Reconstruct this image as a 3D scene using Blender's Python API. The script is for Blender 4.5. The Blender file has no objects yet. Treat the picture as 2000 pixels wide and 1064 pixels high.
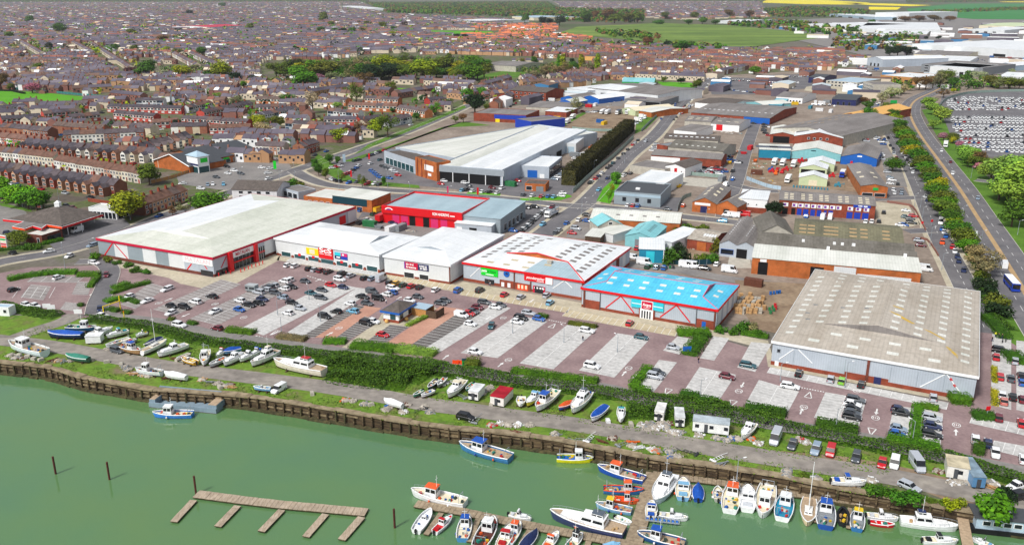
import bpy,bmesh,math,random
from mathutils import Vector,Matrix,noise
RND=random.Random(11)
SC=bpy.context.scene
COL=SC.collection
F,YH,H=1690.0,-15.0,95.0
TH=math.atan((532-YH)/F)
CT,ST=math.cos(TH),math.sin(TH)
def P(px,py,z=0.0):
 dx=(px-1000)/F;dy=-(py-532)/F
 d=(dx,CT+dy*ST,-ST+dy*CT)
 t=(z-H)/d[2]
 return Vector((d[0]*t,d[1]*t,z))
def project(v):
 x,y,z=v[0],v[1],v[2]-H
 f=y*CT-z*ST;u=y*ST+z*CT
 return(1000+F*x/f,532-F*u/f)
def hz(px,yb,yt):
 b=P(px,yb);y=b.y
 r=(532-yt)/F
 z=(r*y*CT-y*ST)/(CT+r*ST)
 return z+H
def Z(ox,oy,s=4.0):
 return lambda x,y,z=0.0:P(ox+x/s,oy+y/s,z)
QUAD={1:(0,0),2:(500,0),3:(1000,0),4:(1500,0),5:(0,266),6:(500,266),7:(1000,266),8:(1500,266),11:(0,532),12:(500,532),13:(1000,532),14:(1500,532),15:(0,
 798),16:(500,798),17:(1000,798),18:(1500,798)}
def q(n,x,y,z=0.0):
 return P(QUAD[n][0]+x/4,QUAD[n][1]+y/4,z)
AZU=math.radians(26.5)
AZF=math.radians(116.5)
def azdir(a):return Vector((math.sin(a),math.cos(a),0))
U,V=azdir(AZU),azdir(AZF)
DIRS={'u':AZU,'d':AZU+math.pi,'f':AZF,'b':AZF+math.pi}
MATS={}
def _nt(name):
 m=bpy.data.materials.new(name);m.use_nodes=True
 nt=m.node_tree;nt.nodes.clear()
 out=nt.nodes.new('ShaderNodeOutputMaterial');b=nt.nodes.new('ShaderNodeBsdfPrincipled')
 nt.links.new(b.outputs[0],out.inputs[0])
 MATS[name]=m
 return m,nt,b
def lin(c):
 if isinstance(c,str):
  c=c.lstrip('#');c=[int(c[i:i+2],16)/255 for i in(0,2,4)]
  c=[x/12.92 if x<.04045 else((x+.055)/1.055)**2.4 for x in c]
 return(c[0],c[1],c[2],1)
def _noise(nt,scale,detail=4,rough=.6,coord='pos',stretch=None):
 if coord=='pos':
  g=nt.nodes.new('ShaderNodeNewGeometry');src=g.outputs['Position']
 else:
  g=nt.nodes.new('ShaderNodeTexCoord');src=g.outputs['Object']
 if stretch:
  mp=nt.nodes.new('ShaderNodeMapping');mp.inputs['Scale'].default_value=stretch
  nt.links.new(src,mp.inputs['Vector']);src=mp.outputs[0]
 n=nt.nodes.new('ShaderNodeTexNoise');n.inputs['Scale'].default_value=scale
 n.inputs['Detail'].default_value=detail;n.inputs['Roughness'].default_value=rough
 nt.links.new(src,n.inputs['Vector'])
 return n.outputs['Fac']
def _ramp(nt,fac,stops):
 r=nt.nodes.new('ShaderNodeValToRGB');e=r.color_ramp.elements
 e[0].position,e[0].color=stops[0][0],lin(stops[0][1])
 e[1].position,e[1].color=stops[-1][0],lin(stops[-1][1])
 for p,c in stops[1:-1]:
  k=e.new(p);k.color=lin(c)
 nt.links.new(fac,r.inputs[0]);return r.outputs[0]
def _mul(nt,a,b,mode='MULTIPLY',fac=1.0):
 m=nt.nodes.new('ShaderNodeMix');m.data_type='RGBA';m.blend_type=mode
 m.inputs[0].default_value=fac
 nt.links.new(a,m.inputs[6]);nt.links.new(b,m.inputs[7]);return m.outputs[2]
def _rgb(nt,c):
 n=nt.nodes.new('ShaderNodeRGB');n.outputs[0].default_value=lin(c);return n.outputs[0]
def _set(b,nt,col,rough,metal=0,spec=.5):
 if hasattr(col,'links')or hasattr(col,'is_linked'):nt.links.new(col,b.inputs['Base Color'])
 else:b.inputs['Base Color'].default_value=lin(col)
 b.inputs['Roughness'].default_value=rough;b.inputs['Metallic'].default_value=metal
 b.inputs['Specular IOR Level'].default_value=spec
def blend(name,stops,scale=.3,rough=.85,detail=5,scale2=None,amt2=.35,spec=.25,stretch=None,coord='pos',bump=0,nr=.6):
 """colours mixed by noise, then a second coarser noise for dirt"""
 m,nt,b=_nt(name)
 c=_ramp(nt,_noise(nt,scale,detail,nr,coord,stretch),stops)
 if scale2:
  d=_ramp(nt,_noise(nt,scale2,3,.5,coord),[(.3,(1-amt2,)*3),(.7,(1+amt2*.0,)*3)])
  c=_mul(nt,c,d)
 _set(b,nt,c,rough,0,spec)
 if bump:
  bp=nt.nodes.new('ShaderNodeBump');bp.inputs['Strength'].default_value=bump
  nt.links.new(_noise(nt,scale*2,3),bp.inputs['Height']);nt.links.new(bp.outputs[0],b.inputs['Normal'])
 return m
def paint(name,c,rough=.5,var=.12,scale=.8,spec=.4,metal=0):
 m,nt,b=_nt(name)
 r=_ramp(nt,_noise(nt,scale,4),[(.3,(1-var*1.6,)*3),(.65,(1,1,1))])
 _set(b,nt,_mul(nt,_rgb(nt,c),r),rough,metal,spec)
 return m
def ocol(name,rough=.5,var=.15,scale=.8,spec=.4,coat=0,stops=None,tint=None):
 """takes the colour of the object that wears it"""
 m,nt,b=_nt(name)
 oi=nt.nodes.new('ShaderNodeObjectInfo')
 r=_ramp(nt,_noise(nt,scale,4),stops or[(.3,(1-var*1.6,)*3),(.65,(1,1,1))])
 _set(b,nt,_mul(nt,oi.outputs['Color'],r),rough,0,spec)
 b.inputs['Coat Weight'].default_value=coat
 return m
def sheet(name,c,c2,pitch=1.0,rough=.45,dirt=.25,spec=.4,axis=0,objcol=False):
 """profiled metal or fibre cement sheeting: fine ribs and run-off streaks"""
 m,nt,b=_nt(name)
 tc=nt.nodes.new('ShaderNodeTexCoord')
 mp=nt.nodes.new('ShaderNodeMapping');nt.links.new(tc.outputs['Object'],mp.inputs['Vector'])
 w=nt.nodes.new('ShaderNodeTexWave');w.bands_direction='XY'[axis];w.inputs['Scale'].default_value=.314/pitch
 w.inputs['Distortion'].default_value=0
 nt.links.new(mp.outputs[0],w.inputs['Vector'])
 n1=_noise(nt,.13,6,.65,'obj',(1,.25,1)if axis==0 else(.25,1,1))
 base=_ramp(nt,n1,[(.32,c2),(.62,c)])
 rib=_ramp(nt,w.outputs['Fac'],[(.0,(.9,)*3),(.35,(1,1,1))])
 d=_ramp(nt,_noise(nt,.9,4,.6,'obj'),[(.25,(1-dirt,)*3),(.6,(1,1,1))])
 w2=nt.nodes.new('ShaderNodeTexWave');w2.bands_direction='YX'[axis];w2.wave_profile='SAW';w2.inputs['Scale'].default_value=.314/6.5;w2.inputs['Distortion'].default_value=.15
 nt.links.new(mp.outputs[0],w2.inputs['Vector']);d=_mul(nt,d,_ramp(nt,w2.outputs['Fac'],[(0,(.9,.9,.89)),(.06,(1,1,1)),(.8,(1,1,1)),(1,(.94,.94,.93))]))
 c3=_mul(nt,_mul(nt,base,rib),d)
 if objcol:
  oi=nt.nodes.new('ShaderNodeObjectInfo');c3=_mul(nt,c3,oi.outputs['Color'])
 _set(b,nt,c3,rough,0,spec)
 return m
def bricks(name,c1,c2,mortar,scale=1.0,objcol=False):
 m,nt,b=_nt(name)
 g=nt.nodes.new('ShaderNodeTexCoord')
 mp=nt.nodes.new('ShaderNodeMapping');mp.inputs['Rotation'].default_value=(math.pi/2,0,0)
 nt.links.new(g.outputs['Object'],mp.inputs['Vector'])
 t=nt.nodes.new('ShaderNodeTexBrick');t.inputs['Scale'].default_value=4*scale
 t.inputs['Color1'].default_value=lin(c1);t.inputs['Color2'].default_value=lin(c2);t.inputs['Mortar'].default_value=lin(mortar)
 t.inputs['Mortar Size'].default_value=.012
 nt.links.new(mp.outputs[0],t.inputs['Vector'])
 d=_ramp(nt,_noise(nt,.35,4),[(.3,(.62,.6,.58)),(.65,(1.08,1.0,1.0))])
 c=_mul(nt,t.outputs['Color'],d)
 if objcol:
  oi=nt.nodes.new('ShaderNodeObjectInfo');c=_mul(nt,c,oi.outputs['Color'])
 _set(b,nt,c,.85,0,.2)
 return m
def leafmat(name):
 """foliage: object colour, lighter and darker by leaf clump, slightly translucent look by roughness"""
 m,nt,b=_nt(name)
 oi=nt.nodes.new('ShaderNodeObjectInfo')
 g=nt.nodes.new('ShaderNodeNewGeometry')
 r1=_ramp(nt,g.outputs['Random Per Island'],[(0,(.42,.46,.4)),(.5,(.82,.82,.82)),(1,(1.3,1.2,1.05))])
 r2=_ramp(nt,_noise(nt,.45,3,.5),[(.3,(.6,.66,.58)),(.7,(1.2,1.12,1.0))])
 _set(b,nt,_mul(nt,_mul(nt,oi.outputs['Color'],r1),r2),.7,0,.25)
 return m
class MB:
 def __init__(s):s.v=[];s.f=[];s.m=[];s.smooth=set()
 def face(s,pts,m=0):
  i=len(s.v);s.v+=[tuple(p)for p in pts];s.f.append(tuple(range(i,i+len(pts))));s.m.append(m)
 def grid(s,rows,m=0,close=False,smooth=False):
  """rows of points -> quads"""
  i=len(s.v);n=len(rows[0])
  for r in rows:s.v+=[tuple(p)for p in r]
  for a in range(len(rows)-1):
   for b in range(n if close else n-1):
    c=(b+1)%n
    s.f.append((i+a*n+b,i+a*n+c,i+(a+1)*n+c,i+(a+1)*n+b));s.m.append(m)
    if smooth:s.smooth.add(len(s.f)-1)
 def box(s,c,size,m=0,rz=0,taper=1.0,top=None):
  cx,cy,cz=c;sx,sy,sz=size[0]/2,size[1]/2,size[2]/2
  co,si=math.cos(rz),math.sin(rz)
  i=len(s.v)
  for z,t in((-sz,1),(sz,taper)):
   for x,y in((-sx,-sy),(sx,-sy),(sx,sy),(-sx,sy)):
    x*=t;y*=t
    s.v.append((cx+x*co-y*si,cy+x*si+y*co,cz+z))
  for k,f in enumerate(((3,2,1,0),(4,5,6,7),(0,1,5,4),(1,2,6,5),(2,3,7,6),(3,0,4,7))):
   s.f.append(tuple(i+x for x in f));s.m.append(top if(k==1 and top is not None)else m)
 def b0(s,x0,x1,y0,y1,z0,z1,m=0,top=None):
  s.box(((x0+x1)/2,(y0+y1)/2,(z0+z1)/2),(x1-x0,y1-y0,z1-z0),m,top=top)
 def prism(s,pts,z0,z1,m=0,top=None,cap=True):
  n=len(pts);i=len(s.v)
  a=sum(pts[k][0]*pts[(k+1)%n][1]-pts[(k+1)%n][0]*pts[k][1]for k in range(n))
  if a<0:pts=pts[::-1]
  s.v+=[(p[0],p[1],z0)for p in pts]+[(p[0],p[1],z1)for p in pts]
  for k in range(n):
   l=(k+1)%n
   s.f.append((i+k,i+l,i+n+l,i+n+k));s.m.append(m)
  if cap:
   s.f.append(tuple(i+n+k for k in range(n)));s.m.append(m if top is None else top)
   s.f.append(tuple(i+k for k in reversed(range(n))));s.m.append(m)
 def tube(s,a,b,r,r2=None,n=6,m=0,smooth=True):
  a,b=Vector(a),Vector(b);r2=r if r2 is None else r2
  d=(b-a).normalized();x=d.orthogonal().normalized();y=d.cross(x)
  rows=[[a+(x*math.cos(t)+y*math.sin(t))*r for t in[2*math.pi*k/n for k in range(n)]],[b+(x*math.cos(t)+y*math.sin(t))*r2 for t in[2*math.pi*k/n for k in range(n)]]]
  s.grid(rows,m,True,smooth);s.face(rows[1],m);s.face(rows[0][::-1],m)
 def ball(s,c,r,m=0,n=8,k=5,sq=(1,1,1)):
  rows=[]
  for i in range(k+1):
   p=math.pi*(i/k)if 0<i<k else(0.02 if i==0 else math.pi-.02)
   rows.append([(c[0]+sq[0]*r*math.sin(p)*math.cos(2*math.pi*j/n),c[1]+sq[1]*r*math.sin(p)*math.sin(2*math.pi*j/n),c[2]-sq[2]*r*math.cos(p))for j in range(n)])
  s.grid(rows,m,True,True)
 def leaf(s,c,nrm,size,m=0,rnd=RND):
  nrm=Vector(nrm);c=Vector(c)
  if nrm.length<1e-6:nrm=Vector((0,0,1))
  x=nrm.orthogonal().normalized();y=nrm.normalized().cross(x)
  t=rnd.random()*6.28;a=x*math.cos(t)+y*math.sin(t);b=y*math.cos(t)-x*math.sin(t)
  w=size*(.6+.5*rnd.random());h=size*(.6+.5*rnd.random())
  s.face([c-a*w,c-b*h*.8,c+a*w*.9,c+b*h],m)
 def mesh(s,name,mats):
  me=bpy.data.meshes.new(name);me.from_pydata(s.v,[],s.f)
  for m in mats:me.materials.append(MATS[m]if isinstance(m,str)else m)
  me.polygons.foreach_set('material_index',s.m)
  if s.smooth:
   fl=[False]*len(s.f)
   for i in s.smooth:fl[i]=True
   me.polygons.foreach_set('use_smooth',fl)
  me.update();return me
 def build(s,name,mats,parent=None,loc=None,rz=0,col=None):
  if isinstance(mats,str):mats=[mats]
  return put(name,s.mesh(name,mats),parent,loc,rz,col)
def put(name,me,parent=None,loc=None,rz=0,col=None):
 o=bpy.data.objects.new(name,me);COL.objects.link(o)
 if parent is not None:o.parent=parent
 if loc is not None:o.location=loc
 if rz:o.rotation_euler[2]=rz
 if col is not None:o.color=lin(col)
 return o
REG=[]
def tag(o,label,cat,group=None,at=None):
 o['category']=cat;o['label']=label
 if group:o['group']=group
 REG.append((o,label,at if at is not None else o.location.copy()))
 return o
def thing(name,label,cat,loc=(0,0,0),rz=0,group=None):
 o=bpy.data.objects.new(name,None);COL.objects.link(o);o.location=loc;o.rotation_euler[2]=rz
 o.empty_display_size=.5
 return tag(o,label,cat,group,Vector(loc))
def kind(o,k):o['kind']=k;return o
def structure(o,label=None):
 o['kind']='structure'
 return o
def stuff(o,label):
 o['kind']='stuff';o['label']=label;return o
WORDS='zero one two three four five six seven eight nine ten eleven twelve thirteen fourteen fifteen sixteen seventeen eighteen nineteen twenty'.split()
ORD='zeroth first second third fourth fifth sixth seventh eighth ninth tenth eleventh twelfth thirteenth fourteenth fifteenth sixteenth seventeenth eighteenth nineteenth twentieth'.split()
TEN={20:'twenty',30:'thirty',40:'forty',50:'fifty',60:'sixty',70:'seventy',80:'eighty',90:'ninety'}
def ordinal(n):
 if n<=20:return ORD[n]
 t=n//10*10
 return(TEN[t][:-1]+'ieth')if n==t else TEN[t]+'-'+ORD[n-t]
def cardinal(n):
 if n<=20:return WORDS[n]
 t=n//10*10
 return TEN[t]if n==t else TEN[t]+'-'+WORDS[n-t]
def finish_labels():
 """things that would share a label are told apart by their order from left to right in the photo"""
 by={}
 for o,l,at in REG:by.setdefault(l,[]).append((o,at))
 for l,os_ in by.items():
  if len(os_)==1:os_[0][0]['label']=l;continue
  os_.sort(key=lambda t:project(t[1])[0])
  n=len(os_)
  for i,(o,at)in enumerate(os_):
   if n==2:o['label']=l+', '+('left' if i==0 else 'right')+' of two'
   else:o['label']=l+', '+ordinal(i+1)+' from left of '+cardinal(n)
def copy_tree(o,parent=None):
 c=o.copy();COL.objects.link(c)
 if parent is not None:c.parent=parent
 for ch in list(o.children):copy_tree(ch,c)
 return c
def text_mesh(body,mat,height,maxw=None,align='CENTER',shear=0,bold=0.0):
 cu=bpy.data.curves.new('lettering','FONT');cu.body=body;cu.align_x=align;cu.align_y='CENTER'
 cu.size=height*1.35;cu.extrude=.02;cu.shear=shear;cu.offset=bold
 ob=bpy.data.objects.new('lettering',cu);COL.objects.link(ob)
 dg=bpy.context.evaluated_depsgraph_get();dg.update()
 me=bpy.data.meshes.new_from_object(ob.evaluated_get(dg))
 bpy.data.objects.remove(ob);bpy.data.curves.remove(cu)
 if maxw:
  xs=[v.co.x for v in me.vertices]
  w=max(xs)-min(xs)
  k=maxw/w
  for v in me.vertices:v.co.x*=k
 for v in me.vertices:v.co=Vector((v.co.x,-v.co.z,v.co.y))
 me.materials.clear();me.materials.append(MATS[mat])
 return me
blend('land',[(.28,'#5d5b44'),(.42,'#6f6a5c'),(.55,'#77716a'),(.66,'#5f6b3c'),(.8,'#7d756b')],.02,.95,8,.6,.3)
blend('town_ground',[(.25,'#4a4640'),(.42,'#6c6258'),(.52,'#5c6a38'),(.6,'#7c7268'),(.75,'#6a5348')],.045,.95,8,.5,.35)
blend('yard',[(.3,'#7d7066'),(.5,'#95877b'),(.68,'#a3968a'),(.8,'#7f7b76')],.05,.95,7,.5,.3)
blend('asphalt',[(.3,'#646367'),(.55,'#757376'),(.75,'#848182')],.09,.9,7,.9,.22,bump=.05)
blend('asphalt_pale',[(.3,'#7d7a7a'),(.55,'#8b8784'),(.75,'#989390')],.09,.9,7,.9,.22)
blend('quay_road',[(.3,'#817b75'),(.5,'#968f88'),(.7,'#a49d93'),(.82,'#87837c')],.12,.95,8,.5,.3,stretch=(1,1.6,1))
blend('paving',[(.3,'#846f70'),(.5,'#957f7f'),(.68,'#a08a89'),(.82,'#8c7676')],.12,.9,7,1.2,.22)
blend('brick_lane',[(.3,'#b08272'),(.55,'#c1937f'),(.75,'#cca18c')],.1,.9,6,1.2,.18)
blend('bay_light',[(.28,'#a9a8a6'),(.42,'#c4c3c1'),(.6,'#d0cfcd'),(.78,'#bdbbb8')],.14,.9,7,1.0,.3)
blend('bay_mid',[(.3,'#8a8482'),(.5,'#9a9492'),(.72,'#a59f9c')],.14,.9,7,1.0,.25)
blend('bay_dark',[(.3,'#625e5c'),(.55,'#726d6b'),(.75,'#807a78')],.14,.9,7,1.0,.25)
blend('bay_tan',[(.3,'#b8a98c'),(.55,'#c9bd9f'),(.75,'#d2c8ae')],.14,.9,7,1.0,.25)
blend('footway',[(.3,'#ada48f'),(.55,'#c2b9a3'),(.75,'#cdc5b1')],.12,.9,7,1.0,.25)
blend('grass',[(.28,'#47691f'),(.5,'#587f26'),(.68,'#6a9030'),(.8,'#62782f')],.06,.95,8,.8,.3)
blend('rough_grass',[(.3,'#84775f'),(.42,'#6b7d34'),(.52,'#6f9130'),(.62,'#577a26'),(.72,'#8f8560')],.16,.95,8,.9,.3)
blend('bright_grass',[(.3,'#4f9212'),(.6,'#5da31a'),(.8,'#6aad24')],.03,.95,6,.5,.15)
blend('heath',[(.26,'#3f5a28'),(.42,'#607a34'),(.56,'#76903f'),(.7,'#87974a'),(.82,'#4f6a2d')],.006,.95,9,.05,.25,stretch=(.5,1.6,1))
blend('crop',[(.3,'#2f7a3e'),(.6,'#3b8a44'),(.8,'#4a9450')],.004,.95,6,.03,.2)
blend('rape',[(.3,'#e3d000'),(.6,'#f2e000'),(.8,'#e8d818')],.004,.95,6)
blend('far_land',[(.3,'#3f5236'),(.45,'#56633f'),(.58,'#6a6455'),(.72,'#4d5a40')],.004,.95,9,.03,.3)
blend('bare_earth',[(.28,'#7a6452'),(.5,'#94806a'),(.7,'#a8947c')],.1,.95,8,.7,.3)
blend('mud',[(.3,'#4b4030'),(.5,'#6a5c42'),(.7,'#83765a')],.4,.9,8,1.0,.35)
blend('line_white',[(.3,'#a9a8a6'),(.48,'#dededc'),(.7,'#eaeae8')],1.6,.85,6)
blend('line_yellow',[(.25,'#a98f4e'),(.5,'#c9a95e'),(.7,'#d9bb70')],.5,.85,6)
blend('lane_tan',[(.25,'#9a8468'),(.5,'#b0936c'),(.7,'#bfa47c')],.3,.85,6)
blend('kerb',[(.3,'#b9b4ab'),(.7,'#d0ccc4')],.6,.9,5)
paint('white_paint','#f1f3f4',.45,.06);paint('white_metal','#e9edf0',.4,.06)
paint('grey_metal','#9aa3ab',.45,.08);paint('dark_grey','#4a4d52',.6,.1);paint('mid_grey','#80858a',.6,.1)
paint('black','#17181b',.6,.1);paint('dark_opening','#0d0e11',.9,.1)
paint('red','#d8101c',.45,.05);paint('crimson','#c50f3c',.45,.05);paint('orange','#ee4a12',.45,.05)
paint('blue','#1760b8',.45,.06);paint('royal','#1a3fae',.45,.06);paint('teal','#1f86a8',.5,.1);paint('teal_pale','#86c4cb',.5,.1)
paint('cyan','#35c8da',.45,.06);paint('green','#13a64a',.45,.05);paint('lime','#0fd22f',.45,.05);paint('yellow','#f2d411',.45,.05)
paint('navy','#232a5c',.45,.05);paint('purple','#7c3fa0',.45,.05);paint('magenta','#d5306e',.45,.05);paint('pale_blue','#a8cbe6',.5,.08);paint('dark_teal',
 '#123f4c',.5,.1)
paint('letter_white','#fafafa',.5,.0);paint('letter_red','#c9143c',.5,.0);paint('letter_pink','#eec6cc',.5,.0);paint('letter_blue','#3a62b0',.5,0)
paint('letter_green','#0b7d22',.5,0);paint('letter_grey','#a0a4aa',.5,0)
paint('wood','#b9a287',.8,.2,1.5);paint('wood_dark','#5c4a3a',.85,.25,1.5);paint('fence_wood','#c08a50',.8,.15,1.5)
paint('rust','#5a2a22',.8,.3,2);paint('tyre','#151515',.85,.05);paint('cream','#e6dcc0',.6,.1)
paint('ochre_roof','#e0ad62',.7,.1);paint('concrete','#bdb8ac',.9,.18,.5);paint('trunk','#5b4a3a',.95,.25,3)
blend('deck_wood',[(.25,'#93836f'),(.5,'#b3a28e'),(.75,'#c6b8a6')],1.3,.9,6,.5,.25,stretch=(3,.5,1))
blend('pier_wood',[(.25,'#7f7261'),(.5,'#a08f78'),(.75,'#b5a68e')],1.3,.9,6,.5,.25)
blend('quay_timber',[(.25,'#241e18'),(.42,'#463a2d'),(.56,'#64543f'),(.7,'#867456'),(.82,'#2f2e22')],.5,.95,8,.3,.4,stretch=(.5,.5,5))
blend('weedy_timber',[(.25,'#2a2a1c'),(.5,'#4a4630'),(.75,'#6a6040')],.8,.95,8)
blend('coping',[(.25,'#6f6250'),(.45,'#8f8068'),(.6,'#a5967c'),(.78,'#7f7a4c')],.5,.95,8,.6,.3)
blend('rubble',[(.25,'#6b655c'),(.5,'#a39b90'),(.75,'#c4bdb2')],.7,.95,8)
ocol('any_matt',.75,.12,.8);ocol('any_gloss',.35,.13,1.1,.5);ocol('carpaint',.28,.05,1.5,.5,.6)
ocol('any_wall',.85,.16,.35,.2);ocol('any_tarp',.6,.2,1.2,.3);ocol('far_paint',.5,.05,1.0)
ocol('any_roof',.85,.28,.5,.15)
leafmat('leaf')
paint('glass','#20262e',.12,.1,.3,.6);paint('glass_teal','#1c4a50',.12,.15,.3,.6);paint('car_glass','#12161b',.08,.05,.5,.7)
paint('lamp_white','#e8ecf2',.2,0);paint('lamp_red','#a01016',.25,0);paint('alloy','#a9adb2',.35,.1)
paint('solar','#3b3f52',.3,.1)
sheet('white_sheet','#eceff2','#d9dee1',1.0,.5,.13)
sheet('grey_fibre','#bbb3a8','#a69c8f',1.1,.8,.22);sheet('slate_sheet','#8b8684','#706b69',1.1,.85,.25)
sheet('dark_fibre','#77736c','#5c5850',1.1,.9,.3);sheet('moss_fibre','#7d7a62','#615f4e',1.1,.9,.3)
sheet('pale_sheet','#dfe0da','#c6c9c0',1.0,.6,.1);sheet('lichen_sheet','#dcded4','#c3c8ba',1.0,.6,.16)
sheet('blue_sheet','#5ac8e8','#48b4dc',1.0,.5,.2);sheet('grey_blue_sheet','#a9c0ca','#96adb8',1.0,.5,.1)
sheet('steel_wall','#bcc6d2','#aeb8c4',.6,.5,.06);sheet('steel_wall_white','#e3e7ea','#d8dde0',.6,.5,.05);sheet('steel_wall_dark','#98a5ae','#8c99a2',.6,
 .5,.06)
sheet('teal_wall','#1f8cae','#187b9c',.6,.5,.08);sheet('teal_sheet','#8ccdd3','#7abcc4',.8,.55,.1)
sheet('steel_blue','#b0c8d8','#a0b8ca',.6,.5,.08);sheet('green_wall','#cfdcb4','#c2d0a6',.6,.6,.08)
bricks('brick','#9c4a34','#87402e','#8a6a58');bricks('orange_brick','#c2703a','#b06232','#a87850');bricks('dark_brick','#7c4438','#6c3a30','#7a6254')
bricks('any_brick','#ffffff','#e0dcd8','#d8d4d0',1,True)
blend('plain_tile',[(.3,'#57504c'),(.55,'#6a625d'),(.75,'#7a706a')],.6,.9,6,2,.3,coord='obj')
def water_mat():
 m,nt,b=_nt('harbour_water')
 c=_ramp(nt,_noise(nt,.018,5,.6),[(.3,'#507856'),(.5,'#577d50'),(.72,'#5f7f49')])
 _set(b,nt,c,.04,0,1.0)
 n1=_noise(nt,.35,3,.5);n2=_noise(nt,1.6,2,.5)
 mx=nt.nodes.new('ShaderNodeMath');mx.operation='ADD';nt.links.new(n1,mx.inputs[0]);nt.links.new(n2,mx.inputs[1])
 bp=nt.nodes.new('ShaderNodeBump');bp.inputs['Strength'].default_value=.085;bp.inputs['Distance'].default_value=.25
 nt.links.new(mx.outputs[0],bp.inputs['Height']);nt.links.new(bp.outputs[0],b.inputs['Normal'])
water_mat()
ZW=-3.0
cam=bpy.data.cameras.new('camera');co=bpy.data.objects.new('camera',cam);COL.objects.link(co)
co.location=(0,0,H);co.rotation_euler=(math.pi/2-TH,0,0)
cam.sensor_width=36;cam.lens=F/2000*36;cam.clip_end=60000;cam.clip_start=1
SC.camera=co
w=bpy.data.worlds.new('World');SC.world=w;w.use_nodes=True
nt=w.node_tree;bg=nt.nodes['Background'];sky=nt.nodes.new('ShaderNodeTexSky');sky.sky_type='NISHITA'
sky.sun_disc=False;SUN_EL,SUN_AZ=math.radians(50),math.radians(222)
sky.sun_elevation=SUN_EL;sky.sun_rotation=SUN_AZ;sky.air_density=1.0;sky.dust_density=2.5;sky.ozone_density=.6
hs=nt.nodes.new('ShaderNodeHueSaturation');hs.inputs['Saturation'].default_value=.4;nt.links.new(sky.outputs[0],hs.inputs['Color']);nt.links.new(hs.outputs[0],
 bg.inputs[0]);bg.inputs[1].default_value=.085
sl=bpy.data.lights.new('sun','SUN');so=bpy.data.objects.new('sun',sl);COL.objects.link(so)
sl.energy=2.3;sl.angle=math.radians(9);sl.color=(1,.97,.92)
sd=Vector((math.sin(SUN_AZ)*math.cos(SUN_EL),math.cos(SUN_AZ)*math.cos(SUN_EL),math.sin(SUN_EL)))
so.rotation_euler=sd.to_track_quat('Z','Y').to_euler();so.location=(0,0,200)
SC.view_settings.view_transform='Standard';SC.view_settings.look='None';SC.view_settings.exposure=.56;SC.view_settings.gamma=1
QUAY=[(-700,620),(-200,680),(0,708),(60,714),(110,722),(160,738),(230,750),(300,762),(430,770),(520,780),(650,801),(800,826),(900,839),(1000,848),(1100,
 862),(1160,874),(1230,888),(1300,899),(1400,912),(1500,927),(1600,947),(1700,965),(1800,983),(1870,996),(2000,1018),(2300,1066),(2700,1120)]
QW=[P(x,y)for x,y in QUAY]
def flat(name,pts,m,z,kd='structure',world=False,label=None):
 b=MB();b.face([Vector((p[0],p[1],z))for p in(pts if world else[P(*p)for p in pts])])
 o=b.build(name,m);o['kind']=kd
 if label:o['label']=label
 return o
def offset_line(pts,wid):
 L,R_=[],[]
 for i,p in enumerate(pts):
  a=pts[max(0,i-1)];c=pts[min(len(pts)-1,i+1)]
  d=Vector((c[0]-a[0],c[1]-a[1],0)).normalized();n=Vector((-d.y,d.x,0))
  w_=wid[i]if isinstance(wid,(list,tuple))else wid
  L.append(p+n*w_/2);R_.append(p-n*w_/2)
 return L,R_
def smooth_line(pts,k=4):
 if len(pts)<3:return pts
 out=[]
 for i in range(len(pts)-1):
  p0,p1,p2,p3=pts[max(0,i-1)],pts[i],pts[i+1],pts[min(len(pts)-1,i+2)]
  for j in range(k):
   t=j/k
   out.append(.5*((2*p1)+(p2-p0)*t+(2*p0-5*p1+4*p2-p3)*t*t+(3*p1-p0-3*p2+p3)*t**3))
 return out+[pts[-1]]
KERB=MB()
def strip(b,pts,wid,z,m=0):
 L,R_=offset_line(pts,wid)
 for i in range(len(pts)-1):
  b.face([Vector((*R_[i][:2],z)),Vector((*R_[i+1][:2],z)),Vector((*L[i+1][:2],z)),Vector((*L[i][:2],z))],m)
ROADZ=[.03]
def road(name,px,wid,m='asphalt',kerb=True,foot=0,world=False):
 pts=smooth_line([P(*p)for p in px]if not world else px)
 b=MB();ROADZ[0]+=.004;strip(b,pts,wid,ROADZ[0])
 o=b.build(name,m);o['kind']='structure'
 if foot:
  b2=MB()
  for sgn in(-1,1):
   L,R_=offset_line(pts,wid+foot)
   strip(b2,L if sgn>0 else R_,foot,ROADZ[0]-.006)
  fo=b2.build('pavement','footway');fo['kind']='structure'
 if kerb:
  L,R_=offset_line(pts,wid+.15)
  for ln in(L,R_):
   for i in range(len(ln)-1):
    d=ln[i+1]-ln[i];l=d.length
    if l<.3:continue
    KERB.box(((ln[i].x+ln[i+1].x)/2,(ln[i].y+ln[i+1].y)/2,ROADZ[0]+.04),(l,.16,.12),0,math.atan2(d.y,d.x))
 return pts
far=[Vector((14000,400,0)),Vector((14000,22000,0)),Vector((-14000,22000,0)),Vector((-14000,400,0))]
b=MB();b.face(QW+[Vector((3000,60,0))]+far+[Vector((-3000,300,0))])
o=b.build('ground','land');o['kind']='structure'
b=MB();b.face([Vector((-3000,-600,ZW)),Vector((3000,-600,ZW)),Vector((3000,500,ZW)),Vector((-3000,500,ZW))])
o=b.build('harbour_water','harbour_water');o['kind']='structure'
flat('far_country',[(-900,46),(600,46),(1000,60),(1600,60),(2900,60),(6500,2),(-6500,2)],'far_land',.4)
flat('town_ground',[(-900,60),(1000,60),(1060,92),(1450,96),(1700,110),(1640,140),(1390,150),(1180,180),(1010,200),(905,212),(690,292),(530,350),(330,420),(190,
 468),(0,500),(-900,560)],'town_ground',.012)
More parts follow.
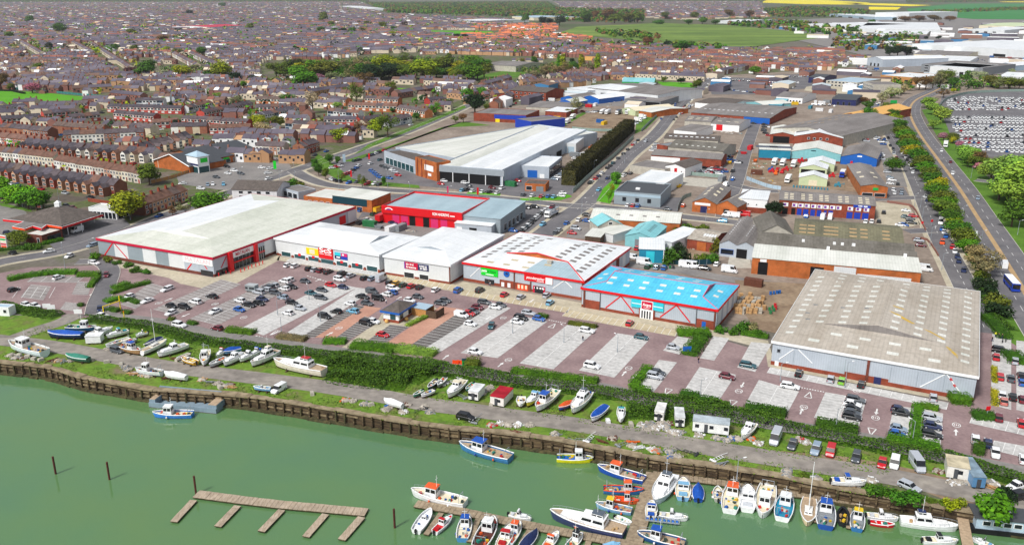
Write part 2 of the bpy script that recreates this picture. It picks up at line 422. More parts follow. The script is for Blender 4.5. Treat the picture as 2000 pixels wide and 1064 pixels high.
flat('trading_estate_ground',[(640,330),(905,215),(1100,200),(1380,150),(1700,130),(2300,130),(1740,215),(1870,470),(1920,620),(1500,640),(1100,600),(500,
 500),(330,430),(540,350)],'yard',.014)
flat('far_industry_ground',[(1480,62),(1700,112),(1690,140),(2500,160),(2500,40),(1700,34),(1500,40)],'asphalt_pale',.5)
flat('heath',[(1128,53),(1290,46),(1420,50),(1530,60),(1625,72),(1560,80),(1440,96),(1380,94),(1200,76),(1090,66)],'heath',.6)
flat('playing_field',[(-60,180),(0,176),(90,182),(172,190),(150,199),(60,201),(0,205),(-60,208)],'bright_grass',.05)
flat('playing_field',[(828,60),(960,62),(970,69),(850,66)],'bright_grass',.6)
flat('crop_field',[(1770,18),(1860,8),(2600,6),(2600,45),(1900,38),(1780,28)],'crop',.9)
flat('rape_field',[(1490,1),(1600,0),(1700,6),(1660,10),(1570,9),(1490,6)],'rape',1.2)
flat('rape_field',[(1697,14),(1760,15),(1752,20),(1697,20)],'rape',1.25)
flat('rape_field',[(1640,6),(1740,8),(1820,11),(1780,13),(1700,11)],'rape',1.2)
flat('rape_field',[(1930,2),(2100,1),(2100,6),(1960,5)],'rape',1.2)
flat('grass_verge',[(925,150),(1000,136),(1085,125),(1095,130),(1010,152),(940,160)],'grass',.05)
flat('green',[(1283,160),(1350,162),(1362,170),(1345,180),(1300,172)],'bright_grass',.05)
flat('green',[(775,172),(820,174),(812,180),(780,178)],'bright_grass',.05)
flat('grass_verge',[(690,303),(720,282),(905,206),(912,210),(740,281),(705,297)],'grass',.05)
flat('grass_verge',[(625,330),(660,352),(720,362),(820,368),(818,362),(690,350),(650,320),(620,300),(612,318)],'grass',.05)
flat('grass_verge',[(668,316),(757,287),(850,255),(905,238),(960,245),(860,250),(770,285),(690,316)],'grass',.05)
flat('grass_verge',[(1165,393),(1178,368),(1200,348),(1215,352),(1205,370),(1192,398)],'bright_grass',.05)
flat('grass_verge',[(1015,388),(1110,380),(1118,384),(1095,391),(1020,392)],'bright_grass',.05)
flat('grass_verge',[(915,375),(978,379),(976,383),(910,379)],'bright_grass',.05)
flat('grass_verge',[(1075,250),(1140,219),(1145,222),(1095,250)],'grass',.06)
flat('grass_verge',[(1245,222),(1290,224),(1262,252),(1240,262)],'grass',.06)
flat('bare_lorry_park',[(1100,250),(1150,217),(1245,225),(1230,262),(1120,258)],'bare_earth',.05)
flat('grass_verge',[(1738,215),(1765,218),(1800,300),(1900,500),(1960,640),(1925,640),(1870,520),(1790,350)],'grass',.05)
flat('grass_verge',[(1800,215),(1832,210),(1870,290),(1935,350),(2080,520),(2080,560),(1998,505),(1930,400),(1850,300)],'grass',.05)
flat('grass_verge',[(1935,560),(2010,600),(2060,700),(2010,690),(1960,660)],'grass',.05)
flat('green',[(0,396),(60,408),(62,414),(0,402)],'grass',.05)
flat('vehicle_compound',[(1840,188),(1900,181),(2060,178),(2400,300),(2080,310),(1895,306),(1858,270),(1835,205)],'asphalt',.06)
flat('car_park',[(-120,600),(-60,545),(60,522),(200,518),(330,535),(470,500),(540,500),(740,535),(900,570),(1140,605),(1400,660),(1500,690),(1510,720),(1880,
 790),(1915,600),(1960,640),(2200,720),(2250,1000),(2000,935),(1850,905),(1600,850),(1350,802),(1000,744),(800,712),(500,672),(330,640),(180,622),(60,612)],
 'paving',.02)
flat('pavement',[(195,508),(230,522),(330,543),(352,554),(410,566),(450,560),(545,508),(548,495),(470,498),(417,542),(330,527),(200,503)],'footway',.045)
flat('pavement',[(545,500),(745,535),(755,531),(890,556),(905,550),(1140,592),(1150,600),(1395,645),(1500,665),(1510,700),(1880,778),(1870,786),(1500,716),(1495,
 682),(1388,655),(1140,612),(1095,606),(900,572),(740,544),(540,508)],'footway',.045)
flat('footpath',[(664,681),(686,684),(768,634),(830,643),(862,610),(850,600),(760,604),(745,614),(735,630)],'footway',.05)
flat('quay_grass',[(-60,668),(0,672),(90,684),(330,726),(500,748),(620,764),(830,797),(1000,824),(1250,859),(1500,902),(1620,925),(1880,985),(1880,995)]+[(x,
 y-1.5)for x,y in QUAY[23::-1]if-60<x<1880],'rough_grass',.02)
flat('quay_grass',[(30,655),(60,640),(170,620),(330,642),(520,676),(700,700),(1000,745),(1350,803),(1600,852),(1850,908),(2020,940),(2020,960),(1900,945),(1780,
 925),(1500,878),(1250,838),(1000,802),(820,778),(500,729),(330,706),(90,664)],'rough_grass',.02)
flat('quay_grass',[(-80,640),(0,615),(120,618),(118,627),(20,655),(-80,660)],'rough_grass',.02)
flat('bare_ground',[(1500,878),(1660,892),(1780,915),(1900,945),(1990,962),(1960,985),(1870,985),(1760,942),(1600,915),(1500,895)],'bare_earth',.028)
R_AV=road('avenue',[(-120,545),(0,512),(110,493),(190,471),(260,447),(330,419),(450,376),(535,346),(612,321),(700,291),(787,261),(860,231),(905,211),(960,
 185),(1010,160)],8.5,foot=2)
R_C=road('dealership_road',[(575,334),(600,348),(650,363),(750,371),(875,379),(1000,389),(1080,399),(1150,404)],8,foot=2)
R_M=road('main_street',[(1030,478),(1060,458),(1100,427),(1142,398),(1178,361),(1226,307),(1280,263),(1322,212),(1357,182),(1388,152),(1405,138)],9.5,foot=2)
R_E=road('estate_road',[(1150,402),(1262,413),(1330,423),(1415,432),(1490,441)],8,foot=2)
R_I=road('estate_road',[(1415,425),(1420,390),(1436,358),(1457,292),(1472,250),(1480,232)],8)
road('estate_road',[(1436,362),(1480,372),(1520,374)],7)
R_S=road('side_street',[(1702,200),(1722,232),(1742,268),(1771,316),(1795,366),(1815,416),(1834,461),(1861,512),(1886,560),(1908,605),(1926,650)],8,foot=2)
road('estate_road',[(1800,386),(1745,388),(1705,390)],7);road('estate_road',[(1822,450),(1770,452)],7)
R_D=road('dual_carriageway',[(1905,140),(1862,160),(1822,180),(1790,195),(1777,213),(1782,236),(1800,268),(1828,306),(1872,366),(1907,421),(1944,478),(1979,
 534),(2020,600),(2100,720)],16)
road('side_street',[(1905,352),(1945,355),(2000,345)],7)
R_P=road('perimeter_road',[(188,608),(215,618),(325,632),(405,652),(500,666),(650,686),(825,710),(937,728),(1000,738),(1175,758),(1250,778),(1350,796),(1500,
 826),(1660,852),(1850,892),(2000,924),(2100,945)],6.2,'asphalt_pale',kerb=False)
R_A=road('access_road',[(150,512),(195,512),(215,528),(206,560),(193,590),(188,612)],6.5)
R_Q=road('quay_road',[(-200,640),(0,664),(87,674),(200,694),(325,716),(500,738),(625,754),(725,770),(825,788),(925,801),(1000,812),(1125,829),(1250,850),(1375,
 873),(1500,893),(1600,909),(1725,928),(1825,948),(1900,964),(2000,985),(2150,1010)],6.8,'quay_road',kerb=False)
road('quay_road',[(20,664),(70,645),(120,629),(150,614)],6,'quay_road',kerb=False)
road('estate_road',[(1130,520),(1240,518),(1330,528),(1420,545),(1540,560)],7,'asphalt_pale',kerb=False)
flat('forecourt',[(75,455),(110,490),(180,470),(255,440),(240,425),(180,430),(150,420)],'asphalt',.05)
flat('supermarket_car_park',[(345,345),(385,320),(500,302),(560,310),(570,330),(520,350),(440,372),(350,360)],'asphalt_pale',.05)
flat('dealership_forecourt',[(625,320),(700,282),(760,290),(830,300),(852,330),(990,345),(1100,330),(1130,345),(1118,380),(1015,386),(975,378),(850,366),(690,
 352),(640,340)],'asphalt',.026)
flat('forecourt',[(975,388),(1000,392),(1080,404),(1090,412),(1040,452),(980,455)],'asphalt',.026)
flat('roundabout_road',[(-80,430),(0,398),(30,400),(52,415),(45,445),(0,470),(-80,480)],'asphalt_pale',.03)
BAY=MB();MARK=MB()
MARKM=['line_white','line_yellow','lane_tan']
def seg(a,c,wid=.12,m=0,z=.075):
 a,c=Vector(a),Vector(c);d=(c-a);d.z=0
 if d.length<.05:return
 n=Vector((-d.y,d.x,0)).normalized()*wid/2
 MARK.face([Vector((p.x,p.y,z))for p in(a-n,c-n,c+n,a+n)],m)
def bays(c,n,m=0,centre=False,w=None,pxf=None):
 """c: near-left, near-right, far-right, far-left (photo px)"""
 A,B,C_,D=[P(*p)for p in c]
 BAY.face([Vector((p.x,p.y,.058))for p in(A,B,C_,D)],m)
 wd=w or .13
 for i in range(n+1):
  t=i/n;a=A.lerp(D,t);e=B.lerp(C_,t)
  seg(a,e,wd)
 if centre:seg((A+B)/2,(C_+D)/2,.2)
BAYM=['bay_light','bay_dark','bay_tan','brick_lane','bay_mid']
bays([(1015,709),(1081,721),(1167,642),(1107,635)],16,0,True)
bays([(1131,723),(1200,737),(1270,661),(1206,651)],15,0,True)
bays([(900,689),(972,699),(1069,628),(1010,616)],16,0,True)
bays([(832,679),(857,689),(997,602),(965,593)],20);bays([(802,674),(832,679),(940,611),(905,604)],16,1)
bays([(715,667),(752,669),(797,639),(762,634)],8,1);bays([(657,659),(683,663),(745,627),(712,618)],11,1)
bays([(590,657),(615,659),(712,599),(690,595)],16,1);bays([(560,650),(592,657),(730,566),(697,562)],22)
bays([(473,640),(515,655),(697,562),(645,552)],24,0,True)
bays([(372,622),(425,635),(575,560),(530,548)],20,4,True);bays([(300,604),(345,615),(470,556),(432,546)],16,4,True)
bays([(236,594),(265,603),(325,562),(292,553)],8,4)
bays([(1335,764),(1400,788),(1437,732),(1366,717)],10,0,True);bays([(1455,790),(1537,808),(1560,765),(1482,742)],10,0,True)
bays([(1590,815),(1678,831),(1692,780),(1612,766)],10,0,True);bays([(1733,850),(1779,857),(1784,797),(1746,793)],10)
bays([(1791,860),(1837,871),(1842,808),(1799,797)],9);bays([(1295,684),(1327,692),(1355,663),(1323,657)],6)
bays([(1367,699),(1395,704),(1424,661),(1393,657)],8);bays([(1440,717),(1475,726),(1507,672),(1467,668)],9)
bays([(1250,752),(1277,765),(1322,708),(1287,703)],9,0)
bays([(1318,657),(1325,645),(1110,605),(1098,617)],17,2);bays([(1108,611),(1113,601),(905,566),(898,576)],16,2)
bays([(895,570),(902,560),(760,533),(750,542)],14,2);bays([(745,541),(752,532),(570,503),(558,511)],18,0)
bays([(1848,800),(1852,786),(1505,717),(1498,728)],17,0)
bays([(2110,875),(2118,850),(1900,810),(1894,826)],9,0);bays([(2110,920),(2118,892),(1942,860),(1936,878)],8,0)
bays([(1935,790),(1975,800),(1975,660),(1938,652)],12,0);bays([(1985,800),(2040,812),(2040,672),(1985,665)],12,0)
bays([(40,580),(85,586),(100,560),(60,556)],4,4);bays([(52,550),(150,552),(160,540),(66,540)],1,4)
bays([(140,575),(172,576),(180,552),(152,550)],7,4);bays([(117,604),(150,608),(160,594),(128,590)],6,4)
for i in range(5):seg(P(55+i*24,551),P(68+i*24,541),.15)
for i in range(5):seg(P(24+i*18,582),P(40+i*17,561),.15)
BAY.face([Vector((*P(*p)[:2],.056))for p in((757,669),(802,674),(905,604),(860,598))],3)
BAY.face([Vector((*P(*p)[:2],.056))for p in((612,659),(657,660),(745,602),(712,597))],3)
BAY.face([Vector((*P(*p)[:2],.056))for p in((640,676),(690,684),(680,694),(628,686))],0)
def ground_glyph(at,kindg,sc=1.0,a=AZU):
 c=P(*at);d=azdir(a);s=Vector((d.y,-d.x,0))
 def W(x,y):p=c+s*x*sc+d*y*sc;return Vector((p.x,p.y,.078))
 if kindg=='arrow':
  MARK.face([W(-.25,-2.4),W(.25,-2.4),W(.25,.4),W(-.25,.4)]);MARK.face([W(-.75,.4),W(.75,.4),W(0,2.4)])
 elif kindg=='tri':
  for p0,p1 in(((-1.1,2.2),(1.1,2.2)),((1.1,2.2),(0,-2.4)),((0,-2.4),(-1.1,2.2))):seg(W(*p0),W(*p1),.26)
 else:
  pts=[(1.2*math.cos(t),1.7*math.sin(t))for t in[k*math.pi/8 for k in range(16)]]
  for k in range(16):seg(W(*pts[k]),W(*pts[(k+1)%16]),.2)
  for x in(-.6,.0,.6):seg(W(x,-.6),W(x,.6),.18)
UP,DN=AZU,AZU+math.pi
for x,y,a in[(1219,729,UP),(1240,736,DN),(1450,752,DN),(1565,803,UP),(1712,804,DN),(1867,844,UP),(622,547,UP),(687,575,DN),(644,652,UP),(477,714-60,UP),(871,
 697,UP),(978,712,UP),(780,582,UP),(1038,588,DN),(330,585,UP),(362,616,DN),(535,651,DN),(953,621,DN)]:
 ground_glyph((x,y),'arrow',.72,a)
for x,y,a in[(1080,636,DN),(1303,765,UP),(1430,788,UP),(1580,771,DN),(1702,843,UP),(536,650,UP)]:ground_glyph((x,y),'tri',.8,a)
for x,y in[(1228,719),(1443,764),(1570,795),(1710,816),(1868,830),(662,641),(983,621),(1673,763),(420,594),(310,592),(476,620),(993,703),(767,697)]:ground_glyph((x,
 y),'ring',.7)
def dashes(px0,px1,n,wid=.5,duty=.55):
 a,c=P(*px0),P(*px1)
 for i in range(n):seg(a.lerp(c,i/n),a.lerp(c,(i+duty)/n),wid)
dashes((1072,625),(1107,632),8);dashes((1560,756),(1612,766),10);dashes((500,656),(540,665),8);dashes((824,701),(880,713),10);dashes((1660,851),(1732,866),
 12);dashes((1265,774),(1330,790),10);dashes((600,539),(640,551),8)
for i in range(6):
 a,c=P(176+i*7,577+i*.3),P(186+i*7,570+i*.3);seg(a,c,.7)
 seg(P(655,681+i*2.5),P(683,686+i*2.5),.35)
for pts,n in((R_AV,60),(R_M,50),(R_C,24),(R_E,18),(R_P,60),(R_A,8),(R_S,36)):
 L=sum((pts[i+1]-pts[i]).length for i in range(len(pts)-1));acc=0;step=7
 for i in range(len(pts)-1):
  a,c=pts[i],pts[i+1];l=(c-a).length;t=(-acc)%step
  while t+3<l:
   seg(a.lerp(c,t/l),a.lerp(c,(t+3)/l),.16);t+=step
  acc+=l
for off in(-4,4):
 Lc,Rc=offset_line(R_D,8);ln=Lc if off>0 else Rc
 for i in range(0,len(ln)-1):
  l=(ln[i+1]-ln[i]).length;k=max(1,int(l/9))
  for j in range(k):seg(ln[i].lerp(ln[i+1],j/k),ln[i].lerp(ln[i+1],(j+.4)/k),.14)
for i in range(len(R_D)-1):seg(R_D[i],R_D[i+1],1.8,2)
o=BAY.build('parking_bays',BAYM);o['kind']='structure'
o=MARK.build('road_markings',MARKM);o['kind']='structure'
o=KERB.build('kerbs','kerb');o['kind']='structure'
class Shed:
 """a building set out from its eaves corners seen in the photo: front-left, front-right, back-right, at height h"""
 def __init__(s,name,label,cat,FL,FR,BR,h,roof=('flat',),wall='steel_wall',roofm='white_sheet',plinth=None,fascia=None,over=.25,group=None,col=None,depth=None):
  A,B,C=P(*FL,h),P(*FR,h),P(*BR,h)
  d=B-A;s.W=d.length;s.x=d.normalized();s.y=Vector((-s.x.y,s.x.x,0))
  s.D=depth or max(2.0,(C-B).dot(s.y));s.h=h;s.A=Vector((A.x,A.y,0));s.rz=math.atan2(s.x.y,s.x.x)
  s.t=thing(name,label,cat,s.A,s.rz,group)
  REG[-1]=(s.t,label,s.A+s.x*s.W/2+s.y*s.D/2)
  s.roof=roof;W,D=s.W,s.D
  k=roof[0];s.rise=roof[1]if len(roof)>1 else 0
  wb=MB();rb=MB();o_=over
  r=s.rise
  wb.b0(0,W,0,D,0,h,0)
  if plinth:wb.b0(-.06,W+.06,-.06,D+.06,0,plinth[1],1)
  def slab(pts,t=.12,m=0):
   n=len(pts);rb.face(pts,m);lo=[(p[0],p[1],p[2]-t)for p in pts];rb.face(lo[::-1],m)
   for i in range(n):
    j=(i+1)%n;rb.face([pts[i],lo[i],lo[j],pts[j]],m)
  if k=='flat':
   ph=roof[1]if len(roof)>1 else .5
   rb.b0(.3,W-.3,.3,D-.3,h-.1,h+.06)
   for a in((0,W,0,.3),(0,W,D-.3,D),(0,.3,.3,D-.3),(W-.3,W,.3,D-.3)):wb.b0(*a,h,h+ph,0)
   s.zf=lambda x,y:h+.06
  elif k in('gable_y','multi_y'):
   n=roof[2]if k=='multi_y' else 1
   w_=W/n
   for i in range(n):
    x0,x1=i*w_,(i+1)*w_;xm=(x0+x1)/2
    e0,e1=(o_ if i==0 else 0),(o_ if i==n-1 else 0)
    sl=r/(w_/2)
    slab([(x0-e0,-o_,h+.12-e0*sl),(xm,-o_,h+r+.12),(xm,D+o_,h+r+.12),(x0-e0,D+o_,h+.12-e0*sl)])
    slab([(xm,-o_,h+r+.12),(x1+e1,-o_,h+.12-e1*sl),(x1+e1,D+o_,h+.12-e1*sl),(xm,D+o_,h+r+.12)])
    for y in(0,D):wb.face([(x0,y,h),(x1,y,h),(xm,y,h+r)],0)
   s.zf=lambda x,y:h+.12+r*(1-abs(((x%w_)-w_/2)/(w_/2)))
  elif k in('gable_x','multi_x'):
   n=roof[2]if k=='multi_x' else 1
   w_=D/n
   for i in range(n):
    y0,y1=i*w_,(i+1)*w_;ym=(y0+y1)/2
    e0,e1=(o_ if i==0 else 0),(o_ if i==n-1 else 0);sl=r/(w_/2)
    slab([(-o_,y0-e0,h+.12-e0*sl),(W+o_,y0-e0,h+.12-e0*sl),(W+o_,ym,h+r+.12),(-o_,ym,h+r+.12)])
    slab([(-o_,ym,h+r+.12),(W+o_,ym,h+r+.12),(W+o_,y1+e1,h+.12-e1*sl),(-o_,y1+e1,h+.12-e1*sl)])
    for x in(0,W):wb.face([(x,y0,h),(x,y1,h),(x,ym,h+r)],0)
   s.zf=lambda x,y:h+.12+r*(1-abs(((y%w_)-w_/2)/(w_/2)))
  elif k=='mono':
   slab([(-o_,-o_,h+.1),(W+o_,-o_,h+.1),(W+o_,D+o_,h+r+.1),(-o_,D+o_,h+r+.1)])
   for x in(0,W):wb.face([(x,0,h),(x,D,h),(x,D,h+r)],0)
   wb.face([(0,D,h),(W,D,h),(W,D,h+r),(0,D,h+r)],0)
   s.zf=lambda x,y:h+.1+r*y/D
  elif k in('hipg_x','hipg_y'):
   r,inset,g=roof[1],roof[2],roof[3]
   L,Wd=(W,D)if k=='hipg_x' else(D,W)
   T=(lambda a,b_,z:(a,b_,z))if k=='hipg_x' else(lambda a,b_,z:(Wd-b_,a,z))
   z0=h+.12;zg=z0+(1-g)*r;zr=z0+r;c=Wd/2;lo,hi=c-g*c,c+g*c
   e=o_
   def tri(a,m):
    p=[T(*x)for x in a];rb.face(p,m)
   for sgn in(0,1):
    X=(lambda a:a)if sgn==0 else(lambda a:L-a)
    y_=(lambda b_:b_)if sgn==0 else(lambda b_:Wd-b_)
    tri([(X(-e),y_(-e),z0),(X(inset),y_(lo),zg),(X(inset),y_(hi),zg),(X(-e),y_(Wd+e),z0)][::-1],0)
    tri([(X(inset),y_(lo),zg),(X(inset),y_(hi),zg),(X(inset),y_(c),zr)],1)
   tri([(-e,-e,z0),(L+e,-e,z0),(L-inset,lo,zg),(inset,lo,zg)],0)
   tri([(inset,lo,zg),(L-inset,lo,zg),(L-inset,c,zr),(inset,c,zr)],0)
   tri([(L+e,Wd+e,z0),(-e,Wd+e,z0),(inset,hi,zg),(L-inset,hi,zg)],2)
   tri([(L-inset,hi,zg),(inset,hi,zg),(inset,c,zr),(L-inset,c,zr)],2)
   def zf(x,y):
    a,b_=(x,y)if k=='hipg_x' else(y,Wd-x)
    zs=z0+r*(1-abs(b_-c)/c)
    if a<inset:zs=min(zs,z0+(zg-z0)*a/inset)
    if a>L-inset:zs=min(zs,z0+(zg-z0)*(L-a)/inset)
    return zs
   s.zf=zf
  s.wall=wb.build('wall',[wall,plinth[0]if plinth else wall],s.t,col=col)
  if rb.v:
   rm=[roofm]if isinstance(roofm,str)else list(roofm)
   s.roofo=rb.build('roof',rm if len(rm)>2 else rm+[rm[0]]*(3-len(rm)),s.t)
  if fascia:
   fb=MB();m_,fh=fascia;t=.12;e=o_+.05
   fb.b0(-e-t,W+e+t,-e-t,-e,h-fh,h+.16);fb.b0(-e-t,W+e+t,D+e,D+e+t,h-fh,h+.16)
   fb.b0(-e-t,-e,-e,D+e,h-fh,h+.16);fb.b0(W+e,W+e+t,-e,D+e,h-fh,h+.16)
   s.fascia=fb.build('fascia',m_,s.t)
 def wpt(s,face,a,z):
  l={'f':(a,0),'r':(s.W,a),'l':(0,a),'b':(a,s.D)}[face]
  p=s.A+s.x*l[0]+s.y*l[1];p.z=z;return p
 def along(s,face,px):
  lo,hi=-20.0,(s.W if face in 'fb' else s.D)+20
  rev=project(s.wpt(face,lo,s.h))[0]>project(s.wpt(face,hi,s.h))[0]
  for _ in range(40):
   m=(lo+hi)/2
   if(project(s.wpt(face,m,s.h))[0]<px)!=rev:lo=m
   else:hi=m
  return(lo+hi)/2
 def zat(s,face,a,py):
  lo,hi=-5.0,30.0
  for _ in range(40):
   m=(lo+hi)/2
   if project(s.wpt(face,a,m))[1]>py:lo=m
   else:hi=m
  return(lo+hi)/2
 def rect(s,face,x0,x1,yt,yb):
  a,b_=s.along(face,x0),s.along(face,x1)
  return min(a,b_),max(a,b_),max(0,s.zat(face,a,yb)),s.zat(face,a,yt)
 def panel(s,name,face,a0,a1,z0,z1,m,t=.1,parent=None,at=0.0,col=None):
  b=MB();W,D=s.W,s.D
  if face=='f':b.b0(a0,a1,-t-at,-at+.02*(at==0),z0,z1)
  elif face=='b':b.b0(a0,a1,D+at-.02*(at==0),D+t+at,z0,z1)
  elif face=='r':b.b0(W+at-.02*(at==0),W+t+at,a0,a1,z0,z1)
  else:b.b0(-t-at,-at+.02*(at==0),a0,a1,z0,z1)
  return b.build(name,m,parent or s.t,col=col)
 def pan(s,name,face,x0,x1,yt,yb,m,t=.1,at=0.0,parent=None):
  return s.panel(name,face,*s.rect(face,x0,x1,yt,yb),m,t,parent,at)
 def win(s,face,a0,a1,z0,z1,frame='white_paint',pane='glass',fw=.12,name='window'):
  f=s.panel(name,face,a0,a1,z0,z1,frame,.08)
  s.panel('pane',face,a0+fw,a1-fw,z0+fw,z1-fw,pane,.03,f,.08)
  return f
 def pwin(s,face,x0,x1,yt,yb,frame='white_paint',pane='glass',fw=.15,name='window'):
  return s.win(face,*s.rect(face,x0,x1,yt,yb),frame,pane,fw,name)
 def row(s,face,n,f0,f1,z0,z1,gap=.4,frame='white_paint',pane='glass',name='window'):
  L=s.W if face in 'fb' else s.D
  st=(f1-f0)*L/n
  for i in range(n):
   a=f0*L+i*st;s.win(face,a+gap/2*st,a+st-gap/2*st,z0,z1,frame,pane,.1,name)
 def door(s,face,a0,a1,z1,m='dark_opening',name='door_or_shade_panel'):  # near-black default paints the shade inside open fronts and doorways
  return s.panel(name,face,a0,a1,.02,z1,m,.07)
 def text(s,sign,face,body,a,z,hgt,mat,maxw=None,at=.14,bold=0,shear=0):
  me=text_mesh(body,mat,hgt,maxw,bold=bold,shear=shear)
  if face=='f':o=put('lettering',me,sign,(a,-at,z))
  else:o=put('lettering',me,sign,(s.W+at,a,z),math.pi/2)
  return o
 def brace(s,face,p0,p1,m='red',w=.3):
  a0,a1=s.along(face,p0[0]),s.along(face,p1[0]);z0,z1=s.zat(face,a0,p0[1]),s.zat(face,a1,p1[1])
  b=MB();d=Vector((a1-a0,0,z1-z0));n=Vector((-d.z,0,d.x)).normalized()*w/2
  q_=[Vector((a0,0,z0))-n,Vector((a1,0,z1))-n,Vector((a1,0,z1))+n,Vector((a0,0,z0))+n]
  t=-.1
  f_=[Vector((p.x,t,p.z))for p in q_];b.face(f_);
  for i in range(4):b.face([q_[i],q_[(i+1)%4],f_[(i+1)%4],f_[i]])
  if face=='r':b.v=[(s.W-y,x,z)for x,y,z in b.v]
  return b.build('brace',m,s.t)
 def lights(s,xs,ys,sx,sy,m='pale_sheet',skip=lambda x,y:False,name='skylight',lift=.04):
  """rooflights lying on the roof plane, each a part of its own"""
  for fx in xs:
   for fy in ys:
    x,y=fx*s.W,fy*s.D
    if skip(fx,fy):continue
    b=MB();pts=[]
    for dx,dy in((-sx,-sy),(sx,-sy),(sx,sy),(-sx,sy)):
     pts.append((x+dx/2,y+dy/2,s.zf(x+dx/2,y+dy/2)+lift))
    b.face(pts);b.face([(p[0],p[1],p[2]-.06)for p in pts[::-1]])
    for i in range(4):
     j=(i+1)%4;b.face([pts[i],(*pts[i][:2],pts[i][2]-.06),(*pts[j][:2],pts[j][2]-.06),pts[j]])
    b.build(name,m,s.t)
z8=lambda x,y:(330+x/8,440+y/8)
S=Shed('retail_store','large store with grey-stained white hipped roof, red fascia and red entrance portal','store',(190,465),(415,503),(699,405),7.2,('hipg_y',
 2.6,14,.5),'steel_wall',['lichen_sheet','white_sheet','white_sheet'],('dark_brick',1.1),('crimson',.75))
bx=[760,885,990,1108,1210,1310,1430,1545]
for i in range(7):
 if i%2==0 or i==6:a0,a1=s0=(S.along('f',bx[i]/4),S.along('f',bx[i+1]/4));S.panel('cladding','f',a0,a1,1.1,6.4,'steel_wall_dark' if i<6 else 'steel_wall',
 .05)
 else:a0,a1=S.along('f',bx[i]/4),S.along('f',bx[i+1]/4);S.panel('cladding','f',a0,a1,1.1,6.4,'steel_wall_white',.05)
S.brace('f',(220,474),(200,498),'red',.5);S.brace('f',(222,474),(245,505),'red',.4)
S.brace('f',(372,515),(362,526),'red',.5);S.brace('f',(397,517),(402,526),'red',.3)
a0,a1=S.along('f',356.5),S.W-.2
sg=S.panel('sign','f',a0,a1,3.9,6.35,'white_paint',.2);S.text(sg,'f','MATALAN',(a0+a1)/2,5.1,1.7,'letter_pink',(a1-a0)*.85,.24)
S.pan('shop_window','f',*[z8(x,0)[0]for x in(470,665)],526,537,'glass',.09)
S.pan('shop_window','r',*[z8(x,0)[0]for x in(710,893)],*[z8(0,y)[1]for y in(715,800)],'glass',.09)
ra=lambda x0,x1,y0,y1:(z8(x0,0)[0],z8(x1,0)[0],z8(0,y0)[1],z8(0,y1)[1])
S.pan('portal_column','r',*ra(897,955,425,742),'red',1.2);S.pan('portal_column','r',*ra(1298,1345,300,598),'red',1.2)
A0,A1,z0,z1=S.rect('r',*ra(950,1296,520,700))
g_=S.panel('entrance_glazing','r',A0,A1,.05,4.4,'glass',.1)
for i in range(1,6):S.panel('mullion','r',A0+(A1-A0)*i/6-.08,A0+(A1-A0)*i/6+.08,.05,4.4,'grey_metal',.08,g_,.1)
S.panel('midrail','r',A0,A1,2.5,3.0,'red',.5)
sg=S.panel('sign','r',A0-.3,A1+.3,4.5,6.5,'white_paint',.5)
S.text(sg,'r','MATALAN',(A0+A1)/2,5.5,1.35,'letter_red',(A1-A0)*.62,.56,.01)
A0,A1,z0,z1=S.rect('r',*ra(1350,1478,350,545));g_=S.panel('shop_window','r',A0,A1,.05,4.8,'glass',.09)
S.panel('midrail','r',A0,A1,2.5,3.1,'red',.15)
for i in range(1,4):S.panel('mullion','r',A0+(A1-A0)*i/4-.08,A0+(A1-A0)*i/4+.08,.05,4.8,'white_paint',.05,g_,.1)
S.panel('cladding','r',A1,S.along('r',541),1.1,6.4,'steel_wall_white',.06)
S.brace('r',(441,501),(429,523),'crimson',.35)
S.pan('loading_door','r',662,674,424,440,'red',.1);S.pan('cladding','r',679,695,414,436,'steel_wall_white',.08)
c6=lambda x0,x1,y0,y1:(500+x0/4,500+x1/4,266+y0/4,266+y1/4)
S=Shed('retail_store','long store with plain white hipped roof and yellow, red and blue signs','store',(537,465),(740,498),(815,463),6.6,('hipg_x',2.4,
 9,.5),'steel_wall_white',['white_sheet','grey_metal'],('brick',.7),('white_metal',.5))
for x0,x1,y0,y1 in[(190,265,895,940),(290,380,915,975),(400,487,932,990),(620,712,968,1028),(740,830,985,1045),(858,945,1005,1055)]:
 f=S.pwin('f',*c6(x0,x1,y0,y1),'white_paint','glass_teal',.18,'shop_window')
 if x0 not in(190,858):
  a=(S.along('f',500+x0/4)+S.along('f',500+x1/4))/2;S.panel('poster','f',a-.7,a+.5,1.2,2.1,'red',.03,f,.11)
S.pwin('f',*c6(500,598,955,1005),'grey_metal','glass_teal',.15,'entrance_door')
for x in(165,278,390,488,604,728,845,955):S.pan('brick_pier','f',500+x/4-1.6,500+x/4+1.6,266+(885+(x-165)*.165+25)/4,266+(955+(x-165)*.165)/4,'brick',.25)
s1=S.pan('sign','f',*c6(390,487,868,918),'yellow',.2)
s2=S.pan('sign','f',*c6(488,600,868,946),'red',.35)
a,b_=S.along('f',622),S.along('f',650)
S.text(s2,'f','ScS',(a+b_)/2,5.0,1.9,'letter_white',(b_-a)*.82,.42,.06)
S.panel('lettering','f',a+.5,a+2.6,3.55,3.75,'letter_white',.03,s2,.36);S.panel('lettering','f',a+3.1,b_-.5,3.5,3.7,'letter_white',.03,s2,.36)
A0,A1,z0,z1=S.rect('f',*c6(390,487,868,918));S.panel('lettering','f',A0+1.6,A1-1.8,z0+.4,z1-.4,'cream',.03,s1,.2)
A0,A1,z0,z1=S.rect('f',*c6(613,712,903,952));zm=(z0+z1)/2;am=(A0+A1)/2
s3=S.panel('sign','f',A0,A1,z0,z1,'royal',.2);S.panel('sign_field','f',A0,am,zm,z1,'cyan',.03,s3,.2);S.panel('sign_field','f',am,A1,zm,z1,'magenta',.03,
 s3,.2)
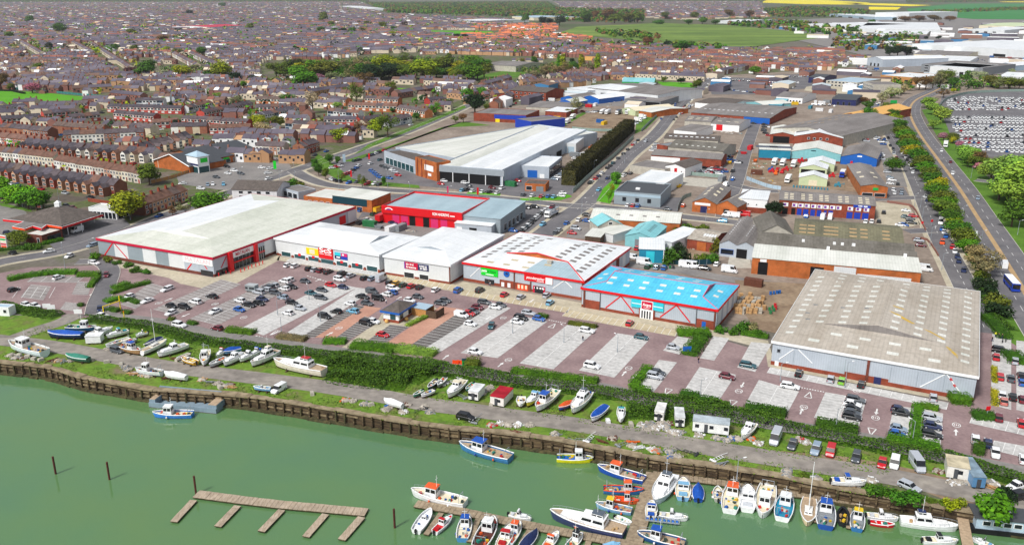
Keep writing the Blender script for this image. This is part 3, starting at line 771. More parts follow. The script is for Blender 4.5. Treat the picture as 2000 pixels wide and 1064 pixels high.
S.panel('sign_field','f',A0,am,z0,zm-.02,'navy',.03,s3,.2);S.panel('lettering','f',A0+.8,am-.4,z0+.4,zm-.35,'letter_white',.03,s3,.23);S.panel('lettering',
 'f',am+.6,am+1.4,zm+.3,z1-.3,'letter_white',.03,s3,.23)
S=Shed('retail_store','white-walled store with white hipped roof and pink and navy sign','store',(750,499),(879,517.5),(985,459),6.9,('hipg_y',2.2,10,.45),
 'steel_wall_white',['white_sheet','grey_metal'],('brick',.8),('white_metal',.55))
S.pwin('f',788,808,530,542,'white_paint','glass',.15,'entrance_door');S.pwin('f',818,836.5,534.5,545,'white_paint','glass',.15,'shop_window')
S.pan('brick_pier','f',877,879,520,556,'dark_brick',.15)
s1=S.pan('sign','f',789.5,816,510.5,523.5,'crimson',.2);A0,A1,z0,z1=S.rect('f',789.5,816,510.5,523.5)
S.panel('sign_edge','f',A0,A0+.5,z0,z1,'purple',.04,s1,.2)
S.text(s1,'f','the bed',A0+(A1-A0)*.42,z1-.75,.75,'letter_white',(A1-A0)*.55,.25,.03);S.text(s1,'f','bensons',A0+(A1-A0)*.52,z0+.7,.75,'letter_white',(A1-A0)*.72,
 .25,.03)
s2=S.pan('sign','f',816,837,515,527,'navy',.2);A0,A1,z0,z1=S.rect('f',816,837,515,527)
S.text(s2,'f',"WE'RE SO",(A0+A1)/2,z1-.75,.7,'letter_white',(A1-A0)*.74,.25,.03);S.text(s2,'f','IN BED',(A0+A1)/2+.2,z0+.65,.7,'letter_white',(A1-A0)*.66,
 .25,.03)
c3=lambda x0,x1,y0,y1:(890+x0/6.65,890+x1/6.65,470+y0/6.65,470+y1/6.65)
S=Shed('retail_store','store with white roof of grey rooflights, red fascia, green and red signs','store',(905,512),(1140,549),(1228,483),6.6,('hipg_y',
 3.0,12,.52),'steel_wall',['white_sheet','orange_brick'],('brick',1.0),('red',.6))
W_,D_=S.W,S.D
s1=S.pan('sign','f',*c3(332,550,342,437),'lime',.25);A0,A1,z0,z1=S.rect('f',*c3(332,550,342,437))
S.text(s1,'f','pets',A0+(A1-A0)*.2,z0+(z1-z0)*.62,1.0,'letter_white',(A1-A0)*.3,.3,.02);S.text(s1,'f','at home',A0+(A1-A0)*.64,z0+(z1-z0)*.62,1.0,'letter_green',(A1-A0)*.5,
 .3)
S.panel('lettering','f',A0+(A1-A0)*.28,A0+(A1-A0)*.75,z0+.35,z0+.6,'letter_white',.03,s1,.25)
S.pwin('f',*c3(375,500,490,552),'dark_grey','glass',.15,'entrance_door')
A0,A1,z0,z1=S.rect('f',*c3(572,752,500,610));S.panel('brick_panel','f',A0,A1,0,z1,'brick',.1)
b=MB();a=(A0+A1)/2;pts=[(a+1.15*math.cos(t),4.9+1.15*math.sin(t))for t in[k*math.pi/8 for k in range(16)]]
b.face([(x,-.14,z)for x,z in pts]);b.grid([[(x,-.14,z)for x,z in pts],[(x,0,z)for x,z in pts]],0,True);s4=b.build('sign','blue',S.t)
b=MB();b.face([(a-.7,-.17,4.9),(a+.2,-.17,4.6),(a+.75,-.17,4.9),(a+.1,-.17,5.4)]);b.build('emblem','navy',s4)
for x0,x1 in((595,632),(675,713)):S.pan('poster','f',*c3(x0,x1,535+(x0-595)*.15,590+(x0-595)*.15),'white_paint',.16)
S.pan('brick_pier','f',*c3(755,770,405,628),'dark_brick',.22)
A0,A1,z0,z1=S.rect('f',*c3(770,985,538,630));S.panel('brick_panel','f',A0,A1,0,z1,'brick',.1)
f=S.pan('display_window','f',*c3(800,940,560,630),'orange',.14)
for x in(810,855,905):S.pan('poster','f',*c3(x,x+26,566+(x-810)*.15,615+(x-810)*.15),'cream',.05,.14,f)
S.pan('brick_pier','f',*c3(968,985,530,665),'dark_brick',.22)
f=S.pan('shopfront','f',*c3(1010,1165,580,672),'crimson',.2);A0,A1,z0,z1=S.rect('f',*c3(1010,1165,580,672))
S.panel('entrance_door','f',A0+.6,A1-.6,.05,2.4,'glass',.04,f,.2);S.panel('lettering','f',A0+.4,A1-.3,z1-.9,z1-.45,'letter_white',.03,f,.2)
for t in(.3,.55,.75):S.panel('poster','f',A0+(A1-A0)*t,A0+(A1-A0)*t+.6,1.5,2.1,'white_paint',.02,f,.25)
s1=S.pan('sign','f',*c3(893,1262,428,508),'red',.25);A0,A1,z0,z1=S.rect('f',*c3(893,1262,428,508))
S.text(s1,'f','poundstretcher',A0+(A1-A0)*.4,z0+(z1-z0)*.55,.95,'letter_white',(A1-A0)*.64,.3,.02,.2)
S.panel('lettering','f',A0+(A1-A0)*.45,A0+(A1-A0)*.7,z0+.25,z0+.45,'letter_white',.03,s1,.25)
S.panel('sign_field','f',A0+(A1-A0)*.76,A1,z0-.15,z1+.02,'white_paint',.04,s1,.25)
for p0,p1 in(((940,520),(918,540)),((1102,548),(1080,563)),((1104,549),(1118,562))):S.brace('f',p0,p1,'white_paint',.25)
S.pan('corner_pier','f',1137,1140,549,588,'dark_brick',.2)
for i in range(6):S.panel('cladding','r',S.D*(.08+.15*i),S.D*(.15+.15*i),1.0,6.0,'steel_wall_white' if i%2 else 'dark_brick',.06)
gm='slate_sheet'
S.lights([.10,.22,.34,.66,.78,.90],[.16,.24,.33,.42,.51,.60,.69,.78,.87],2.3,1.8,gm,lambda x,y:y<.28 and abs(x-.5)<.3)
S.lights([.2,.34,.5,.66,.8],[.07],2.6,1.3,'bay_tan');S.lights([.36,.5,.64],[.17],2.6,1.3,'bay_tan')
b=MB();x0,x1=W_*.52,W_*.985;pts=[(x0,-.2),(x1,-.2),(W_*.77,11.5),(W_*.56,11.5)]
b.face([(x,y,S.zf(x,max(0,y))+.025)for x,y in pts]);b.build('roof_panel','grey_blue_sheet',S.t)
b=MB();b.box((W_*.64,9,S.zf(W_*.64,9)+.5),(1.6,1.4,1.0));b.build('roof_vent','concrete',S.t)
b=MB()
for(x0,y0),(x1,y1)in(((W_*.24,12),(W_*.5,12)),((W_*.5,12),(W_*.76,12)),((W_*.76,12),(W_,0))):
 za,zb=S.zf(x0,y0+.01),S.zf(x1,y1+.01)
 if y0==12 and x0==W_*.5:zb=S.zf(W_*.76,12.01)
 b.tube((x0,y0-.15,za+.1),(x1,y1-.15,zb+.1),.2,n=5)
b.build('verge_trim','red',S.t)
c13=lambda x0,x1,y0,y1:(1000+x0/4,1000+x1/4,532+y0/4,532+y1/4)
S=Shed('retail_store','store with bright blue roof, red fascia and red braces beside the grey warehouse','store',(1137,561),(1401,604.5),(1440,557),6.6,('hipg_x',
 2.6,6,.55),'steel_wall',['blue_sheet','crimson'],('brick',1.0),('red',.6))
for x0,x1,y0,y1 in((1000,1122,282,350),):A0,A1,z0,z1=S.rect('f',*c13(x0,x1,y0,y1));S.panel('entrance_surround','f',A0,A1,0,z1+.5,'brick',.5)
A0,A1,z0,z1=S.rect('f',*c13(1010,1112,290,352));f=S.panel('entrance_door','f',A0,A1,.03,3.2,'white_paint',.6)
for i in range(4):S.panel('pane','f',A0+.5+i*(A1-A0-.8)/4,A0+.1+(i+1)*(A1-A0-.8)/4,.2,2.6,'glass',.04,f,.6)
s1=S.pan('sign','f',*c13(938,1190,200,262),'cyan',.5);A0,A1,z0,z1=S.rect('f',*c13(938,1190,200,262));zm=(z0+z1)/2
S.panel('stripe','f',A0+.2,A1-.2,zm-.12,zm+.12,'white_paint',.03,s1,.5)
am=(A0+A1)/2;s2=S.panel('sign_field','f',am-1.9,am+1.9,z0-.15,z1+.05,'white_paint',.1,s1,.5);
b=MB();b.b0(am-1.7,am+1.7,-.66,-.6,z0+.05,z1-.15);b.build('logo_field','crimson',s2)
S.text(s2,'f','Argos',am,zm+.1,.95,'letter_white',2.7,.7,.03)
b=MB();k=[(am-1.1+.22*i,zm-.75-.25*math.sin(i/10*math.pi))for i in range(11)]
for i in range(10):b.face([(k[i][0],-.69,k[i][1]),(k[i+1][0],-.69,k[i+1][1]),(k[i+1][0],-.69,k[i+1][1]+.12),(k[i][0],-.69,k[i][1]+.12)])
b.build('logo_smile','letter_white',s2)
for p0,p1 in(((1212.5,578),(1184,601)),((1213,578),(1240,611)),((1321,596),(1291,619)),((1322,596),(1350,629))):S.brace('f',p0,p1,'red',.35)
A0,A1,z0,z1=S.rect('f',*c13(572,688,208,275));S.panel('brick_panel','f',A0,A1,0,z1,'brick',.12)
A0,A1,z0,z1=S.rect('f',*c13(1450,1597,358,430));S.panel('brick_panel','f',A0,A1,0,z1,'brick',.12)
A0,A1,z0,z1=S.rect('f',*c13(1493,1524,380,430));S.panel('fire_door','f',A0,A1,0.03,z1,'blue',.18)
for x in(565,1588):S.pan('corner_pier','f',*c13(x-4,x+10,140+(x-565)*.16,270+(x-565)*.16),'dark_brick',.25)
for x in(692,1446):S.pan('downpipe','f',*c13(x-2,x+3,160+(x-692)*.165,295+(x-692)*.165),'dark_grey',.2)
for i in range(4):S.panel('cladding','r',S.D*(.05+.25*i),S.D*(.2+.25*i),1.0,6.0,'steel_wall_white',.06)
S.lights([.17,.3,.42,.55,.68,.8],[.2,.34],2.0,1.2,'pale_sheet');S.lights([.2,.33,.46,.6,.73],[.7,.84],2.0,1.2,'pale_sheet');S.lights([.05,.93],[.38,.58],
 1.6,1.6,'pale_sheet')
b=MB();W_,D_=S.W,S.D;g_=.55
for X0,X1 in((-.2,6),(W_+.2,W_-6)):
 for y0,y1 in((-.2,D_*(.5-g_/2)),(D_+.2,D_*(.5+g_/2))):b.tube((X0,y0,6.75),(X1,y1,6.75+(1-g_)*2.6),.16,n=5)
 for y1 in(D_*(.5-g_/2),D_*(.5+g_/2)):b.tube((X1,y1,6.75+(1-g_)*2.6),(X1,D_/2,9.36),.16,n=5)
b.tube((6,D_/2,9.36),(W_-6,D_/2,9.36),.14,n=5)
paint('trim_pink','#d8708c',.5,.1);b.build('roof_trim','trim_pink',S.t)
c14=lambda x0,x1,y0,y1:(1500+x0/4,1500+x1/4,532+y0/4,532+y1/4)
S=Shed('grey_warehouse','big grey warehouse with fibre cement roof of pale rooflights and yellow lichen streaks','warehouse',(1510,665.5),(1909,734.5),(1910,
 569.5),6.8,('hipg_y',3.4,15,.58),'steel_wall',['grey_fibre','slate_sheet'],('brick',1.1),('white_paint',.55))
W_,D_=S.W,S.D
S.lights([.06,.19,.31,.42,.58,.70,.82,.94],[.24,.31,.38,.45,.52,.59,.66,.73,.8,.87,.94],2.0,1.5,'pale_sheet')
S.lights([.06,.94],[.1,.17],2.0,1.5,'pale_sheet');S.lights([.2,.4,.6,.8],[.06],2.8,1.6,'pale_sheet');S.lights([.3,.45,.6,.75],[.14],2.8,1.4,'pale_sheet')
A0,A1,z0,z1=S.rect('f',*c14(618,962,772,850));S.panel('brick_panel','f',A0,A1,0,z1,'brick',.12)
f=S.pan('entrance_door','f',*c14(850,906,812,868),'navy',.2);S.pan('brick_pier','f',*c14(782,803,682,850),'dark_brick',.3)
S.pwin('f',*c14(76,106,592,622),'grey_metal','glass',.15);S.pan('fire_door','f',*c14(70,100,690,725),'white_paint',.12)
for p0,p1 in(((1551,682),(1525,701)),((1560,682),(1590,709)),((1848,730),(1803,755)),((1850,730),(1886,771))):S.brace('f',p0,p1,'white_paint',.22)
S.brace('f',(1858,738),(1862,743),'red',.5);S.brace('f',(1867,750),(1871,755),'red',.5)
for x in(210,612,970,1180,1390):S.pan('cladding_joint','f',*c14(x,x+3,575+x*.17,690+x*.17),'steel_wall_dark',.06)
b=MB();b.b0(W_*.5-.35,W_*.5+.35,15.2,D_-15.2,S.h+3.4,S.h+3.58);b.build('ridge_capping','grey_fibre',S.t)
b=MB()
for pts in([(.72,.32),(.76,.315),(.84,.27),(.83,.262),(.78,.29)],[(.53,.42),(.58,.41),(.68,.35),(.66,.34),(.6,.37)],[(.84,.2),(.86,.2),(.99,.03),(.97,.03),(.9,
 .12)],[(.54,.5),(.6,.49),(.61,.48),(.55,.485)]):
 b.face([(x*W_,y*D_,S.zf(x*W_,y*D_)+.02)for x,y in pts])
blend('lichen',[(.35,'#a39a80'),(.5,'#c2a24c'),(.7,'#d0aa48')],.5,.9,7)
b.build('lichen_streak','lichen',S.t)
for fx,fy in((.12,.45),(.1,.34),(.12,.26),(.28,.42),(.41,.42)):
 b=MB();b.box((fx*W_,fy*D_,S.zf(fx*W_,fy*D_)+.1),(1.2,.4,.2));b.build('roof_vent','mid_grey',S.t)
def kiosk():
 A,B,C=P(749,627),P(779,632),P(797,611)
 x=(B-A).normalized();y=Vector((-x.y,x.x,0));W,D=(B-A).length,max(5,(C-B).dot(y))
 t=thing('kiosk','small square car park kiosk with blue fascia and brown pyramid roof','kiosk',A,math.atan2(x.y,x.x))
 b=MB();b.b0(0,W,0,D,0,.9,0);b.b0(.05,W-.05,.05,D-.05,.9,3.0,1);b.build('wall',['brick','white_paint'],t)
 b=MB();b.b0(-.7,W+.7,-.7,D+.7,3.0,3.6,0);b.build('fascia','blue',t)
 b=MB();c=(W/2,D/2,5.4);k=[(-.6,-.6,3.62),(W+.6,-.6,3.62),(W+.6,D+.6,3.62),(-.6,D+.6,3.62)]
 for i in range(4):b.face([k[i],k[(i+1)%4],c])
 b.build('roof','plain_tile',t)
 for x0,x1 in((W*.45,W*.8),):b=MB();b.b0(x0,x1,-.02,.1,1.0,2.7);b.build('window','glass_teal',t)
 for y0,y1 in((D*.1,D*.3),(D*.65,D*.85)):b=MB();b.b0(W-.1,W+.02,y0,y1,1.0,2.7);b.build('window','glass',t)
 for x_,y_ in((W*.3,-.8),(W+.8,D*.35)):
  p=A+x*x_+y*y_
  b=MB();b.ball((0,0,.55),.62,0,10,6);o=b.build('planter','ochre_roof',loc=p);tag(o,'round orange tub standing beside the blue kiosk','planter','planters beside the kiosk')
kiosk()
def binstore():
 A,B,C=P(804,615),P(832,620),P(842,605)
 x=(B-A).normalized();y=Vector((-x.y,x.x,0));W,D=(B-A).length,5
 t=thing('timber_enclosure','orange timber fenced trolley enclosure with blue roof behind the kiosk','enclosure',A,math.atan2(x.y,x.x))
 b=MB();b.b0(0,W,0,.12,0,2.5);b.b0(0,.12,.12,D,0,2.5);b.b0(0,W,D-.12,D,0,2.5);b.build('fence_panel','fence_wood',t)
 b=MB();b.b0(-.2,W+.2,-.2,D*.9,2.55,2.75);b.build('roof','steel_blue',t)
 b=MB();b.b0(W,W+3.5,0,.12,0,2.4);b.b0(W+3.5,W+3.62,0,D,0,2.4);b.build('gate','wood_dark',t)
binstore()
def zz(n):
 ox,oy=QUAD[n];return lambda x,y:(ox+x/4,oy+y/4)
Z3,Z4,Z5,Z6,Z7,Z8=zz(3),zz(4),zz(5),zz(6),zz(7),zz(8)
ZA=lambda x,y:(1400+x/5.714,210+y/5.714)
ZB=lambda x,y:(1080+x/5.714,180+y/5.714)
ZC=lambda x,y:(1480+x/5.714,360+y/5.714)
ZD=lambda x,y:(720+x/5.714,360+y/5.714)
def shed(label,FL,FR,BR,h,roof,wall,roofm,cat='workshop',name='workshop',**k):return Shed(name,label,cat,FL,FR,BR,h,roof,wall,roofm,**k)
S=Shed('car_showroom','huge white-roofed car showroom hall with deep grey canopy over its front','car dealer',Z6(1412,232),Z6(1925,272),ZB(180,415),8,('flat',
 .6),'steel_wall','white_sheet')
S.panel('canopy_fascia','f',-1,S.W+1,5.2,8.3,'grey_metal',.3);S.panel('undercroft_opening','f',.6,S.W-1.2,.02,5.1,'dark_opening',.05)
for i in range(5):S.panel('column','f',S.W*i/4-.2,S.W*i/4+.2,0,5.2,'white_paint',.35)
for fx in(.02,.35,.68):
 b=MB();x0,x1=fx*S.W,(fx+.3)*S.W;xm=(x0+x1)/2
 for a,c in(((x0,8.1),(xm,9.1)),((xm,9.1),(x1,8.1))):b.face([(a[0],1.5,a[1]),(c[0],1.5,c[1]),(c[0],S.D-1.5,c[1]),(a[0],S.D-1.5,a[1])])
 for y in(1.5,S.D-1.5):b.face([(x0,y,8.1),(x1,y,8.1),(xm,y,9.1)])
 b.build('roof_bay','white_sheet' if fx>.1 else 'pale_sheet',S.t)
S.row('r',6,.15,.95,.1,3.6,.5,'grey_metal','dark_opening','garage_door')
S2=Shed('showroom_hall','second white roofed hall stretching behind the glazed showroom wing','car dealer',Z6(1090,92),Z6(1560,178),Z6(1600,170),7.5,('flat',
 .5),'steel_wall','pale_sheet',depth=S.D*.86)
S2=Shed('showroom_wing','glazed showroom wing with maroon flat roof left of the brick tower','car dealer',Z6(1000,125),Z6(1245,205),Z6(1380,140),6.5,('flat',
 .9),'steel_wall','plain_tile',depth=14)
S2.row('f',7,.05,.95,.2,4.0,.12,'white_paint','glass_teal','showroom_window');S2.row('l',5,.05,.9,.2,4.0,.12,'white_paint','glass_teal','showroom_window')
S2=Shed('brick_tower','orange brick entrance tower with white panel beside the showroom canopy','entrance tower',Z6(1243,170),Z6(1410,215),Z6(1440,190),
 9.5,('flat',.5),'orange_brick','plain_tile',depth=9)
S2.panel('sign','f',S2.W*.45,S2.W*.85,4.5,7.5,'white_paint',.15);S2.panel('sign','f',S2.W*.6,S2.W*.75,1.8,3.2,'white_paint',.15)
for t in(.1,.3,.5):S2.panel('pier','f',S2.W*t,S2.W*t+.5,0,9.8,'brick',.3)
S2=shed('white workshop block with blue roller door beside the car showroom',Z7(50,232),Z7(290,245),Z7(415,165),6,('flat',.3),'steel_wall','white_sheet')
S2.door('f',S2.W*.3,S2.W*.62,4,'blue');S2.door('f',S2.W*.7,S2.W*.85,2.2,'white_paint','door');S2.row('r',6,.02,.98,.3,4.5,.08,'dark_grey','glass')
S2=shed('white annexe with two pale blue roller doors behind the showroom',Z7(372,56),Z7(500,62),Z7(582,8),6,('flat',.3),'steel_wall_white','white_sheet')
for t in(.08,.52):S2.door('f',S2.W*t,S2.W*(t+.38),4.2,'steel_blue')
S2=shed('small brick valeting hut beside the dealer car rows',Z7(100,372),Z7(262,380),Z7(305,350),3.6,('flat',.2),'orange_brick','plain_tile',name='brick_hut',
 cat='hut')
S2.win('f',.6,S2.W*.35,.5,2.6);S2.door('f',S2.W*.55,S2.W*.9,2.6,'mid_grey')
S=Shed('motor_garage','bright red fronted motor garage with grey-blue flat roof','garage',ZD(150,252),ZD(1045,342),ZD(1212,162),7,('flat',.8),'red','grey_blue_sheet')
for i,(x0,x1)in enumerate([(262,338),(358,436),(450,517),(605,672),(692,772),(800,875)]):
 a,b_=S.along('f',ZD(x0,0)[0]),S.along('f',ZD(x1,0)[0]);S.door('f',a,b_,4.2,'dark_opening' if i in(2,3)else 'magenta')
sg=S.panel('sign','f',0,S.W,4.6,7.75,'red',.6)
a,b_=S.along('f',ZD(720,0)[0]),S.along('f',ZD(905,0)[0]);S.text(sg,'f','RON ANDREWS',(a+b_)/2,6.3,1.2,'letter_white',b_-a,.66,.04)
S.panel('lettering','f',b_+.4,b_+2.6,5.9,6.3,'letter_white',.03,sg,.61)
a=S.along('f',ZD(232,0)[0]);b=MB()
pts=[(a+1.9*math.cos(t),6.2+1.0*math.sin(t))for t in[math.pi*k/10 for k in range(11)]];pin=[(a+1.35*math.cos(t),6.2+.6*math.sin(t))for t in[math.pi*k/10 for k in range(11)]]
for i in range(10):b.face([(pts[i][0],-.64,pts[i][1]),(pts[i+1][0],-.64,pts[i+1][1]),(pin[i+1][0],-.64,pin[i+1][1]),(pin[i][0],-.64,pin[i][1])])
b.build('emblem','letter_white',sg);b=MB();b.face([(a-1.2,-.64,6.1),(a+1.2,-.64,6.1),(a+.6,-.64,6.6),(a-.6,-.64,6.6)]);b.build('emblem','purple',sg)
S=shed('grey-clad garage extension with sloping grey roof beside red garage',ZD(1052,348),ZD(1470,388),ZD(1655,202),6.6,('mono',1.0),'steel_wall_dark',
 'grey_blue_sheet')
S.row('r',5,.1,.9,.5,3.5,.4,'white_paint','glass')
S=shed('low pale grey workshop with dark doorway in front of garage extension',ZD(960,432),ZD(1370,468),ZD(1468,398),4.4,('mono',.5),'steel_wall','white_sheet')
S.door('f',S.W*.4,S.W*.6,3,'dark_opening');S.panel('sign','f',S.W*.05,S.W*.2,1.8,3,'white_paint',.1)
S=shed('orange brick unit with dark teal cladding and pale roof behind the red-trimmed store',Z6(597,462),Z6(903,500),Z6(1040,447),6,('mono',.5),'orange_brick',
 'pale_sheet')
S.panel('cladding','f',0,S.W*.88,2.6,5.9,'dark_teal',.12);S.row('f',3,.1,.8,.3,2.2,.4,'white_paint','glass')
S=shed('low orange brick wing with grey flat roof beside teal-clad unit',Z6(372,468),Z6(595,492),Z6(640,420),4,('flat',.2),'orange_brick','pale_sheet')
S.row('f',4,.1,.95,1,2.4,.4)
S=Shed('house','brown-roofed pale house beside the big store roof','house',Z6(-190,415),Z6(160,425),Z6(190,365),5,('gable_x',2.8),'any_wall','plain_tile',
 col='#dfe0e4',over=.4)
S.row('f',4,.1,.9,3,4.4,.5);S.row('f',4,.1,.9,.8,2.2,.5)
S=shed('small pale flat-roofed shop unit at the road bend',Z6(200,405),Z6(330,440),Z6(410,400),4,('flat',.2),'steel_wall','slate_sheet')
S.row('f',3,.05,.95,.5,3,.2)
S=shed('long white shed with grey rooflights along the estate road',Z7(612,640),Z7(1310,682),Z7(1330,598),4.6,('gable_x',1.8),'orange_brick','pale_sheet')
S.lights([.14,.27,.4,.54,.68,.82],[.68],2.2,1.8,'slate_sheet');S.lights([.3,.45,.6,.75],[.25],1.6,1.2,'slate_sheet')
S=shed('teal gabled workshop with row of dark roof slots',Z7(885,775),Z7(1105,800),Z7(1205,705),4.4,('gable_y',1.8),'teal_pale','teal_sheet')
S.door('f',S.W*.35,S.W*.65,3.4,'mid_grey');S.lights([.7],[.3,.38,.46,.54,.62,.7,.78],1.4,.5,'dark_grey');S.lights([.28],[.3,.42,.54,.66,.78],1.2,.4,'dark_grey')
S=shed('white lean-to shed beside the teal gabled workshop',Z7(1110,800),Z7(1250,830),Z7(1310,712),4.2,('mono',.6),'steel_wall_white','white_sheet')
S=shed('turquoise shed with white roof behind the store side wall',Z7(995,880),Z7(1190,888),Z7(1218,812),5.2,('mono',.6),'teal_wall','white_sheet')
S.door('f',S.W*.28,S.W*.62,4.4,'cyan');S.panel('corner_trim','f',S.W-.3,S.W,0,5,'white_paint',.1)
S=shed('small teal-roofed house with round window in its gable',Z7(672,702),Z7(865,690),Z7(880,636),4,('gable_y',2.6),'concrete','teal_sheet')
S.win('f',S.W*.42,S.W*.58,4.2,5.4)
S=shed('white-roofed hut between the teal house and the yard',Z7(655,735),Z7(790,770),Z7(860,700),3.4,('mono',.4),'steel_wall_white','pale_sheet',name='hut',
 cat='hut')
S=shed('little brown hut with white roof beside the road',Z7(572,778),Z7(690,790),Z7(705,735),3,('mono',.5),'wood_dark','pale_sheet',name='hut',cat='hut')
S=shed('half-ruined brick building with broken roof in the bushes',Z7(1370,800),Z7(1570,830),Z7(1650,745),4,('gable_x',1.6),'brick','rubble',name='ruined_building',
 cat='ruin')
S.panel('blocked_doorway','f',S.W*.4,S.W*.75,0,3.4,'orange_brick',.3)
S.lights([.5,.6,.7,.8,.9],[.3],.8,2.2,'white_sheet')
S=shed('grey twin-ridged workshop with rows of white rooflights and dark door',Z7(1622,835),Z7(1895,866),Z7(1960,665),5,('multi_y',1.6,2),'steel_wall',
 'slate_sheet')
S.lights([.18,.68],[.3,.38,.46,.54,.62,.7,.78,.86],2.2,1.0,'white_sheet');S.door('f',S.W*.5,S.W*.8,3.6);S.win('f',.6,S.W*.42,1,3,'blue','glass')
S=shed('long brick-fronted factory with white lean-to roof strip',ZC(-60,815),ZC(1825,985),ZC(1810,860),6,('mono',1.2),'orange_brick','pale_sheet',name='factory',
 cat='factory')
for f0,f1,m_ in((.04,.1,'dark_opening'),(.36,.44,'dark_opening')):S.door('f',S.W*f0,S.W*f1,4.6,m_)
S.panel('cladding','f',S.W*.5,S.W*.63,1.5,5.5,'steel_wall_white',.1);S.panel('cladding','f',S.W*.64,S.W*.95,.8,3.6,'steel_wall_white',.1);S.panel('sign',
 'f',S.W*.05,S.W*.09,4.7,5.7,'white_paint',.1)
S=shed('dark grey fibre-roofed factory bays behind the white lean-to strip',ZC(-20,690),ZC(1775,848),ZC(1745,680),6.6,('multi_x',1.6,2),'concrete','dark_fibre',
 name='factory',cat='factory')
for fx,fy in((.3,.4),(.5,.42),(.55,.4),(.62,.44),(.62,.3),(.46,.08),(.93,.06)):
 b=MB();b.box((fx*S.W,fy*S.D,S.zf(fx*S.W,fy*S.D)+.5),(1,1,1.2));b.build('roof_vent','white_paint',S.t)
S=shed('mossy brown-flecked factory roof bay with pale end wall',ZC(400,570),ZC(1630,672),ZC(1610,470),6.6,('gable_x',2.4),'concrete','moss_fibre',name='factory',
 cat='factory')
S.lights([.08,.16,.24,.31,.38,.55,.65,.75,.85,.93],[.12,.24,.36],2.6,1.0,'lane_tan',lambda x,y:int(x*100+y*50)%3==0,'rooflight');S.panel('end_cladding',
 'r',-.2,S.D,0,6.8,'steel_blue',.3)
S=shed('grey gabled factory block with steep sheeted roof at the mossy factory end',ZC(20,540),ZC(400,555),ZC(400,395),7,('gable_y',3.4),'concrete','dark_fibre',
 name='factory',cat='factory')
S=shed('red brick unit terrace with purple-framed signs and paired rooflights',ZC(242,172),ZC(1318,242),ZC(1312,135),6.4,('gable_x',1.6),'brick','slate_sheet',
 name='unit_terrace',cat='industrial units')
xs=[.07,.13,.25,.33,.44,.5,.64,.71,.85,.92]
S.lights(xs,[.1,.2,.3,.4],1.6,.7,'cream')
for x0 in(285,388,458,527,600,670,738,810,880,1010,1100,1190):
 a,b_=S.along('f',ZC(x0,0)[0]),S.along('f',ZC(x0+60,0)[0]);f=S.panel('sign','f',a,b_,3.6,5.3,'white_paint',.12);S.panel('sign_field','f',a+.3,b_-.9,3.9,
 5.0,'purple',.03,f,.12)
for x0,x1 in((285,345),(385,430),(450,500),(518,575),(600,650),(672,720),(750,780),(800,850),(1005,1070),(1090,1160),(1180,1250)):
 a,b_=S.along('f',ZC(x0,0)[0]),S.along('f',ZC(x1,0)[0]);S.door('f',a,b_,2.9,'royal' if x0>440 else 'dark_opening')
a,b_=S.along('f',ZC(1070,0)[0]),S.along('f',ZC(1262,0)[0]);sg=S.panel('sign','f',a,b_,5.2,6.5,'royal',.2)
S.panel('lettering','f',a+(b_-a)*.28,a+(b_-a)*.52,5.7,6.1,'letter_white',.03,sg,.2)
S.panel('lettering','f',a+(b_-a)*.6,a+(b_-a)*.82,5.6,6.1,'letter_white',.03,sg,.2)
S=shed('brick office block with green sign and grey roof beside the side street',Z8(728,388),Z8(938,398),Z8(905,232),5.6,('gable_y',1.2),'orange_brick',
 'slate_sheet')
S.row('f',2,.04,.96,.6,2.4,.12,'white_paint','glass');S.panel('sign','f',S.W*.45,S.W*.65,3.7,5,'green',.2);S.lights([.22,.75],[.35,.55],2,2.4,'cream')
for i,(a,b_,c)in enumerate([((1410,512),(1598,530),(1705,412)),((1600,532),(1760,555),(1800,440))]):
 S=shed(['white-gabled brick workshop with grey roof','brick workshop with blue door and grey roof'][i]+' on the estate road',Z7(*a),Z7(*b_),Z7(*c),4.6,('gable_y',
 2.4),'orange_brick','slate_sheet')
 S.lights([.3,.72],[.35,.55,.75],1.6,2.6,'cream');S.door('f',S.W*.35,S.W*.62,3,'navy' if i==0 else 'dark_opening');S.panel('gable_board','f',S.W*.1,S.W*.75,
 3.4,4.5,'white_paint' if i==0 else 'orange_brick',.08)
S=shed('white two-storey unit with small round windows beside the brick terrace',Z7(1778,484),Z7(1995,500),Z7(2040,440),6.4,('mono',.5),'white_paint','white_sheet')
S.panel('brick_base','f',0,S.W,0,2.6,'brick',.1);S.door('f',S.W*.55,S.W*.95,2.4,'navy');S.win('f',S.W*.3,S.W*.36,3.6,4.4);S.win('f',S.W*.6,S.W*.66,3.6,
 4.4)
S=shed('grey office with black flat roof beside the main street',Z7(800,436),Z7(1162,465),Z7(1228,378),5.6,('flat',.5),'steel_wall_dark','dark_grey')
for t in(.22,.5,.76):S.win('f',S.W*t-.9,S.W*t+.9,1.6,3.6,'dark_grey','glass')
S.panel('fascia_panel','f',0,S.W,4.2,5.4,'steel_blue',.1);b=MB();b.box((S.W*.42,S.D*.35,6.1),(2,1.4,.8));b.build('roof_vent','white_paint',S.t)
S=shed('white flat-roofed hall behind the black-roofed office',Z7(920,350),Z7(1190,378),Z7(1245,282),5.6,('flat',.3),'steel_wall_white','white_sheet')
S=shed('white-fronted garage with brown gable roof and red sign tower',ZB(1255,822),ZB(1475,850),ZB(1555,770),5,('gable_y',1.6),'white_paint','plain_tile');S.win('f',
 S.W*.1,S.W*.16,2.4,3.4);S.win('f',S.W*.8,S.W*.86,2.4,3.4)
S=shed('grey flat-roofed shed behind the white hall',ZB(860,820),ZB(1250,870),ZB(1300,790),4,('flat',.3),'concrete','slate_sheet')
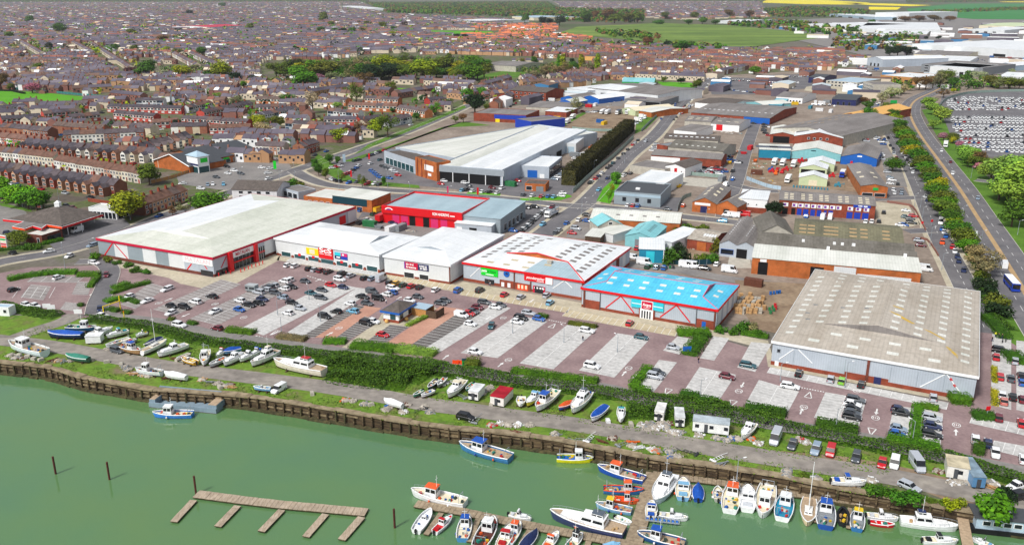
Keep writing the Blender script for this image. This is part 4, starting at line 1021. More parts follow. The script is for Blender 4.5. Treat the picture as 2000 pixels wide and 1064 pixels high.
S=shed('low brick factory with long grey roof beside parked vans',ZB(1095,700),ZB(1880,755),ZB(1895,690),5,('gable_x',1.8),'brick','slate_sheet',name='factory',
 cat='factory')
S.panel('rendered_wall','f',0,S.W*.42,0,4.2,'white_paint',.1)
S=shed('dark grey factory with faint rooflights behind the low brick factory',ZB(1285,612),ZB(1900,665),ZB(1905,575),5.4,('gable_x',2.4),'concrete','dark_fibre',
 name='factory',cat='factory');S.lights([.1,.2,.3,.4,.5,.6,.7,.8],[.2],1.5,1,'pale_sheet')
S=shed('small flat-roofed shed at the kerb of the main street',ZB(1160,585),ZB(1275,605),ZB(1330,535),4,('flat',.2),'brick','mid_grey')
S=shed('long dark shed with one row of white rooflights',ZB(1240,515),ZB(1840,545),ZB(1850,490),4.6,('gable_x',1.6),'concrete','plain_tile');S.lights([.1,
 .2,.3,.4,.5,.6,.7,.8,.9],[.25],1.8,1.4,'white_sheet')
S=shed('curved-roofed grey shed with white side wall by the main street',ZB(1350,420),ZB(1600,445),ZB(1710,385),4.6,('mono',.8),'white_paint','slate_sheet')
S=shed('grey shed with cream rooflights beside the curved-roofed shed',ZB(1470,320),ZB(1760,335),ZB(1800,270),4.6,('gable_x',1.6),'concrete','slate_sheet');S.lights([.15,
 .45,.75],[.2,.35],3.4,1,'cream')
S=shed('pale rendered shed with red panel on its wall',ZB(1762,350),ZB(2080,372),ZB(2090,300),5,('gable_x',1.6),'white_paint','slate_sheet');S.panel('sign',
 'f',S.W*.2,S.W*.42,.5,4.6,'red',.15);S.lights([.2,.5,.8],[.25],3,1,'cream')
S=shed('long grey-roofed works with white rooflights and brick front',Z3(1400,880),Z3(2015,925),Z3(2020,825),5,('gable_x',2.4),'brick','slate_sheet',name='factory',
 cat='factory')
S.lights([.08,.14,.2,.26,.32,.38,.44,.5,.56,.62,.7,.78,.86,.94],[.24],1.6,1.6,'white_sheet');S.panel('cladding','f',S.W*.68,S.W,.3,4.8,'blue',.12);S.row('f',
 8,.02,.64,1.4,3,.5,'white_paint','glass')
S=shed('brown-roofed white shed behind the long grey works',Z3(1430,800),Z3(1690,825),Z3(1700,770),4.6,('gable_x',1.6),'white_paint','plain_tile')
S=shed('pale blue gabled unit among the yards',Z3(1830,800),Z3(1965,822),Z3(1975,775),5,('gable_y',1.8),'teal_pale','pale_sheet')
S=shed('big brown corrugated works with pale roof streaks',ZA(640,232),ZA(1395,320),ZA(1385,70),7,('gable_y',3.2),'concrete','slate_sheet',name='factory',
 cat='factory');S.lights([.1,.2,.3,.4],[.3,.5,.7],1.0,5,'lane_tan',name='rooflight')
S=shed('white-roofed brick hall with round windows and dark solar panels',ZA(865,318),ZA(1410,345),ZA(1395,235),6.2,('gable_y',3.2),'brick','white_sheet')
for t in(.3,.42,.55,.68):S.win('f',S.W*t-.8,S.W*t+.8,4.4,5.8,'white_paint','glass')
S.lights([.16],[.35],8,7,'solar',name='solar_panel')
S=shed('open-fronted shed with white roof and dark bay',ZA(600,298),ZA(868,310),ZA(880,225),5.6,('gable_y',1.6),'brick','pale_sheet');S.door('f',S.W*.12,
 S.W*.8,4.4);S.lights([.25],[.6],5,3.5,'solar',name='solar_panel')
S=shed('bright teal flat-fronted unit with solar panels on its roof',ZA(478,468),ZA(826,482),ZA(832,428),6.2,('mono',.5),'teal_wall','pale_sheet');S.lights([.25,
 .7],[.5],13,6,'solar',name='solar_panel');S.panel('brick_base','f',0,S.W,0,1.2,'brick',.1)
S=shed('pale teal gabled unit with white roof edge in the middle of the teal row',ZA(828,490),ZA(1385,525),ZA(1380,440),5.4,('gable_y',3.0),'teal_pale',
 'pale_sheet');S.panel('brick_base','f',0,S.W,0,1.2,'brick',.1);S.panel('vent','f',S.W*.4,S.W*.5,6.3,6.8,'dark_teal',.1)
S=shed('deep blue gabled unit with dark grey roof at the end of teal row',ZA(1388,545),ZA(1790,575),ZA(1760,455),4.6,('gable_y',2.6),'blue','slate_sheet');S.panel('sign',
 'f',S.W*.45,S.W*.58,4.9,5.7,'white_paint',.1)
for lab,a,b_,c in(('pale green open barn behind the front barn',(1010,620),(1315,640),(1330,590)),('pale green barn with open dark front',(925,668),(1230,
 690),(1240,640)),('pale green gabled barn with white roof in front',(920,780),(1235,800),(1240,755))):
 S=shed(lab+' in the red machinery yard',ZA(*a),ZA(*b_),ZA(*c),4,('gable_y',2),'green_wall','white_sheet',name='barn',cat='barn')
 if 'front' not in lab or 'dark' in lab:S.door('f',S.W*.06,S.W*.94,3.2)
 else:S.door('f',S.W*.35,S.W*.65,3,'cream')
S=shed('yellow-roofed brick hall beside the side street trees',ZA(1338,88),ZA(1650,120),ZA(1635,-40),6.4,('gable_y',2.6),'brick','ochre_roof');S.panel('gable_cladding',
 'f',S.W*.12,S.W*.94,3.2,6.4,'dark_fibre',.1)
S=shed('long grey works with dark roof and white wall by the green',Z3(590,690),Z3(1140,745),Z3(1165,670),8,('gable_x',2),'steel_wall_white','slate_sheet',
 name='factory',cat='factory');S.door('f',S.W*.2,S.W*.3,5);S.door('f',S.W*.92,S.W*.97,5,'green')
S.lights([.22],[.25],S.W*.42,S.D*.42,'white_sheet',name='roof_panel')
S=shed('small white works left of the long grey works',Z3(430,690),Z3(592,710),Z3(600,645),7,('mono',.6),'steel_wall_white','white_sheet')
S=shed('dark open-fronted canopy shed facing the lorry park',Z3(880,775),Z3(1160,795),Z3(1230,755),5,('mono',.8),'mid_grey','slate_sheet');S.door('f',S.W*.4,
 S.W*.98,4)
S=shed('olive gabled shed with round white sign beside the lorry park',Z3(860,850),Z3(965,868),Z3(1020,800),4,('gable_y',2),'green_wall','cream',col=None);S.panel('sign',
 'f',S.W*.4,S.W*.6,3.4,4.8,'white_paint',.1)
S=shed('small brick shed with pale grey roof right of the olive shed',Z3(968,862),Z3(1090,880),Z3(1135,815),4,('gable_x',1.4),'orange_brick','pale_sheet')
for i,(a,b_,c,l)in enumerate([((380,765),(500,775),(545,735),'blue-gabled shed with grey roof'),((545,760),(680,775),(690,725),'blue-gabled shed with white roof'),((360,
 795),(475,805),(480,775),'low blue shed with pale roof')]):
 S=shed(l+' behind the lorry park',Z3(*a),Z3(*b_),Z3(*c),4.4,('gable_y',2.4),'blue',['slate_sheet','white_sheet','pale_sheet'][i])
S=shed('red brick flats block with white windows beside the blue sheds',Z3(-20,705),Z3(265,725),Z3(275,690),7.5,('gable_x',2.6),'brick','plain_tile',name='flats',
 cat='flats',over=.5);S.row('f',8,.02,.98,4.6,6.2,.55);S.row('f',8,.02,.98,1.2,2.8,.55)
S=shed('long white-roofed sheds left of the lorry park',Z3(110,835),Z3(440,850),Z3(450,805),4,('mono',.5),'concrete','slate_sheet')
S=shed('low white shed beside the lorry park grass',Z3(260,868),Z3(425,878),Z3(430,845),4,('mono',.5),'brick','white_sheet')
S=shed('blue-banded depot with grey flat roof behind the showroom',Z3(25,930),Z3(150,955),Z3(235,895),6,('flat',.3),'royal','slate_sheet',name='depot',
 cat='depot')
S=shed('brick depot with blue band behind the white showroom roof',zz(2)(1700,885),zz(2)(2110,905),zz(2)(2130,860),6,('flat',.3),'brick','slate_sheet',
 name='depot',cat='depot')
S.panel('cladding','f',S.W*.4,S.W,2.6,5.8,'royal',.12);S.panel('striped_door','f',S.W*.42,S.W*.5,0,2.6,'yellow',.1)
FARW=[('long white warehouse with blue strip far to the right of town',(1268,520),(1610,540),(1690,505),9,'flat','steel_wall_white','white_sheet'),('white gabled warehouse with grey roof side',(778,
 455),(900,468),(1035,420),10,'gable_y','steel_wall','white_sheet'),('huge white distribution shed',(1125,345),(2100,400),(2150,330),12,'flat','steel_wall_white',
 'white_sheet'),('grey stone office block of three storeys',(745,640),(830,665),(945,640),10,'flat','concrete','slate_sheet'),('flat-roofed grey school-like office wing',(455,
 632),(700,650),(720,610),6,'flat','concrete','steel_blue'),('white-roofed depot with brown front',(880,590),(1160,612),(1190,575),7,'flat','fence_wood',
 'white_sheet'),('long grey office with many windows',(1200,505),(1680,535),(1690,490),9,'flat','mid_grey','slate_sheet'),('navy workshop below the white warehouse',(318,
 605),(430,612),(505,590),6,'gable_x','navy','dark_grey'),('pale blue end shed beside the white distribution shed',(1785,505),(1925,515),(1930,475),7,'gable_y',
 'steel_blue','white_sheet'),('tall white factory block on the skyline',(840,100),(1105,105),(1110,88),24,'flat','steel_wall_white','white_sheet'),('pale blue long factory beside the tall white block',(480,
 110),(835,135),(840,118),10,'flat','steel_blue','white_sheet'),('white sheds in front of the skyline factory',(270,190),(700,205),(720,178),9,'flat','steel_wall_white',
 'white_sheet'),('wide white shed with long roof',(700,225),(1350,235),(1360,180),9,'flat','steel_wall_white','white_sheet'),('grey row of sheds under the wide white shed',(830,
 262),(1240,270),(1250,245),7,'gable_x','concrete','white_sheet'),('pale shed row on the edge',(1560,232),(1850,240),(1870,212),8,'flat','steel_wall_white',
 'white_sheet'),('green-roofed shed beside yellow sheds',(1650,200),(1990,208),(2000,180),8,'gable_x','cream','green_wall'),('yellow-fronted shed row beside the distribution shed',(1790,
 325),(2040,338),(2050,300),7,'flat','ochre_roof','mid_grey'),('long low white terrace of units',(1140,425),(1560,440),(1580,405),6,'gable_x','cream','slate_sheet'),('white unit row behind parked lorries',(1310,
 470),(1580,480),(1590,445),6,'flat','steel_wall_white','white_sheet'),('dark navy unit with striped roof',(500,775),(690,785),(700,745),5,'multi','navy',
 'dark_grey'),('turquoise small unit near the yellow-roofed hall',(5,820),(110,825),(115,775),5,'flat','teal_wall','teal_sheet'),('white terrace of offices near the grass',(65,
 755),(270,768),(280,725),5,'gable_x','white_paint','slate_sheet'),('white shed behind trees at the right edge',(1810,595),(1990,605),(2000,570),6,'gable_x',
 'steel_wall_white','white_sheet')]
for lab,a,b_,c,h,r,wm,rm in FARW:
 rf={'flat':('flat',.4),'gable_y':('gable_y',3),'gable_x':('gable_x',2.4),'multi':('multi_x',1.2,3)}[r]
 S=Shed('warehouse',lab,'warehouse',Z4(*a),Z4(*b_),Z4(*c),h,rf,wm,rm)
 if 'office' in lab or 'school' in lab:
  for z0 in(1,4.2,7.2)[:int(h//3)]:S.row('f',8,.03,.97,z0,z0+1.7,.4,'white_paint','glass')
 elif h<20:S.row('f',3,.15,.85,.1,min(4.5,h*.6),.6,'mid_grey','dark_opening','loading_door')
for lab,n,a,b_,c,h,wm,rm in[('red-roofed long hall among the far terraces',1,(1640,215),(1905,200),(1925,180),8,'white_paint','crimson'),('white long hall by the far wood',
 2,(660,50),(860,72),(880,55),9,'steel_wall_white','white_sheet'),('pale blue school block by the orange estate',3,(0,130),(170,140),(230,118),10,'cream',
 'steel_blue'),('white flat block on the far wood edge',2,(1560,160),(1760,168),(1765,145),7,'steel_wall_white','white_sheet'),('white and tan club building by the poplars',
 3,(570,440),(800,448),(810,415),6,'ochre_roof','plain_tile'),('green netted sports hall by the green',3,(860,640),(1110,645),(1115,615),4,'green','teal_sheet'),('pale long shed on the heath edge',
 3,(1610,165),(1790,170),(1800,150),8,'steel_wall_white','white_sheet'),('grey concrete depot left of the poplars',2,(1790,505),(2030,520),(2040,480),7,
 'concrete','slate_sheet')]:
 f=zz(n);S=Shed('hall',lab,'hall',f(*a),f(*b_),f(*c),h,('gable_x',2.5),wm,rm)
S=Shed('supermarket','brick supermarket with long dark roof and white square turret','supermarket',Z5(1590,190),Z5(2010,108),Z5(1880,30),4.4,('gable_x',
 4.4),'orange_brick','dark_grey',over=.8)
S.row('f',6,.1,.9,.4,2.8,.4,'white_paint','glass_teal');sg=S.panel('sign','f',S.W*.34,S.W*.45,2.6,3.6,'lime',.3)
S=Shed('supermarket_gable','orange brick gable wing with white verge left of the turret','supermarket',Z5(1200,192),Z5(1480,238),Z5(1500,150),3.6,('gable_y',
 5),'orange_brick','dark_grey',over=.5)
b=MB()
for a,c in(((-.4,3.7),(S.W/2,8.9)),((S.W/2,8.9),(S.W+.4,3.7))):b.tube((a[0],-.6,a[1]),(c[0],-.6,c[1]),.3,n=5)
b.build('verge_board','white_paint',S.t)
S=Shed('turret','white square turret with green sign over the supermarket door','turret',Z5(1455,148),Z5(1540,165),Z5(1585,148),9,('flat',.01),'white_paint',
 'steel_blue',depth=7)
b=MB();k=[(-.6,-.6,9.1),(S.W+.6,-.6,9.1),(S.W+.6,S.D+.6,9.1),(-.6,S.D+.6,9.1)]
for i in range(4):b.face([k[i],k[(i+1)%4],(S.W/2,S.D/2,11.6)])
b.build('turret_roof','steel_blue',S.t);S.panel('sign','r',S.D*.25,S.D*.85,5.6,8,'lime',.2);S.panel('band','f',-.1,S.W+.1,4,5,'navy',.1);S.panel('entrance_door',
 'f',.5,S.W-.5,0,3.4,'glass_teal',.1);S.panel('entrance_door','r',.5,S.D-.5,0,3.4,'glass_teal',.1)
S=Shed('substation','orange brick substation box with flat roof beside the avenue','substation',Z6(215,118),Z6(350,130),Z6(385,108),5,('flat',.2),'orange_brick',
 'plain_tile')
S.panel('door','f',S.W*.6,S.W*.85,0,3,'green',.1)
S=Shed('bus_shelter_shop','white flat-roofed glazed shop beside the filling station','shop',Z5(690,562),Z5(905,578),Z5(925,540),4.4,('flat',.5),'white_paint',
 'pale_sheet')
S.row('f',7,.02,.98,.2,3.2,.1,'white_paint','glass');S.row('r',2,.05,.95,.2,3.2,.15,'white_paint','glass')
def station():
 g=lambda x,y,z=0:P(x/7.69,370+y/7.69,z)
 c=g(700,640);t=thing('filling_station','filling station with dark pyramid roof and zigzag orange and red fascia','filling station',c)
 hz_=5.0
 px=[(45,445),(355,480),(185,555),(370,590),(490,545),(620,580),(700,525),(930,560),(1545,370),(1180,250),(720,215)]
 pts=[g(x,y,hz_)-c for x,y in px]
 b=MB();n=len(pts)
 for i in range(8):
  p,r=pts[i],pts[i+1];lo=Vector((0,0,-.9))
  d=(r-p).normalized();nn=Vector((d.y,-d.x,0))*.15
  b.face([p+lo+nn,r+lo+nn,r+nn,p+nn],0 if i in(0,1,4,7,5)else 1);b.face([p+nn,r+nn,r-nn,p-nn],2);b.face([p+lo-nn,p-nn,r-nn,r+lo-nn],2)
 b.build('fascia',['red','orange','white_paint'],t)
 b=MB();A_,B_,C_,D_=g(930,545,hz_+.1)-c,g(1530,372,hz_+.1)-c,g(1000,245,hz_+.1)-c,g(110,440,hz_+.1)-c
 ap=(A_+B_+C_+D_)/4;ap.z=9.6
 for p,r in((A_,B_),(B_,C_),(C_,D_),(D_,A_)):b.face([p,r,ap])
 b.build('roof','plain_tile',t)
 b=MB();b.face([g(x,y,hz_-.05)-c for x,y in((355,482),(190,552),(370,588),(490,545),(620,578),(700,525),(930,552),(580,450))]);b.build('canopy_deck','slate_sheet',
 t)
 b=MB();b.box((ap.x,ap.y,9.9),(2,2,2.2));b.box((ap.x,ap.y,11.3),(2.3,2.3,.9),0,0,.1);b.build('cupola','white_paint',t)
 b=MB()
 for x,y in((1240,640),(1030,680),(1420,500),(880,690)):p=g(x,y)-c;b.tube(p,(p.x,p.y,hz_-.8),.18)
 b.build('column','white_paint',t)
 b=MB();
 for x,y in((1260,600),(1120,560)):p=g(x,y)-c;b.box((p.x,p.y,.9),(.8,.5,1.6),0)
 b.build('pump','dark_grey',t)
 S=Shed('station_shop','brick filling station shop with white flat roof','shop',(48,457),(81,461),(114,448),3.4,('flat',.25),'dark_brick','pale_sheet')
 S.panel('shop_window','r',S.D*.25,S.D*.9,.5,2.6,'glass',.08);S.win('f',S.W*.7,S.W*.85,.2,2.4)
 for lab,x,y0,y1,w_ in(('tall orange and white price sign at the filling station corner',75,900,690,1.6),('orange filling station sign behind the pyramid roof',
 590,290,165,1.4)):
  p=g(x,y0);h=hz(x/7.69,370+y0/7.69,370+y1/7.69);s_=thing('price_sign',lab,'sign',p,math.radians(-20))
  b=MB();b.b0(-w_,w_,-.2,.2,h*.12,h);b.build('sign_board','white_paint',s_)
  for i,m_ in enumerate(['orange','crimson','cream','green','orange']):
   b=MB();b.b0(-w_+.15,w_-.15,-.24,-.2,h*(.16+.165*i),h*(.28+.165*i));b.build('sign_field',m_,s_)
  b=MB();b.b0(-w_,-w_+.3,-.15,.15,0,h*.12);b.b0(w_-.3,w_,-.15,.15,0,h*.12);b.build('post','grey_metal',s_)
station()
S=Shed('gatehouse','small white site cabin with red skirt at the harbour edge left','cabin',(-40,598),(16,601),(17,594),2.8,('flat',.1),'white_paint','steel_blue',
 depth=3)
S.win('f',S.W*.8,S.W*.92,1,2.2)
paint('win_dark','#2a2f38',.2,.1,1,.6);paint('pot','#a8523a',.8,.1)
ROOFC=['#635a5e','#585156','#6d6264','#70605a','#7a5c50','#625c66','#565158','#84655a']
WALLC={'w':['#e9e6de','#e0d8c6','#f0eeea','#d8cbb4','#cfc6ba','#e6dfd2','#b98a72','#c8bfb2'],'r':['#b0443a','#a83c34','#b84a40','#c05046'],'o':['#bb7146',
 '#b3683e','#c27a50'],'t':['#b98a5c','#ad8055','#c0936a','#a87a50'],'g':['#b8bfc6','#d5d8da','#aab3bb','#e2e3e4'],'b':['#9c6a52','#8a5a48','#b07a5c','#c09474',
 '#a8503c','#8f6250'],'m':['#e8e2d6','#a06a54','#dccdb2','#b06a54','#f2f0ea','#b98468']}
PANEL={'r':['#d8d6d2','#b5202c'],'o':['#e6e2da','#dcd8d0'],'g':['#f0f0f0','#39506a']}
def house_meshes(w,d,h,r,out=False,win=True):
 """wall, roof, chimney, window, door meshes of one terrace house; x across the front, y into the plot"""
 b=MB();b.face([(0,0,0),(w,0,0),(w,0,h),(0,0,h)]);b.face([(w,d,0),(0,d,0),(0,d,h),(w,d,h)])
 b.face([(w,0,0),(w,d,0),(w,d,h),(w,d/2,h+r),(w,0,h)]);b.face([(0,d,0),(0,0,0),(0,0,h),(0,d/2,h+r),(0,d,h)])
 if out:
  x0,x1,y0=.2,w*.55,-4.2
  b.face([(x0,y0,0),(x1,y0,0),(x1,y0,h*.85),((x0+x1)/2,y0,h*.85+1.5),(x0,y0,h*.85)])
  b.face([(x1,y0,0),(x1,0,0),(x1,0,h*.85),(x1,y0,h*.85)]);b.face([(x0,0,0),(x0,y0,0),(x0,y0,h*.85),(x0,0,h*.85)])
 wall=b.mesh('wall',['any_wall'])
 b=MB();e=.25;sl=r/(d/2);y=-e;z=h-e*sl+.08
 b.face([(0,y,z),(w,y,z),(w,d/2,h+r+.08),(0,d/2,h+r+.08)]);b.face([(0,d/2,h+r+.08),(w,d/2,h+r+.08),(w,d+e,z),(0,d+e,z)])
 b.face([(0,y,z-.12),(0,y,z),(w,y,z),(w,y,z-.12)][::-1])
 if out:
  xm=(x0+x1)/2;zb=h*.85
  b.face([(x0-.2,y0-.2,zb-.1),(xm,y0-.2,zb+1.6),(xm,1.8,zb+1.6),(x0-.2,.6,zb-.1)][::-1]);b.face([(xm,y0-.2,zb+1.6),(x1+.2,y0-.2,zb-.1),(x1+.2,.6,zb-.1),(xm,
 1.8,zb+1.6)][::-1])
 roof=b.mesh('roof',['any_roof'])
 b=MB();b.b0(-.45,.45,d/2-.5,d/2+.5,h+r-.5,h+r+1.3,0)
 for k in(-.25,.0,.25):b.tube((k,d/2,h+r+1.3),(k,d/2,h+r+1.75),.11,n=5,m=1)
 chim=b.mesh('chimney',['brick','pot'])
 def wn(x0,x1,z0,z1,y=-.06):
  b=MB();b.b0(x0,x1,y,.02 if y>-1 else y+.08,z0,z1,0);
  xm=(x0+x1)/2
  for a,c in((x0+.12,xm-.05),(xm+.05,x1-.12)):b.b0(a,c,y-.02,y,z0+.12,z1-.12,1)
  return b.mesh('window',['white_paint','win_dark'])
 ws=[]
 if win:
  if out:ws=[wn(x0+.4,x1-.4,h*.52,h*.78,-4.26),wn(w*.66,w*.92,h*.55,h*.82),wn(x0+.4,x1-.4,.9,h*.38,-4.26)]
  else:ws=[wn(w*.1,w*.38,h*.56,h*.82),wn(w*.62,w*.9,h*.56,h*.82),wn(w*.1,w*.45,.8,h*.42)]
 b=MB();b.b0(w*.66,w*.85,-.05,.02,0,2.1);dr=b.mesh('door',['any_matt'])
 return wall,roof,chim,ws,dr
HM={}
def hm(kind_,w):
 k=(kind_,round(w*2)/2)
 if k not in HM:
  d,h,r,out={'t':(8,5.4,2.4,False),'o':(7.5,5.4,2.6,True),'e':(7.5,5.0,1.9,False),'s':(8,5.2,2.8,False)}[kind_]
  HM[k]=house_meshes(k[1],d,h,r,out)
 return HM[k]
ROWS=[(5,(-120,300),(900,468),'o','b','row with rear gables by filling station',.3),(5,(430,258),(1100,372),'t','w','white row left of supermarket',.25),(5,(-150,
 172),(425,240),'t','w','white row at upper left of station',.2),(5,(1140,622),(1475,505),'t','b','brick row beside the avenue',.3),(5,(640,160),(1200,
 205),'o','m','gabled row behind the white row',.2),(5,(190,120),(640,165),'o','b','brick gabled row behind the white row',.2),(5,(1100,165),(1500,60),
 'o','m','gabled row behind supermarket roof',.2),(5,(-100,60),(380,110),'t','m','long row left of the gables',.2),(5,(500,55),(1130,30),'t','m','upper row above the gables',
 .2),(1,(170,640),(930,625),'t','t','tan estate row under the big tree',.0),(1,(570,735),(880,720),'s','t','tan estate row by the playing field',0),(1,(890,
 735),(1085,735),'s','t','second tan estate row',0),(1,(980,650),(1480,672),'t','t','tan row right of the round tree',0),(1,(310,590),(930,580),'t','w',
 'white row above the tan estate',0),(1,(0,490),(790,492),'t','w','long pale row further up',0),(1,(0,555),(180,570),'t','m','short row at the frame edge',
 0),(1,(690,350),(1000,560),'t','w','diagonal white street',0),(1,(1340,440),(1520,540),'t','m','diagonal row by yellow trees',0),(1,(1480,440),(1690,540),
 't','m','second diagonal row by yellow trees',0),(1,(160,350),(310,440),'t','w','diagonal row by dark conifer',0),(1,(560,350),(700,430),'t','w','short diagonal row',
 0),(1,(840,880),(1420,895),'e','r','red panelled estate row',.0),(1,(890,935),(1205,960),'e','r','red panelled row with white porches',0),(1,(1420,975),(1930,
 1010),'e','r','long red panelled row',0),(1,(860,770),(1100,795),'e','r','red panelled row by the field',0),(1,(1600,930),(1980,850),'e','r','slanting red panelled row',
 0),(1,(1480,890),(1670,845),'e','g','grey panelled row',0),(1,(1060,830),(1280,830),'e','g','blue-grey panelled row',0),(1,(1370,815),(1620,795),'e','g',
 'white panelled row',0),(1,(0,900),(220,870),'e','g','white panelled row by field',0),(1,(20,985),(330,960),'e','r','brick and white row by field',0),(1,(350,
 940),(620,915),'e','r','brick row with white panels',0),(1,(330,860),(690,850),'e','r','brick row on the field edge',0),(1,(550,970),(790,945),'e','r',
 'short red panelled row',0),(1,(0,1050),(380,1090),'t','b','brown row below the estate',0),(1,(420,1040),(800,1070),'t','b','brown row in front of estate',
 0),(1,(800,1030),(1180,1064),'t','w','pale row under the red estate',0),(1,(1190,1010),(1400,1000),'e','r','red block beside dark trees',0),(1,(1340,1050),(1620,
 1045),'t','m','row above the supermarket',0),(1,(1640,1055),(1960,1050),'e','r','red row above the supermarket',0),(2,(100,765),(375,770),'e','o','orange estate row behind the round tree',
 0),(2,(420,765),(740,715),'e','o','slanting orange estate row',0),(2,(0,885),(240,880),'e','r','red estate row end',0),(2,(0,815),(190,820),'e','o','orange row end',
 0),(2,(560,915),(800,935),'e','g','white estate row',0),(2,(530,985),(820,985),'e','r','white and red estate row',0),(2,(230,1015),(570,1040),'e','g',
 'pale green estate row',0),(2,(40,955),(340,890),'e','g','slanting grey estate row',0),(2,(720,865),(1100,880),'e','o','orange row by the avenue trees',
 0),(2,(1100,885),(1320,925),'e','o','orange row end by avenue',0),(2,(490,800),(700,830),'e','o','orange row behind blossom tree',0),(2,(850,810),(1110,
 825),'e','o','brick row with white bands',0),(2,(820,990),(1060,960),'e','r','white and brick row at the avenue',0),(2,(1040,1000),(1220,960),'e','g',
 'white end row beside avenue',0),(2,(1110,775),(1400,730),'e','r','brown estate row in the middle',0),(2,(1360,830),(1480,815),'e','r','short row beside green verge',
 0),(2,(930,690),(1050,700),'s','o','tall orange brick house pair',0),(2,(1060,660),(1230,665),'s','w','white villa pair under the trees',0),(2,(1310,668),(1700,
 690),'t','w','white terrace under the trees',0),(2,(1490,770),(1640,785),'t','o','orange terrace by round trees',0),(2,(840,735),(1040,750),'e','r','row of red garages and porches',
 0),(2,(1790,700),(2000,640),'t','b','row beside the avenue top',0),(2,(1890,860),(2020,780),'t','m','row behind the blue depot',0),(6,(0,140),(220,150),
 't','w','row above the substation',0),(6,(380,150),(500,110),'t','b','brown row by the substation',0),(3,(960,615),(1500,640),'t','w','white row behind the green',
 0),(3,(1640,590),(1850,545),'t','m','row at the top of main street',0),(3,(880,545),(1060,500),'t','m','slanting row by the poplars',0),(3,(240,500),(0,
 500),'t','w','white row left of the poplars',0)]
HOUSES=[]
for(n,a,c,k,st,where,big)in ROWS:
 A,B=q(n,*a),q(n,*c);L=(B-A).length;w={'t':5.0,'o':6.5}.get(k,6.0)
 if k=='s':w=7.5
 m=max(2,round(L/w));d=(B-A).normalized()
 for i in range(m):
  HOUSES.append((A+d*(i*L/m),L/m,math.atan2(d.y,d.x),k,st,where,i,m))
HOUSES.sort(key=lambda t:t[0].y)
OCC=set()
def occ_key(p,s=9.0):return(int(p[0]//s),int(p[1]//s))
def near_occ(p):
 kx,ky=occ_key(p)
 return any((kx+i,ky+j)in OCC for i in(-1,0,1)for j in(-1,0,1))
for hh in HOUSES:
 dv=Vector((math.cos(hh[2]),math.sin(hh[2]),0));nv=Vector((-dv.y,dv.x,0))
 for t in(0,.5,1):
  for u_ in(0,6):OCC.add(occ_key(hh[0]+dv*hh[1]*t+nv*u_))
WNAME={'w':'white','r':'red','o':'orange brick','t':'tan','g':'pale','b':'brown brick','m':'mixed'}
def cname(c):
 r,g,b_=[int(c[i:i+2],16)for i in(1,3,5)]
 if min(r,g,b_)>205:return 'white' if r-b_<14 else 'cream'
 if b_>=r:return 'grey'
 if r-b_>90 and g<95:return 'red brick'
 if r-b_>85:return 'orange brick'
 return 'brown brick' if r<175 else 'buff'
rh=random.Random(3)
N_IND=300
def make_house(p,w,rz,k,st,where,i,m,detail):
 wall,roof,chim,ws,dr=hm(k,w)
 col=rh.choice(WALLC[st]);sx=w/(round(w*2)/2)
 rowroof=ROOFC[hash(where)%len(ROOFC)]if False else ROOFC[sum(map(ord,where))%len(ROOFC)]
 rc=rowroof if rh.random()<(.45 if k=='o' else .75)else rh.choice(ROOFC)
 t=thing('terrace_house',cname(col)+' house in '+where,'house',p,rz,where)
 t.scale=(sx,1,rh.uniform(.97,1.04))
 put('wall',wall,t,col=col);ro=put('roof',roof,t,col=rc)
 if k in 'tos' or i%2==0:put('chimney',chim,ro)
 if detail:
  for x in ws:put('window',x,t)
  put('door',dr,t,col=rh.choice(['#7a1f24','#20345c','#e8e8e8','#2b4a36','#222222','#b03030']))
 if st in PANEL:
  b=PB.get((k,round(w*2)/2))
  if b is None:
   b=MB();ww=round(w*2)/2
   b.b0(.3,ww-.3,-.05,.02,2.7,4.6,0);b.b0(.4,ww*.5,-.05,.02,.7,2.1,0)
   for x0,x1 in((.5,ww*.42),(ww*.58,ww-.5)):b.b0(x0,x1,-.07,-.05,3.1,4.4,1)
   b=b.mesh('window_band',['any_matt','win_dark']);PB[(k,round(w*2)/2)]=b
  put('window_band',b,t,col=PANEL[st][0]if(i%3)else PANEL[st][1]if st!='r' else '#e8e6e2')
 return t
PB={}
FARH=MB();rt=random.Random(5)
FM=['far_cream','far_brick','far_tan','far_white','far_slate','far_brown','far_red','far_orange','win_dark','far_orange_brick']
blend('far_cream',[(.3,'#c4b6a0'),(.7,'#dacdb8')],.02,.9,3);blend('far_brick',[(.3,'#7c5248'),(.5,'#8a6056'),(.7,'#967264')],.03,.9,4);blend('far_tan',[(.3,
 '#a8805c'),(.7,'#c09a78')],.03,.9,3)
blend('far_white',[(.3,'#e0e2e4'),(.7,'#f4f4f4')],.03,.9,3);blend('far_slate',[(.3,'#48434e'),(.5,'#5e5864'),(.7,'#78717b')],.03,.85,5);blend('far_brown',[(.3,
 '#5e4a44'),(.5,'#70584e'),(.7,'#7c665c')],.05,.85,5)
blend('far_red',[(.3,'#7c4a40'),(.6,'#946052')],.05,.85,4);blend('far_orange',[(.3,'#c86a44'),(.6,'#d88058')],.05,.85,4);blend('far_orange_brick',[(.3,
 '#c8704c'),(.6,'#d88a64')],.04,.85,4)
